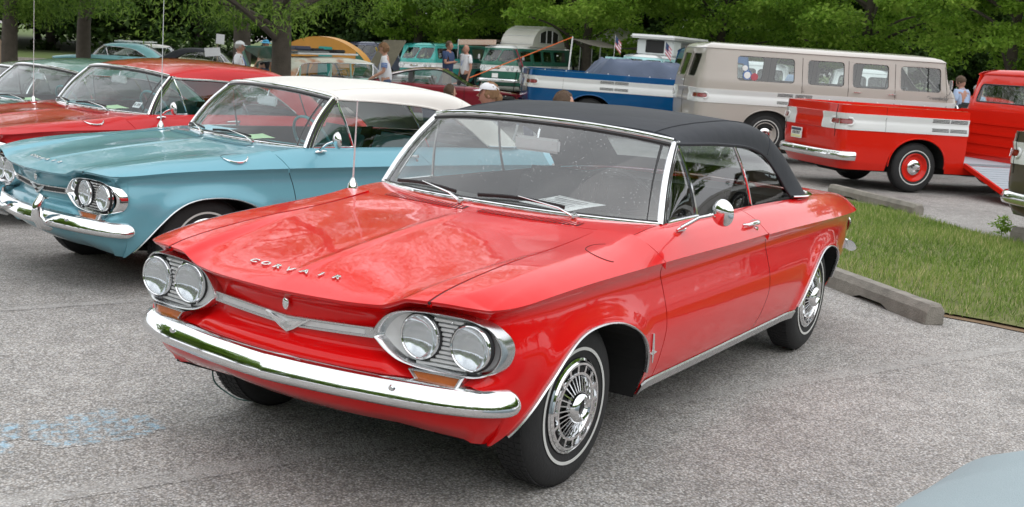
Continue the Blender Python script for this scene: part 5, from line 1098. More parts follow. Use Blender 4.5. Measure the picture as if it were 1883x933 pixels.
def bgcar(mid, rz, pt, label, **k):
    o = np.array(mid)+1.5*fw(rz); k.setdefault('detail', 0); k.setdefault('ant', None); k.setdefault('mirror', False); k.setdefault('fuel', 'plain')
    T = ground_tilt(o[0], o[1]); c = corvair(tuple(o), rz, pt, label, **k); c.matrix_world = Matrix.Translation((o[0], o[1], float(G(o[0], o[1])))) @ T @ Matrix.Rotation(rz, 4, 'Z'); return c
corvair((-5.0, -10.7), -.12, OLIVG, 'olive grey hardtop coupe, hidden behind the sage green coupe at the left edge', top='steel', topmat=OLIVG, detail=0, ant=None, z=-.46, name='parked_coupe', mirror=False)
bgcar((-24.64, -30.27), 5.45, LBLUE, 'light blue coupe with a white roof rack, facing left under the trees', top='steel', topmat=LBLUE, name='parked_coupe', seat=SEATG)
lb = [o for o in COL.objects if o.get('label', '').startswith('light blue coupe')][0]
for yy in (-.45, .45): MB().tube([(-1.3, yy, 1.37), (-2.6, yy, 1.37)], .022, 6).obj('roof_rack_rail', WHITE, lb)
for xx in (-1.45, -1.95, -2.45): MB().tube([(xx, -.58, 1.40), (xx, .58, 1.40)], .018, 6).obj('roof_rack_bar', WHITE, lb)
bgcar((-26.6, -30.9), 2.35, YEL, 'pale convertible with cream top, behind the one with the black top', topmat=FABW, name='parked_convertible')
bgcar((-24.59, -26.45), 2.3, YEL, 'pale yellow convertible with black top, under the trees by the wood', topmat=FABB, name='parked_convertible', seat=LIN)
wg = bgcar((-17.6, -14.9), 3.05, WAG, 'rusty seafoam station wagon with front lid and tailgate raised, behind the tree trunk', top='wagon', topmat=None or RUSTY, name='station_wagon', cat='station wagon', seat=SEATG)
# lid raised from the cowl, tailgate raised
Ml = Matrix.Translation((-.34, 0, .90)) @ Matrix.Rotation(math.radians(-50), 4, 'Y'); MB().rbox((0, -.36, -.02), (1.12, .36, .02), .01, Ml).obj('raised_front_lid', LIDM, wg)
MB().tube([(.60, .50, .80), (.28, .52, 1.58)], .022, 6).obj('yellow_prop_strap', YELS, wg)
Mt = Matrix.Translation((-3.40, 0, 1.28)) @ Matrix.Rotation(math.radians(24), 4, 'Y'); MB().rbox((-.60, -.50, -.02), (0, .50, .02), .015, Mt).obj('raised_tailgate', GREEN, wg)
for sd_ in (1, -1): MB().tube([(-3.5, sd_*.6, .86), (-3.85, sd_*.50, 1.42)], .03, 6).obj('tailgate_strut', WAG, wg)
for yy in (-.5, .5): MB().tube([(-1.4, yy, 1.40), (-3.2, yy, 1.40)], .02, 6).obj('roof_rack_rail', SATIN, wg)
for xx in (-1.5, -2.0, -2.6, -3.1): MB().tube([(xx, -.5, 1.40), (xx, .5, 1.40)], .018, 6).obj('roof_rack_bar', SATIN, wg)
for k, (a, b, c) in enumerate((((-1.9, -.3, 1.42), (-1.55, .4, 1.50), BLACK), ((-2.5, -.2, 1.42), (-2.1, .3, 1.52), BLACK), ((-3.2, -.45, 1.42), (-2.2, .5, 1.46), SEATG), ((-3.1, -.3, 1.47), (-2.6, .4, 1.56), SLATE))):
    Mx = wg.matrix_world; o = MB().rbox(a, b, .03).obj('roof_luggage', c, None); o.matrix_world = Mx.copy(); tag(o, ['black bag nearest the windscreen on the seafoam wagon roof rack', 'black case in the middle of the seafoam wagon roof rack', 'flat grey board along the seafoam wagon roof rack', 'slate bundle at the rear of the seafoam wagon roof rack'][k], 'luggage', 'luggage on the wagon roof')
# maroon fastback coupe, bonnet open
def fastback(x, y, rz, label):
    car = gempty('fastback_coupe', x, y, rz, label, 'car', None, .95)
    X = np.array([.85, .80, .6, .3, 0, -.35, -.8, -1.2, -1.7, -2.3, -2.6, -3.0, -3.25, -3.30]); Wd = np.array([.60, .72, .80, .83, .845, .84, .84, .84, .84, .845, .84, .80, .74, .70]); Zt = np.array([.50, .60, .66, .72, .76, .80, .84, .85, .86, .88, .88, .85, .78, .70])
    fW, fZ = mono(-X, Wd), mono(-X, Zt); xs = np.unique(np.r_[np.linspace(.85, -3.30, 120)])[::-1]; body = []
    for x_ in xs:
        w_, zt = float(fW(-x_)), float(fZ(-x_)); za = 0
        for cx in (0, -2.45):
            d = abs(x_-cx)
            if d < .40: za = .31+.38*math.sqrt(1-(d/.40)**2.4)
        zb = max(.24, za); zs = [zt, zt-.03, zt-.10, zt-.2, .45, .36, .24]; os_ = [-.05, -.01, .0, .005, 0, -.02, -.06]; row = [(x_, 0, zt+.03), (x_, w_*.5, zt+.025), (x_, w_*.85, zt+.012)]
        for zz, o in zip(zs, os_): zz = zt-(zt-zz)*(zt-zb)/(zt-.24); row.append((x_, w_+o, zz))
        body.append(row)
    B_ = np.array(body); mb = MB().grid(B_[:, 2:]); mb.grid(mir(B_[:, 2:]), flip=True); mk_ = np.array([[not (.62 > (xs[i]+xs[i+1])/2 > -.42) and not (-.85 > (xs[i]+xs[i+1])/2 > -2.35) for j in range(2)] for i in range(len(xs)-1)]); mb.grid(B_[:, :3], mask=mk_); mb.grid(mir(B_[:, :3]), mask=mk_, flip=True)
    for e in (0, -1): r_ = np.concatenate([B_[e], mir(B_[e])[::-1]]); mb.add(r_, [tuple(range(len(r_)))])
    bd = mb.obj('bodywork', MAROON, car, ang=35)
    # roof: guides centre and edge, windows in between
    c = spline([(-.72, 0, .86), (-1.35, 0, 1.20), (-1.75, 0, 1.235), (-2.15, 0, 1.20), (-2.75, 0, 1.05), (-3.22, 0, .86)], 60); e = spline([(-.86, .70, .86), (-1.42, .54, 1.16), (-1.78, .56, 1.185), (-2.12, .56, 1.15), (-2.65, .60, 1.02), (-3.12, .64, .86)], 60)
    mid_ = c*.45+e*.55; mid_[:, 2] = c[:, 2]*.75+e[:, 2]*.25; A = np.stack([mir(e), mir(mid_), c, mid_, e], 1); n = len(c); i1 = int(n*.2)+1; i2 = int(n*.68); i3 = int(n*.95)
    mk_ = np.ones((n-1, 4), bool); mk_[1:i1] = False; mk_[i2:i3, 1:3] = False; MB().grid(A, mask=mk_).obj('roof', MAROON, car, ang=50); MB().grid(A[:i1+1]).obj('windscreen', GL, car); MB().grid(A[i2:i3+1, 1:4]).obj('rear_window', GL, car)
    for sd_ in (1, -1):
        q = (lambda P: P) if sd_ > 0 else mir; low = lambda xx: np.array([xx, .755, .87]); ed = lambda xx: np.array([xx, float(np.interp(-xx, -e[:, 0], e[:, 1])), float(np.interp(-xx, -e[:, 0], e[:, 2]))])
        # solid rear pillar and frame
        P = np.array([[low(xx), ed(xx)] for xx in np.linspace(-2.62, -3.1, 8)]); MB().grid(q(P)).obj('rear_pillar', MAROON, car)
        P = np.array([[low(xx-.0), ed(xx)] for xx in np.linspace(-2.10, -2.20, 3)]); MB().grid(q(P)).obj('door_pillar', BLACK, car)
        for nm_, a, b in (('side_window', -.90, -2.10), ('quarter_window', -2.20, -2.62)): P = np.array([[low(xx)*(1-t)+ed(xx)*t for t in (0, .5, 1)] for xx in np.linspace(a, b, 14)]); MB().grid(q(P)).obj(nm_, GL, car)
        MB().tube(q(e[2:-2]+[0, .008, 0]), .014, 6).obj('roof_rail', BLACK, car); MB().rbox((-1.12, sd_*.86-.07, .88), (-1.02, sd_*.86+.07, .99), .02).obj('door_mirror', BLACK, car)
        MB().tube([(-.95, sd_*(.846), .84), (-.95, sd_*.852, .36)], .004, 4).obj('door_seam', WELL, car); MB().tube([(-2.12, sd_*.846, .86), (-2.1, sd_*.852, .36)], .004, 4).obj('door_seam', WELL, car)
        for xx in (0, -2.45): wheel(car, xx, sd_, yc=.70, r=.30, full=False, plain=True)
    MB().rbox((0, -.70, -.02), (1.12, .70, .015), .01, Matrix.Translation((.62, 0, .70)) @ Matrix.Rotation(math.radians(180+66), 4, 'Y')).obj('raised_bonnet', MAROON, car)
    MB().tube([(.2, .55, .72), (.28, .5, 1.25)], .01, 5).obj('bonnet_prop', BLACK, car)
    mb = MB(); mb.box((-.40, -.66, .40), (.58, .66, .62)); mb.box((-3.1, -.60, .22), (.6, .60, .35)); mb.obj('engine_bay', WELL, car, smooth_=False); eb = MB()
    for k in range(5): eb.rbox((-.30+.17*k, -.3+.05*k, .6), (-.18+.17*k, .35, .70+.02*(k % 3)), .02)
    eb.obj('engine', SEATG, car); mb = MB(); mb.box((-2.9, -.72, .35), (-.5, .72, .40)); 
    for sd_ in (1, -1): mb.box((-2.7, min(sd_*.70, sd_*.74), .4), (-.7, max(sd_*.70, sd_*.74), .85))
    for yy in (.36, -.36): mb.rbox((-1.75, yy-.22, .45), (-1.6, yy+.22, 1.05), .05)
    mb.obj('cabin_tub', CARPET, car)
fastback(*(np.array((-17.9, -12.05))+1.2*fw(2.17)), 2.17, 'maroon fastback coupe with its bonnet propped open, in front of the green van')
# vans facing the camera in the far row
sv = van(-36.9, -29.1, .02, 'slate blue pickup facing the camera, left of the aqua van', SLATE, band=SLATE, kind='pickup', name='parked_pickup', cat='pickup')
av = van(-34.95, -24.8, .03, 'aqua window van with white belt band, behind the woman in the white jersey', AQUA, roofm=AQUA, curtains=CURT)
gv = van(-35.65, -21.5, .0, 'forest green window van with cream barrel-shaped camper roof and striped awning', GREEN, roofm=WHITE)
def at_car(car, obj): obj.parent = car; return obj
# barrel camper roof
a = np.linspace(0, PI, 25); P = np.array([[(-1.75+1.25*math.cos(t), yy, 1.76+.78*math.sin(t)) for yy in (-.72, .72)] for t in a]); rf = MB().grid(P).obj('camper_roof', CREAM, gv)
for sd_ in (1, -1):
    outer = [(-1.75+1.25*math.cos(t), sd_*.72, 1.76+.78*math.sin(t)) for t in a]; MB().add(outer, [tuple(range(len(outer)))]).obj('camper_side_wall', CREAM, gv, smooth_=False)
    for x0, x1 in ((-1.05, -1.5), (-1.55, -1.95), (-2.0, -2.45)):
        zt = lambda xx: 1.76+.78*math.sqrt(max(0, 1-((xx+1.75)/1.25)**2))-.13
        w_ = [(x0, sd_*.728, 1.90), (x0, sd_*.728, zt(x0)), ((x0+x1)/2, sd_*.728, zt((x0+x1)/2)), (x1, sd_*.728, zt(x1)), (x1, sd_*.728, 1.90)]; MB().add(w_, [(0, 1, 2, 3, 4)]).obj('camper_window', BLACK, gv, smooth_=False); MB().tube(w_, .012, 5, closed=True).obj('window_frame', SATIN, gv)
for t in np.linspace(.12, PI-.12, 8): MB().tube([(-1.75+1.26*math.cos(t), -.73, 1.76+.79*math.sin(t)), (-1.75+1.26*math.cos(t), .73, 1.76+.79*math.sin(t))], .012, 5).obj('roof_batten', SATIN, gv)
MB().rbox((-3.1, -.78, 1.72), (-.2, .78, 1.80), .03).obj('camper_base', CREAM, gv)
MB().box((.965, -.13, .56), (.985, .13, .72)).obj('licence_plate', PAPER, gv, smooth_=False)
lv = van(-34.65, -15.2, .02, 'light blue camper van with white lift-up roof and small flags', PBLUE, roofm=WHITE)
MB().rbox((-3.0, -.70, 1.74), (-.35, .70, 2.32), .05).obj('lift_up_roof', CREAMW, lv); MB().rbox((-3.35, -.86, 2.32), (-.05, .86, 2.46), .06).obj('roof_lid', WHITE, lv); MB().rbox((-.36, -.35, 1.84), (-.335, .35, 2.28), .02).obj('roof_window', BLACK, lv)
for sd_ in (1, -1):
    MB().rbox((-2.4, sd_*.70-.01, 1.86), (-1.0, sd_*.70+.01, 2.26), .01).obj('roof_side_window', SEATG, lv)
MB().box((.3, -1.55, .5), (.34, -.88, 1.6)).obj('open_door', PBLUE, lv, smooth_=False)
# vans seen through the beige van's windows, and cars at the right
van(-25.5, -7.9, .25, 'white window van facing the camera, seen through the beige van windows', WHITE, curtains=None, name='parked_van')
van(-24.8, -5.0, .30, 'second white van facing the camera, right of the first behind the beige van', WHITE, name='parked_van')
bgcar((-24.0, -3.9), 2.1+PI-.4, SLATE, 'slate blue coupe seen through the front windows of the beige van', top='steel', topmat=SLATE, name='parked_coupe')
bgcar((-29.3, -3.0), 1.9, REDM, 'red coupe far off between the beige van and the bright red pickup', top='steel', topmat=REDM, name='parked_coupe')
# ================================================================ trees
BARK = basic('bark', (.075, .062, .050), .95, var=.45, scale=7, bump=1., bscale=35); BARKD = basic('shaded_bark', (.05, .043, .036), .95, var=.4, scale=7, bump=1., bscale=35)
LF_OAK = leafy('willow_oak_leaves', [(.04, .09, .013), (.08, .16, .022), (.14, .24, .034), (.22, .33, .06)], .5, .5)
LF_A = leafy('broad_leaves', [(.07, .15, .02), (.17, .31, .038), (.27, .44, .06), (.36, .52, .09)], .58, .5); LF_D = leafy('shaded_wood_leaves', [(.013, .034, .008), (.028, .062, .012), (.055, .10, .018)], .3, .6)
def leaves(name, cen, rad, n, ln, wd, mat, seed, flat=.45, droop=.5):
    """n leaf quads spread through spray-shaped clumps"""
    r = np.random.default_rng(seed); k = r.integers(0, len(cen), n); d = r.normal(0, 1, (n, 3)); d /= np.linalg.norm(d, axis=1)[:, None]; rr = r.uniform(0, 1, n)**.45
    c = cen[k]+d*rr[:, None]*rad[k][:, None]*np.array([1, 1, flat]); th = r.uniform(0, 2*PI, n); el = r.normal(-droop, .5, n)
    ax = np.stack([np.cos(th)*np.cos(el), np.sin(th)*np.cos(el), np.sin(el)], 1); up = r.normal(0, .55, (n, 3))+np.array([0, 0, 1.]); sd = np.cross(ax, up); sd /= np.linalg.norm(sd, axis=1)[:, None]
    L_ = ln*r.uniform(.6, 1.25, n)[:, None]; W_ = wd*r.uniform(.7, 1.2, n)[:, None]; V = np.zeros((n, 4, 3)); V[:, 0] = c; V[:, 1] = c+ax*L_*.5+sd*W_; V[:, 2] = c+ax*L_; V[:, 3] = c+ax*L_*.45-sd*W_
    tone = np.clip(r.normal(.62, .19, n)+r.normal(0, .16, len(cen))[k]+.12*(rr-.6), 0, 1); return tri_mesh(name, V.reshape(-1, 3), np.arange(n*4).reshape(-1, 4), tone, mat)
def clumps(seed, n, R, H, z0, crown='ell', r0=.55, r1=1.0, shell=.55):
    r = np.random.default_rng(seed); P = []; Q = []
    while len(P) < n:
        u = r.uniform(-1, 1, 3); q = math.sqrt(u @ u)
        if q > 1 or q < shell*r.uniform(0, 1): continue
        P.append((u[0]*R, u[1]*R, z0+(u[2]+1)/2*H)); Q.append(r.uniform(r0, r1))
    return np.array(P), np.array(Q)
def limbs(mb, seed, base, H, r0, tips, n=9):
    r = np.random.default_rng(seed); T = [(base[0]+.04*math.sin(z*1.3+seed), base[1]+.04*math.cos(z*1.1+seed), z) for z in np.linspace(-.3, H, 14)]; rad = [r0*(1.25 if i == 0 else 1)*(1-.78*(i/13)**1.2) for i in range(14)]; mb.tube(T, rad, 12)
    idx = r.choice(len(tips), min(n, len(tips)), replace=False)
    for i in idx:
        t = tips[i]; zb = max(min(t[2]-.6*np.hypot(t[0], t[1])*.6, H*.9), 1.6); b = np.array([base[0], base[1], zb]); e = np.array(t); m_ = (b+e)/2+[0, 0, .15*np.linalg.norm(e-b)*.5]; mb.tube(spline([b, m_, e], 10), list(np.linspace(r0*.32, .015, 11))[:len(spline([b, m_, e], 10))], 6)
VAR = {}; RZ_ = 2.108
def prune(cen, rad):
    """the willow oak has been limbed up: no sprays hang low on its right and front sides"""
    l = cen[:, 0]*math.cos(RZ_-.4)+cen[:, 1]*math.sin(RZ_-.4)   # across the row of cars
    hmin = np.interp(l, [-3.2, -2.6, -1.7, -1.3, 0, .2, .75, 1.2, 1.6, 2.2, 2.8, 5], [1.75, 1.45, 1.35, 1.7, 1.7, 1.72, 1.6, 1.8, 1.95, 2.2, 2.6, 3.1]); ok = cen[:, 2]-.5*rad > hmin; return cen[ok], rad[ok]
def variant(kind, seed):
    k = (kind, seed)
    if k in VAR: return VAR[k]
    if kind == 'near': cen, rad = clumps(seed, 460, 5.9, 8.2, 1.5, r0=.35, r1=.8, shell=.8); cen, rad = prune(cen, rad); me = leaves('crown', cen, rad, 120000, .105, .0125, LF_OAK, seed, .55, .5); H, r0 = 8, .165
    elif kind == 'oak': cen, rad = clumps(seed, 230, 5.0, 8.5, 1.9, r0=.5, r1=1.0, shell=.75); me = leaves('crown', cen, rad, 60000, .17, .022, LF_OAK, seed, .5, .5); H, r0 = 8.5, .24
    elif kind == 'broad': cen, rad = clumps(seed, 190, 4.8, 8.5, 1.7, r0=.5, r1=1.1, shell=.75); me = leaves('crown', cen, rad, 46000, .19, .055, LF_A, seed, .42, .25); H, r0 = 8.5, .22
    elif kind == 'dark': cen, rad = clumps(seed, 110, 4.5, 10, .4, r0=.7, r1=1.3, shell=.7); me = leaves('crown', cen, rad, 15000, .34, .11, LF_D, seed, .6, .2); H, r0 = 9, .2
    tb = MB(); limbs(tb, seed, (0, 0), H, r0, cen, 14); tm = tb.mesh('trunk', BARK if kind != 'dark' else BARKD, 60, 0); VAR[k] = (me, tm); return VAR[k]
def tree(kind, seed, x, y, sc, rz, label, group=None, name='shade_tree'):
    me, tm = variant(kind, seed); o = gempty(name, x, y, rz, label, 'tree', group, sc, tilt=False); link('trunk', tm, o); link('crown', me, o); return o
tree('near', 11, -9.86, -9.7, 1., .4, 'willow oak with dark trunk standing in front of the rusty seafoam wagon', name='willow_oak')
tree('oak', 21, -23.28, -30.55, 1.05, 1.0, 'oak with thick trunk left of the light blue coupe', 'oaks overhanging the left row', 'willow_oak')
tree('oak', 22, -18.13, -27.33, 1.0, 2.2, 'oak at the far left edge above the sage green coupe', 'oaks overhanging the left row', 'willow_oak')
tree('oak', 21, -17.2, -17.6, .95, 4.0, 'oak directly behind the willow oak, its low branches hanging left of the trunk', 'oaks overhanging the left row', 'willow_oak')
for k, (x, y, s_, lab) in enumerate(((-39.11, -20.05, 1.0, 'tree with straight trunk beside the white awning pole'), (-46.5, -31.4, 1.0, 'tree behind the man in the navy shirt'), (-47.9, -34.8, 1.1, 'tree behind the aqua van'), (-43.7, -16.3, 1.0, 'tree rising behind the lift-up roof of the light blue camper'),
                                       (-37.0, -3.8, .95, 'tree behind the two people at the right'), (-41.0, -9.5, 1.05, 'tree rising above the middle of the beige van'), (-36.5, 2.0, 1., 'tree rising above the red pickup cab'), (-47.0, -25.3, 1.05, 'tree between the green van and the white awning pole'), (-44.5, -.5, 1.1, 'tree set back behind the right end of the beige van'), (-49.5, -14.0, 1.1, 'tree far back above the beige van rear'))):
    tree('broad', 31+(k % 2), x, y, s_, k*1.7, lab, 'broad-leaved trees around the lot')
r_ = np.random.default_rng(5); k = 0
for D in (72, 80, 92):
    for L_ in np.arange(-52, 53, 6.2):
        p = CAM[:2]+np.array([-math.cos(YAW), -math.sin(YAW)])*(D+r_.uniform(-3, 3))+R0[:2]*(L_+r_.uniform(-2, 2))*(D/80)
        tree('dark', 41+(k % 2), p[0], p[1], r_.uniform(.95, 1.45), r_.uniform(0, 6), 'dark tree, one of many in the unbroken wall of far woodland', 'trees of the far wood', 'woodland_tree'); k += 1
for k, (x, y) in enumerate([(2+31*math.cos(t)+1.5*math.sin(7*t), 4+29*math.sin(t)+1.5*math.cos(5*t)) for t in np.linspace(-1.45, 2.75, 31)]): tree('broad', 31+(k % 2), x, y, 1.15, k*.9, 'broad tree on the near side of the lot, seen only as a reflection in chrome', 'trees behind the photographer')
# low bushes at the foot of the wood
cen = []; rad = []
for L_ in np.arange(-60, 60, .9):
    p = CAM[:2]+np.array([-math.cos(YAW), -math.sin(YAW)])*(68+r_.uniform(-2.5, 4))+R0[:2]*L_; cen.append((p[0], p[1], float(G(p[0], p[1]))+r_.uniform(.2, 3.2))); rad.append(r_.uniform(.8, 1.9))
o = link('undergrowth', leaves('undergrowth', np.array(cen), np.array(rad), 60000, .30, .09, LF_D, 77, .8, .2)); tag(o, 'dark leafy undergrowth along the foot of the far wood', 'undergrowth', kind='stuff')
# grass bank and kerb in front of the wood
P = []; Kb = []
for L_ in np.linspace(-80, 80, 60):
    row = []
    for D in (58, 60, 64, 70, 90, 130): p = CAM[:2]+np.array([-math.cos(YAW), -math.sin(YAW)])*D+R0[:2]*L_; row.append((p[0], p[1], float(G(p[0], p[1]))+(.12 if D > 57 else 0)+.02*(D-58)*.4))
    P.append(row); p = CAM[:2]+np.array([-math.cos(YAW), -math.sin(YAW)])*57.9+R0[:2]*L_; Kb.append((p[0], p[1], float(G(p[0], p[1]))+.07))
MB().grid(np.array(P), flip=True).obj('grass_bank', basic('lawn', (.09, .13, .03), 1, var=.35, scale=1.2), None)['kind'] = 'structure'
MB().sweep(np.array(Kb), [(-.09, -.1), (.09, -.1), (.09, .07), (-.09, .07)]).obj('kerb', CONC, None)['kind'] = 'structure'
# ================================================================ people
def cloth(n_, c, r=.85): return basic(n_, c, r, var=.12, scale=12, bump=.15, bscale=40)
SKIN = basic('skin', (.52, .28, .20), .55, var=.06, scale=20); SKIND = basic('tanned_skin', (.40, .20, .14), .55, var=.06, scale=20); HAIRB = basic('brown_hair', (.075, .042, .022), .7, var=.4, scale=60); HAIRG = basic('grey_hair', (.35, .34, .32), .8, var=.3, scale=60); HAIRW = basic('white_hair', (.70, .67, .62), .8, var=.2, scale=60); HAIRL = basic('sandy_hair', (.22, .12, .06), .8, var=.4, scale=60)
C_WHITE = cloth('white_cotton', (.72, .72, .76)); C_NAVY = cloth('navy_cotton', (.03, .055, .13)); C_BLUE = cloth('pale_blue_cotton', (.36, .45, .62)); C_BLACK = cloth('black_cloth', (.015, .015, .018)); C_KHAKI = cloth('khaki_cloth', (.25, .20, .13)); C_DENIM = cloth('denim', (.06, .09, .16)); C_PINK = cloth('pink_trim', (.5, .12, .15)); C_AQUA = cloth('blue_hat_cloth', (.08, .40, .65)); C_STR = cloth('blue_stripe_cloth', (.12, .22, .50)); SHOE = basic('dark_shoe', (.03, .025, .02), .5)
def skinned(name, nodes_, edges, mat, parent, lv=2, root=0):
    me = bpy.data.meshes.new(name); me.from_pydata([n[0] for n in nodes_], edges, []); o = bpy.data.objects.new(name, me); COL.objects.link(o)
    o.modifiers.new('s', 'SKIN'); sv_ = me.skin_vertices[0].data if me.skin_vertices else None
    if sv_ is None: bpy.context.view_layer.update(); sv_ = me.skin_vertices[0].data
    for i, n in enumerate(nodes_):
        r = n[1]; sv_[i].radius = (r, r) if np.isscalar(r) else r; sv_[i].use_root = i == root
    sb = o.modifiers.new('b', 'SUBSURF'); sb.levels = lv; sb.render_levels = lv
    dg = bpy.context.evaluated_depsgraph_get(); m2 = bpy.data.meshes.new_from_object(o.evaluated_get(dg)); bpy.data.objects.remove(o); m2.materials.clear(); m2.materials.append(mat)
    m2.polygons.foreach_set('use_smooth', [True]*len(m2.polygons)); m2.name = name; return link(name, m2, parent)
def person(x, y, rz, label, h=1.75, shirt=C_WHITE, pants=C_BLACK, hair=HAIRB, skin=SKIN, hat=None, arms='down', seated=False, lean=0., stripes=False, bald=False, female=False, nod=0., stout=1., badge=False, bun=False, hat_mat=None, glasses=False):
    k = h/1.75; root = gempty('person', x, y, rz, label, 'person', None, k, tilt=False); dz = -.50 if seated else 0.
    hip = np.array([0, 0, .93+dz]); ca, sa = math.cos(lean), math.sin(lean)
    def T(p): p = np.array(p, float); v = p-hip; return tuple(hip+np.array([v[0]*ca+v[2]*sa, v[1], -v[0]*sa+v[2]*ca]))
    sw = .185 if not female else .165; neck = (0.0, 0, 1.50+dz); chest = (.0, 0, 1.34+dz); belly = (.015*stout, 0, 1.10+dz)
    def arm(sd, mode):
        S = np.array((0, sd*sw, 1.435+dz))
        if mode == 'down': E_, W_ = S+[-.02, sd*.06, -.29], S+[.05, sd*.07, -.54]
        elif mode == 'talk': E_, W_ = S+[-.02, sd*.07, -.28], S+[.24, sd*.02-sd*.04, -.24]
        elif mode == 'fold': E_, W_ = S+[.06, sd*.08, -.26], S+[.20, -sd*.12, -.22]
        elif mode == 'front': E_, W_ = S+[.04, sd*.06, -.28], S+[.28, sd*.0, -.40]
        elif mode == 'lap': E_, W_ = S+[.06, sd*.06, -.28], S+[.28, sd*.0, -.34]
        return T(S), T(E_), T(W_)
    nd = [(tuple(hip), .11), (T(belly), .12*stout), (T(chest), .125), (T(neck), .055), (T((.008, 0, 1.56+dz)), .05)]; ed = [(0, 1), (1, 2), (2, 3), (3, 4)]; A_ = {}
    modes = arms if isinstance(arms, tuple) else (arms, arms)
    for sd, md in zip((1, -1), modes):
        S, E_, W_ = arm(sd, md); A_[sd] = (S, E_, W_); b = len(nd); nd += [(S, .052), (E_, .040), (W_, .026)]; ed += [(2, b), (b, b+1), (b+1, b+2)]
        d = np.array(W_)-np.array(E_); d /= np.linalg.norm(d); up = np.array([0, 0, 1.]); lat = np.cross(d, up) if abs(d[2]) < .9 else np.array([1., 0, 0]); lat /= np.linalg.norm(lat); pm = np.array(W_)+d*.055; nd.append((tuple(pm), .026)); ed.append((b+2, b+3))
        for f in range(4): q = pm+d*.045+lat*(.011*(f-1.5)*1.7); q2 = q+d*(.035-.006*abs(f-1.3))-np.array([0, 0, .008]); m_ = len(nd); nd += [(tuple(q), .0085), (tuple(q2), .007)]; ed += [(b+3, m_), (m_, m_+1)]
        th = pm+lat*(.034*(1 if sd > 0 else -1))-d*.01; m_ = len(nd); nd += [(tuple(th+d*.03), .009)]; ed += [(b+3, m_)]
    legs = {}
    for sd in (1, -1):
        Hp = (0, sd*.09, .88+dz)
        if seated: Kn, An = (.44, sd*.12, .46), (.42, sd*.13, .09)
        else: Kn, An = (.02, sd*.10, .50), (-.01, sd*.11, .08)
        legs[sd] = (Hp, Kn, An); b = len(nd); nd += [(Hp, .085), (Kn, .058), (An, .038), ((An[0]+.12, An[1], .035), .032)]; ed += [(0, b), (b, b+1), (b+1, b+2), (b+2, b+3)]
    body = skinned('body', nd, ed, skin, root, 2)
    # head with face joined into the body mesh
    hc = np.array(T((.02, 0, 1.632+dz))); Mh = Matrix.Translation(hc) @ Matrix.Rotation(lean*.5+nod, 4, 'Y'); hb = MB(); hb.ball((0, 0, 0), (.093, .075, .118), 20, 14)
    V = np.array(hb.V); V[:, 0] += np.where(V[:, 2] < -.03, (V[:, 0] > 0)*.010, 0); V[:, 1] *= np.where(V[:, 2] < -.04, .86, 1); hb.V = [tuple(v) for v in V]
    hb.tube([(.088, 0, .012), (.112, 0, -.022), (.090, 0, -.030)], [.008, .014, .008], 8); 
    for sd in (1, -1): hb.ball((-.005, sd*.076, -.005), (.017, .009, .030), 8, 6)
    hb.tube([(.082, -.022, -.062), (.092, 0, -.062), (.082, .022, -.062)], [.004, .007, .004], 6)
    head = MB(); head.V = [tuple(Mh @ Vector(v)) for v in hb.V]; head.F = hb.F; ho = head.obj('head', skin, None); bm = bmesh.new(); bm.from_mesh(body.data); bm.from_mesh(ho.data); me_ = ho.data; bpy.data.objects.remove(ho); bm.to_mesh(body.data); bm.free(); body.data.polygons.foreach_set('use_smooth', [True]*len(body.data.polygons))
    def hm(mb): mb.V = [tuple(Mh @ Vector(v)) for v in mb.V]; return mb
    ey = MB(); [ey.ball((.083, sd*.030, .010), (.010, .013, .007), 8, 5) for sd in (1, -1)]; [ey.tube([(.090, sd*.016, .034), (.090, sd*.044, .032)], .004, 5) for sd in (1, -1)]; hm(ey).obj('eyes', HAIRB if not glasses else BLACK, root)
    if not bald:
        hr = MB(); hr.ball((-.012, 0, .022), (.103+.012*female, .086+.014*female, .112+.01*female), 24, 16); V = np.array(hr.V); F_ = [f for f in hr.F if not (np.mean([V[i][0] for i in f]) > .030 and np.mean([V[i][2] for i in f]) < .075) and not np.mean([V[i][2] for i in f]) < (-.075 if female else -.045)]
        r_ = np.random.default_rng(int(abs(x*37))); V += r_.normal(0, .004 if not female else .007, V.shape); hr.V = [tuple(v) for v in V]; hr.F = F_
        if bun: hr.ball((-.10, 0, -.03), (.05, .035, .05), 10, 8)
        hm(hr).obj('hair', hair, root)
    if hat:
        hb = MB(); hb.ball((-.004, 0, .052), (.104, .088, .075), 22, 12); hb.F = [f for f in hb.F if np.mean([hb.V[i][2] for i in f]) > .045]
        if hat == 'cap' or hat == 'visor':
            br = np.array([[(.07+.095*math.sqrt(max(0, 1-(yy/.078)**2))*t, yy, .052-.020*t) for t in (0, .5, 1)] for yy in np.linspace(-.076, .076, 11)]); hb.grid(br)
        else: hb.lathe([(.085, .05), (.15, .03), (.165, .022)], 24, 'Z')
        hm(hb).obj('hat', hat_mat or C_WHITE, root)
    # clothes
    tn = [(tuple(hip+[0, 0, -.06]), .140*stout), (T(belly), .145*stout), (T(chest), .150), (T((0, 0, 1.475+dz)), .078)]; te = [(0, 1), (1, 2), (2, 3)]
    for sd in (1, -1): S, E_, W_ = A_[sd]; b = len(tn); q = tuple(np.array(S)*.28+np.array(E_)*.72); tn += [(S, .072), (q, .064)]; te += [(2, b), (b, b+1)]
    sh = skinned('shirt', tn, te, shirt, root, 2)
    if stripes:
        for sd in (1, -1):
            S, E_, W_ = [np.array(v) for v in A_[sd]]
            for t in (.42, .55, .68): c = S+(E_-S)*t; d = (E_-S)/np.linalg.norm(E_-S); MB().tube([c-d*.012, c+d*.012], .068, 14, caps=False).obj('sleeve_stripe', C_STR, sh)
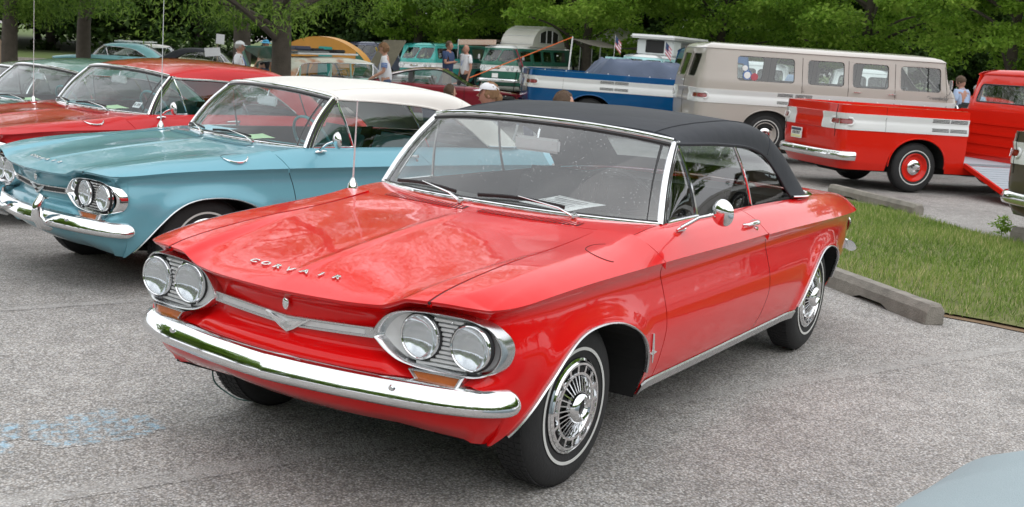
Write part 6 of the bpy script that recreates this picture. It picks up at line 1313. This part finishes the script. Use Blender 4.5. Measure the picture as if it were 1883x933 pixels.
    col = MB(); col.tube([T((.055*math.cos(t), .06*math.sin(t), 1.485+dz-.015*math.cos(t))) for t in np.linspace(0, 2*PI, 16, endpoint=False)], .011, 6, closed=True); col.obj('collar', shirt, sh)
    if badge: MB().tube([T((.06, .05, 1.46+dz)), T((.135*stout, .03, 1.25+dz)), T((.15*stout, 0, 1.16+dz)), T((.135*stout, -.03, 1.25+dz)), T((.06, -.05, 1.46+dz))], .005, 5).obj('lanyard', C_STR, root); MB().rbox(*[tuple(np.array(T((.155*stout, 0, 1.12+dz)))+s_*np.array([.004, .035, .045])) for s_ in (-1, 1)], .003).obj('name_badge', PAPER, root)
    pn = [(tuple(hip+[0, 0, .0]), .128*stout), (tuple(hip+[0, 0, .10]), .120*stout)]; pe = [(0, 1)]
    for sd in (1, -1): Hp, Kn, An = legs[sd]; b = len(pn); pn += [(Hp, .098), (Kn, .075), ((An[0], An[1], An[2]+.03), .062)]; pe += [(0, b), (b, b+1), (b+1, b+2)]
    skinned('trousers', pn, pe, pants, root, 2)
    for sd in (1, -1): An = legs[sd][2]; MB().rbox((An[0]-.07, An[1]-.045, 0), (An[0]+.19, An[1]+.045, .085), .03).obj('shoe', SHOE, root)
    return root
RZ = 2.108   # heading that faces right across the picture
person(-14.06, -14.6, RZ+.1, 'stout man in white polo shirt and white cap gesturing with both hands', 1.62, C_WHITE, C_BLACK, HAIRG, SKIND, 'cap', 'talk', stout=1.25, badge=True)
person(-21.1, -20.47, RZ-.5, 'person in dark shirt and blue sun hat, half hidden by the tree trunk', 1.70, C_BLACK, C_DENIM, HAIRB, SKIN, 'sun', 'down', hat_mat=C_AQUA)
person(-16.37, -12.65, RZ+PI+.1, 'woman with short sandy hair in white jersey with blue sleeve stripes', 1.66, C_WHITE, C_DENIM, HAIRL, SKIN, None, ('front', 'front'), stripes=True, female=True, nod=.35, lean=.10, stout=1.15, badge=True)
person(-23.71, -16.17, RZ-.4, 'man in navy t-shirt with folded arms beside the bald man', 1.80, C_NAVY, C_KHAKI, HAIRB, SKIND, None, 'fold', stout=1.1)
person(-23.9, -15.7, RZ+PI+.6, 'bald man in white t-shirt and sunglasses facing the man in navy', 1.72, C_WHITE, C_BLACK, HAIRB, SKIND, None, 'down', bald=True, glasses=True, badge=True)
person(-21.41, -8.19, RZ+PI-.3, 'white-haired person in grey sleeveless top beside the light blue camper', 1.66, cloth('grey_top', (.30, .31, .34)), C_DENIM, HAIRW, SKIN, None, 'down', female=True)
person(-18.9, -4.9, RZ+.35, 'man in pale blue shirt leaning forward, seen through the beige van window', 1.80, C_BLUE, C_KHAKI, HAIRG, SKIND, None, 'down', lean=.28, stout=1.15)
person(-21.4, -2.1, RZ+PI-.9, 'man in pale blue shirt with lanyard looking down into the open car boot', 1.74, C_BLUE, C_KHAKI, HAIRB, SKIND, None, 'front', lean=.18, nod=.45, badge=True)
person(-21.68, -1.68, RZ+PI-.5, 'grey-haired person in pale shirt with pink trim bending at the right', 1.62, C_BLUE, C_PINK, HAIRG, SKIND, None, 'front', lean=.35, nod=.4)
def chair(x, y, rz, label, mat=C_NAVY):
    c = gempty('folding_chair', x, y, rz, label, 'chair', 'folding chairs beside the cars', tilt=False)
    for sd in (1, -1):
        MB().tube([(.22, sd*.25, 0), (-.22, sd*.25, .44), (-.30, sd*.25, .85)], .011, 6).obj('leg', SATIN, c); MB().tube([(-.25, sd*.26, 0), (.24, sd*.26, .44)], .011, 6).obj('leg', SATIN, c); MB().rbox((-.25, sd*.26-.02, .60), (.22, sd*.26+.02, .625), .008).obj('armrest', BLACK, c)
    MB().rbox((-.22, -.24, .42), (.24, .24, .445), .01).obj('seat', mat, c); MB().rbox((-.01, -.24, 0), (.01, .24, .42), .008, Matrix.Translation((-.23, 0, .44)) @ Matrix.Rotation(-.17, 4, 'Y')).obj('backrest', mat, c); return c
for (x, y, a, lab, kw) in ((-6.29, -2.86, RZ+.2, 'child with brown hair sitting behind the black convertible top', dict(h=1.70, hair=HAIRB, shirt=C_BLUE)), (-6.79, -3.99, RZ+PI, 'person in a white visor cap sitting behind the black convertible top', dict(h=1.74, hair=HAIRL, skin=SKIND, hat='visor', shirt=C_WHITE, bun=True)), (-10.35, -6.94, RZ+.5, 'dark-haired person sitting beyond the white convertible top', dict(h=1.50, hair=HAIRB, shirt=C_NAVY))):
    person(x, y, a, lab, seated=True, arms='lap', pants=C_KHAKI, **kw); chair(x-.02*math.cos(a), y, a, {'c': 'folding chair under the child with brown hair', 'p': 'folding chair under the person in the white visor cap', 'd': 'folding chair under the dark-haired seated person'}[lab[0]])
chair(-33.86, -16.97, 1.2, 'empty aqua folding chair on the asphalt left of the light blue camper', cloth('aqua_canvas', (.08, .35, .33)))
# ================================================================ canopies, camper, small things
def stripes_mat(name, a, b, sc=9):
    mt, n, p = nodes(name); co = coords(n); wv = N(n, 'TexWave', Scale=sc); wv.bands_direction = 'Y'; wv.wave_profile = 'SIN'; L(n, co, wv.inputs['Vector']); r = N(n, 'ValToRGB'); r.color_ramp.interpolation = 'CONSTANT'; r.color_ramp.elements[0].color = c4(a); r.color_ramp.elements[1].color = c4(b); r.color_ramp.elements[1].position = .5; L(n, wv.outputs['Fac'], r.inputs['Fac']); L(n, r.outputs[0], p.inputs['Base Color']); p.inputs['Roughness'].default_value = .9; return mt
STRP = stripes_mat('striped_canvas', (.62, .58, .50), (.50, .25, .16)); TARP = basic('grey_tarp', (.13, .115, .10), .9, var=.2, scale=3); TARPB = basic('blue_grey_tarp', (.085, .11, .17), .75, var=.25, scale=3, bump=.3, bscale=30); ORNG = basic('varnished_plywood', (.55, .26, .05), .45, var=.25, scale=2.5); ROPE = basic('orange_rope', (.62, .13, .03), .8); TENT = basic('pale_tent', (.45, .42, .38), .9)
# awning of the green van: canvas, edge, poles
aw = gempty('awning', -35.65, -21.5, 0, 'striped canvas awning stretched left from the green camper van', 'awning', tilt=False)
P = np.array([[(-.2-2.2*u, -.80-1.75*v, 1.95-.10*v-.06*math.sin(PI*u)*math.sin(PI*v)) for v in np.linspace(0, 1, 8)] for u in np.linspace(0, 1, 10)]); MB().grid(P).obj('canopy', STRP, aw); MB().grid(np.array([[(-.2-2.2*u, -2.56, 1.85-d) for d in (0, .22)] for u in np.linspace(0, 1, 8)])).obj('valance', STRP, aw)
MB().grid(np.array([[(-.19, -.80-1.75*v, 1.95-.10*v-d) for d in (0, .20)] for v in np.linspace(0, 1, 8)])).obj('valance', STRP, aw)
for xx in (-.2, -2.4): MB().tube([(xx, -2.56, 0), (xx, -2.56, 1.86)], .02, 8).obj('pole', SATIN, aw)
# tarp awning of the light blue camper with pole and guy rope
tw = gempty('tarp_awning', -34.65, -15.2, 0, 'grey tarp awning between the white pole and the light blue camper', 'awning', tilt=False)
P = np.array([[(-.3-2.4*u, -.75-2.6*v, 1.98+.15*v-.16*math.sin(PI*v)) for v in np.linspace(0, 1, 12)] for u in np.linspace(0, 1, 8)]); MB().grid(P).obj('tarp', TARP, tw)
MB().tube([(-.3, -3.35, 0), (-.3, -3.33, 1.2), (-.3, -3.28, 2.2)], .028, 8).obj('pole', WHITE, tw); MB().tube([(-2.7, -3.35, 0), (-2.7, -3.35, 2.15)], .022, 8).obj('pole', SATIN, tw)
MB().tube([(-.3, -3.28, 2.18), (5.0, -5.2, .15)], .018, 6).obj('guy_rope', ROPE, tw)
# pale peaked tent far back
tt = gempty('pop_up_tent', -41.54, -19.93, .3, 'pale peaked tent roof above the tarp awning', 'tent', tilt=False); V = [(-1.3, -1.3, 2.15), (1.3, -1.3, 2.15), (1.3, 1.3, 2.15), (-1.3, 1.3, 2.15), (0, 0, 2.95)]; MB().add(V, [(0, 1, 4), (1, 2, 4), (2, 3, 4), (3, 0, 4)]).obj('canopy', TENT, tt, smooth_=False)
for a in (-1.3, 1.3):
    for b in (-1.3, 1.3): MB().tube([(a, b, 0), (a, b, 2.15)], .02, 6).obj('pole', SATIN, tt)
# tan tent at the left edge
tt = gempty('tan_tent', -22.7, -36.6, .3, 'tan sloping tent at the left edge beside the oak trunk', 'tent', tilt=False); MB().add([(-1.8, -1.5, 0), (1.8, -1.5, 0), (1.8, 1.5, 0), (-1.8, 1.5, 0), (-.4, -.4, 3.2), (.4, .4, 3.2)], [(0, 1, 5, 4), (1, 2, 5), (2, 3, 4, 5), (3, 0, 4)]).obj('canvas', basic('tan_canvas', (.30, .20, .13), .9), tt, smooth_=False)
# plywood teardrop camper with green door
tc_ = gempty('teardrop_camper', -26.6, -23.0, RZ, 'rounded orange plywood camper with a green door, behind the rusty wagon', 'camper', None, .84, tilt=False)
oc = spline([(-2.0, .5), (-1.9, 1.0), (-1.4, 1.75), (-.6, 2.15), (.2, 2.2), (.9, 2.0), (1.5, 1.6), (1.85, 1.05), (1.9, .5)], 48)
g = np.array([[(p[0], yy*(1-.04*abs(p[0])/2), p[1]) for yy in (-.85, -.84, .84, .85)] for p in oc]); MB().grid(g, flip=True).obj('shell', ORNG, tc_, ang=60)
for sd_ in (1, -1):
    pr_ = [(p[0], sd_*.845*(1-.04*abs(p[0])/2), p[1]) for p in oc]; MB().add(pr_, [tuple(range(len(pr_)))]).obj('side_wall', ORNG, tc_, smooth_=False)
    MB().rbox((-.10, min(sd_*.845, sd_*.875), .75), (.42, max(sd_*.845, sd_*.875), 1.85), .02).obj('door', AQUA, tc_); MB().rbox((.02, min(sd_*.87, sd_*.90), 1.25), (.10, max(sd_*.87, sd_*.90), 1.29), .005).obj('door_handle', CHROME, tc_)
    q = [(p[0], sd_*.86*(1-.04*abs(p[0])/2), p[1]) for p in oc if p[0] > 1.25]; q += [(1.25, sd_*.86, .5)]; MB().add(q, [tuple(range(len(q)))]).obj('green_corner', GREEN, tc_, smooth_=False)
    o = wheel(tc_, 0, sd_, yc=.95, r=.30, full=False, plain=True)
MB().box((-1.9, -.8, .35), (1.8, .8, .52)).obj('chassis', WELL, tc_, smooth_=False); MB().tube([(1.8, 0, .42), (2.7, 0, .40)], .04, 6).obj('tow_bar', BLACK, tc_)
# tarp over the load of the blue pickup
Mx = bp2.matrix_world; n = 26; P = np.zeros((n, n, 3)); r_ = np.random.default_rng(3); ph = r_.uniform(0, 6, 8)
for i, u in enumerate(np.linspace(-1, 1, n)):
    for j, v in enumerate(np.linspace(-1, 1, n)):
        e = max(abs(u), abs(v)); top = 1.40 if e < .78 else 1.40-(e-.78)/.22*.30; f = 1+.04*max(0, e-.7)*math.sin(9*math.atan2(v, u)+ph[0])*3
        P[i, j] = (-1.25+1.05*u*f, .80*v*min(f, 1.08), top+.025*math.sin(7*u+ph[1])*math.sin(5*v+ph[2])+.02*math.sin(13*u+9*v)+.015*math.sin(23*v-8*u))
o = MB().grid(P, flip=True).obj('tarp_cover', TARPB, None, ang=60); o.matrix_world = Mx.copy(); tag(o, 'creased blue-grey tarp covering the load in the blue pickup bed', 'tarp')
# flags on the camper mirrors
def flag(loc, label):
    f = gempty('small_flag', loc[0], loc[1], .3, label, 'flag', 'small flags on the light blue camper', tilt=False); z0 = loc[2]; MB().tube([(0, 0, z0-.15), (0, 0, z0+.80)], .008, 5).obj('flag_pole', SATIN, f)
    for k in range(7): MB().grid(np.array([[(.02*math.sin(9*t)+.03*t, .012+.22*t, z0+.78-.055*k-dz_-.25*t) for dz_ in (0, .054)] for t in np.linspace(0, 1, 6)])).obj('stripe', C_PINK if k % 2 == 0 else C_WHITE, f)
    MB().grid(np.array([[(.006+.02*math.sin(9*t)+.03*t, .012+.22*t, z0+.785-dz_-.25*t) for dz_ in (0, .22)] for t in np.linspace(0, .5, 4)])).obj('canton', C_NAVY, f)
flag((-33.75, -16.15, 1.55), 'small striped flag at the left mirror of the light blue camper'); flag((-33.75, -14.25, 1.45), 'small striped flag at the right mirror of the light blue camper')
# traffic cone with a stake carrying two white papers
tcn = gempty('traffic_cone', -23.37, -24.55, RZ, 'orange traffic cone with a stake carrying two white papers', 'traffic cone', tilt=False); MB().box((-.18, -.18, 0), (.18, .18, .03)).obj('base', ROPE, tcn, smooth_=False); MB().lathe([(.14, .03), (.09, .35)], 20, 'Z').obj('lower_cone', ROPE, tcn); MB().lathe([(.09, .35), (.065, .52)], 20, 'Z').obj('white_band', C_WHITE, tcn); MB().lathe([(.065, .52), (.03, .80), (0, .80)], 20, 'Z').obj('upper_cone', ROPE, tcn)
MB().box((-.012, -.012, .8), (.012, .012, 1.75)).obj('stake', C_KHAKI, tcn, smooth_=False)
for (a, b, c, d, r) in ((-.13, .13, 1.48, 1.78, .05), (-.24, .24, 1.10, 1.36, -.12)): MB().rbox((a, -.025, c), (b, -.015, d), .003, Matrix.Rotation(r, 4, 'Y')).obj('paper_sign', C_WHITE, tcn)
# black louvred tailgate box at the right, weed, stray cable
bx_ = gempty('black_crate', -18.55, -1.10, RZ, 'black ribbed crate between the beige van nose and the red pickup cab', 'crate', tilt=False); MB().rbox((-.45, -.35, .55), (.45, .35, 1.25), .03).obj('crate_body', BLACK, bx_)
for k in range(6): MB().rbox((-.46, -.37, .60+.11*k), (.46, .37, .66+.11*k), .01).obj('crate_rib', BLACK, bx_)
MB().rbox((-.5, -.4, 0), (.5, .4, .55), .03).obj('crate_table', SEATG, bx_)
cen = np.array([(0, 0, .10), (.07, .05, .17), (-.06, .06, .13), (.02, -.08, .18), (.0, .02, .26)]); wdp = gempty('weed', -9.75, .66, 0, 'small green weed growing by the wheel stop at the right edge', 'plant', None, .75, tilt=False); link('leaves', leaves('leaves', cen, np.array([.10, .09, .09, .09, .07]), 260, .07, .014, LF_A, 5, .8, .1), wdp); MB().tube([(0, 0, 0), (.01, .01, .25)], .006, 5).obj('stem', LF_A, wdp)
cb = MB().tube(spline([(.10, -.93, .16), (.10, -.92, .06), (.08, -.86, .012), (.10, -.76, .008), (.06, -.70, .012), (.05, -.72, .05)], 24), .0035, 5).obj('loose_cable', basic('green_wire', (.01, .06, .05), .5), None); tag(cb, 'thin green cable hanging to the ground under the bright red nose', 'cable')
# covered corner of a pale blue car at the lower right
CV = basic('pale_blue_cover', (.30, .37, .395), .8, var=.06, scale=8, bump=.25, bscale=260); n = 40; P = np.zeros((n, n, 3))
for i, u in enumerate(np.linspace(0, 1, n)):
    for j, v in enumerate(np.linspace(0, PI/2, n)):
        rr = 1.0*math.sin(v)**.9; a = u*2*PI; P[i, j] = (1.35*rr*math.copysign(abs(math.cos(a))**.8, math.cos(a)), .95*rr*math.copysign(abs(math.sin(a))**.8, math.sin(a)), .62*math.cos(v)**.7+(.014*math.sin(a*11)+.010*math.sin(a*23+v*6))*math.sin(v)+.004*math.sin(a*5+v*9))
cvr = gempty('car_cover', .62, 2.82, 0, 'pale blue-grey fabric cover over a car part at the lower right corner', 'car cover', tilt=False); MB().grid(P, flip=True).obj('cover_cloth', CV, cvr, ang=80)
# sticker numbers on the dull red coupe and turquoise car windscreens
def sticker(car, pts, mat, txt, label=None):
    pass
rc = [o for o in COL.objects if o.get('label', '').startswith('dull red hardtop')][0]
Ms = Matrix.Translation((-.755, .595, .985)) @ Matrix(((0, 0, 1, 0), (1, 0, 0, 0), (0, 1, 0, 0), (0, 0, 0, 1))) @ Matrix.Rotation(0, 4, 'X')
Rk = Matrix.Translation((-.735, .54, .955)) @ Matrix.Rotation(math.radians(-42), 4, 'Y')
st = MB().add([tuple(Rk @ Vector(v)) for v in ((0, -.05, -.03), (0, .05, -.03), (0, .05, .03), (0, -.05, .03))], [(0, 1, 2, 3)]).obj('inspection_sticker', PAPER, rc, smooth_=False); text_obj('6 09', .045, .0005, INK, 'sticker_text', st, Rk @ Matrix.Translation((.002, 0, -.014)) @ Matrix(((0, 0, 1, 0), (1, 0, 0, 0), (0, 1, 0, 0), (0, 0, 0, 1))))
# model script on the beige van nose and round stickers in its rear side window
pq = vS(vx(.45, -1), 1.065); text_obj('Greenbrier', .085, .002, SEATG, 'script_badge', bv, Matrix.Translation(tuple(pq+np.array([0, -.006, 0]))) @ Matrix(((1, 0, 0, 0), (0, 0, -1, 0), (0, 1, 0, 0), (0, 0, 0, 1))) @ Matrix.Shear('XY', 4, (.3, 0)) if False else Matrix.Translation(tuple(pq+np.array([0, -.006, 0]))) @ Matrix(((1, 0, 0, 0), (0, 0, -1, 0), (0, 1, 0, 0), (0, 0, 0, 1))))
for xx, z_, r, mt in ((-2.84, 1.38, .045, PAPER), (-2.80, 1.27, .075, C_STR), (-2.80, 1.27, .055, PAPER), (-2.68, 1.25, .06, C_PINK)): q = vS(vx(xx, -1), z_); MB().lathe([(r, 0), (r, .003+.001*(r < .06)), (0, .004+.002*(r < .06))], 20, 'Y', tuple(q+np.array([0, .006, 0])), -1).obj('round_sticker', mt, bv)
print('TRIS', sum(sum(len(p.vertices)-2 for p in m_.polygons) for m_ in bpy.data.meshes if m_.users and len(m_.polygons) < 3000)+sum(len(m_.polygons)*2 for m_ in bpy.data.meshes if m_.users and len(m_.polygons) >= 3000), 'OBJS', len(bpy.data.objects))
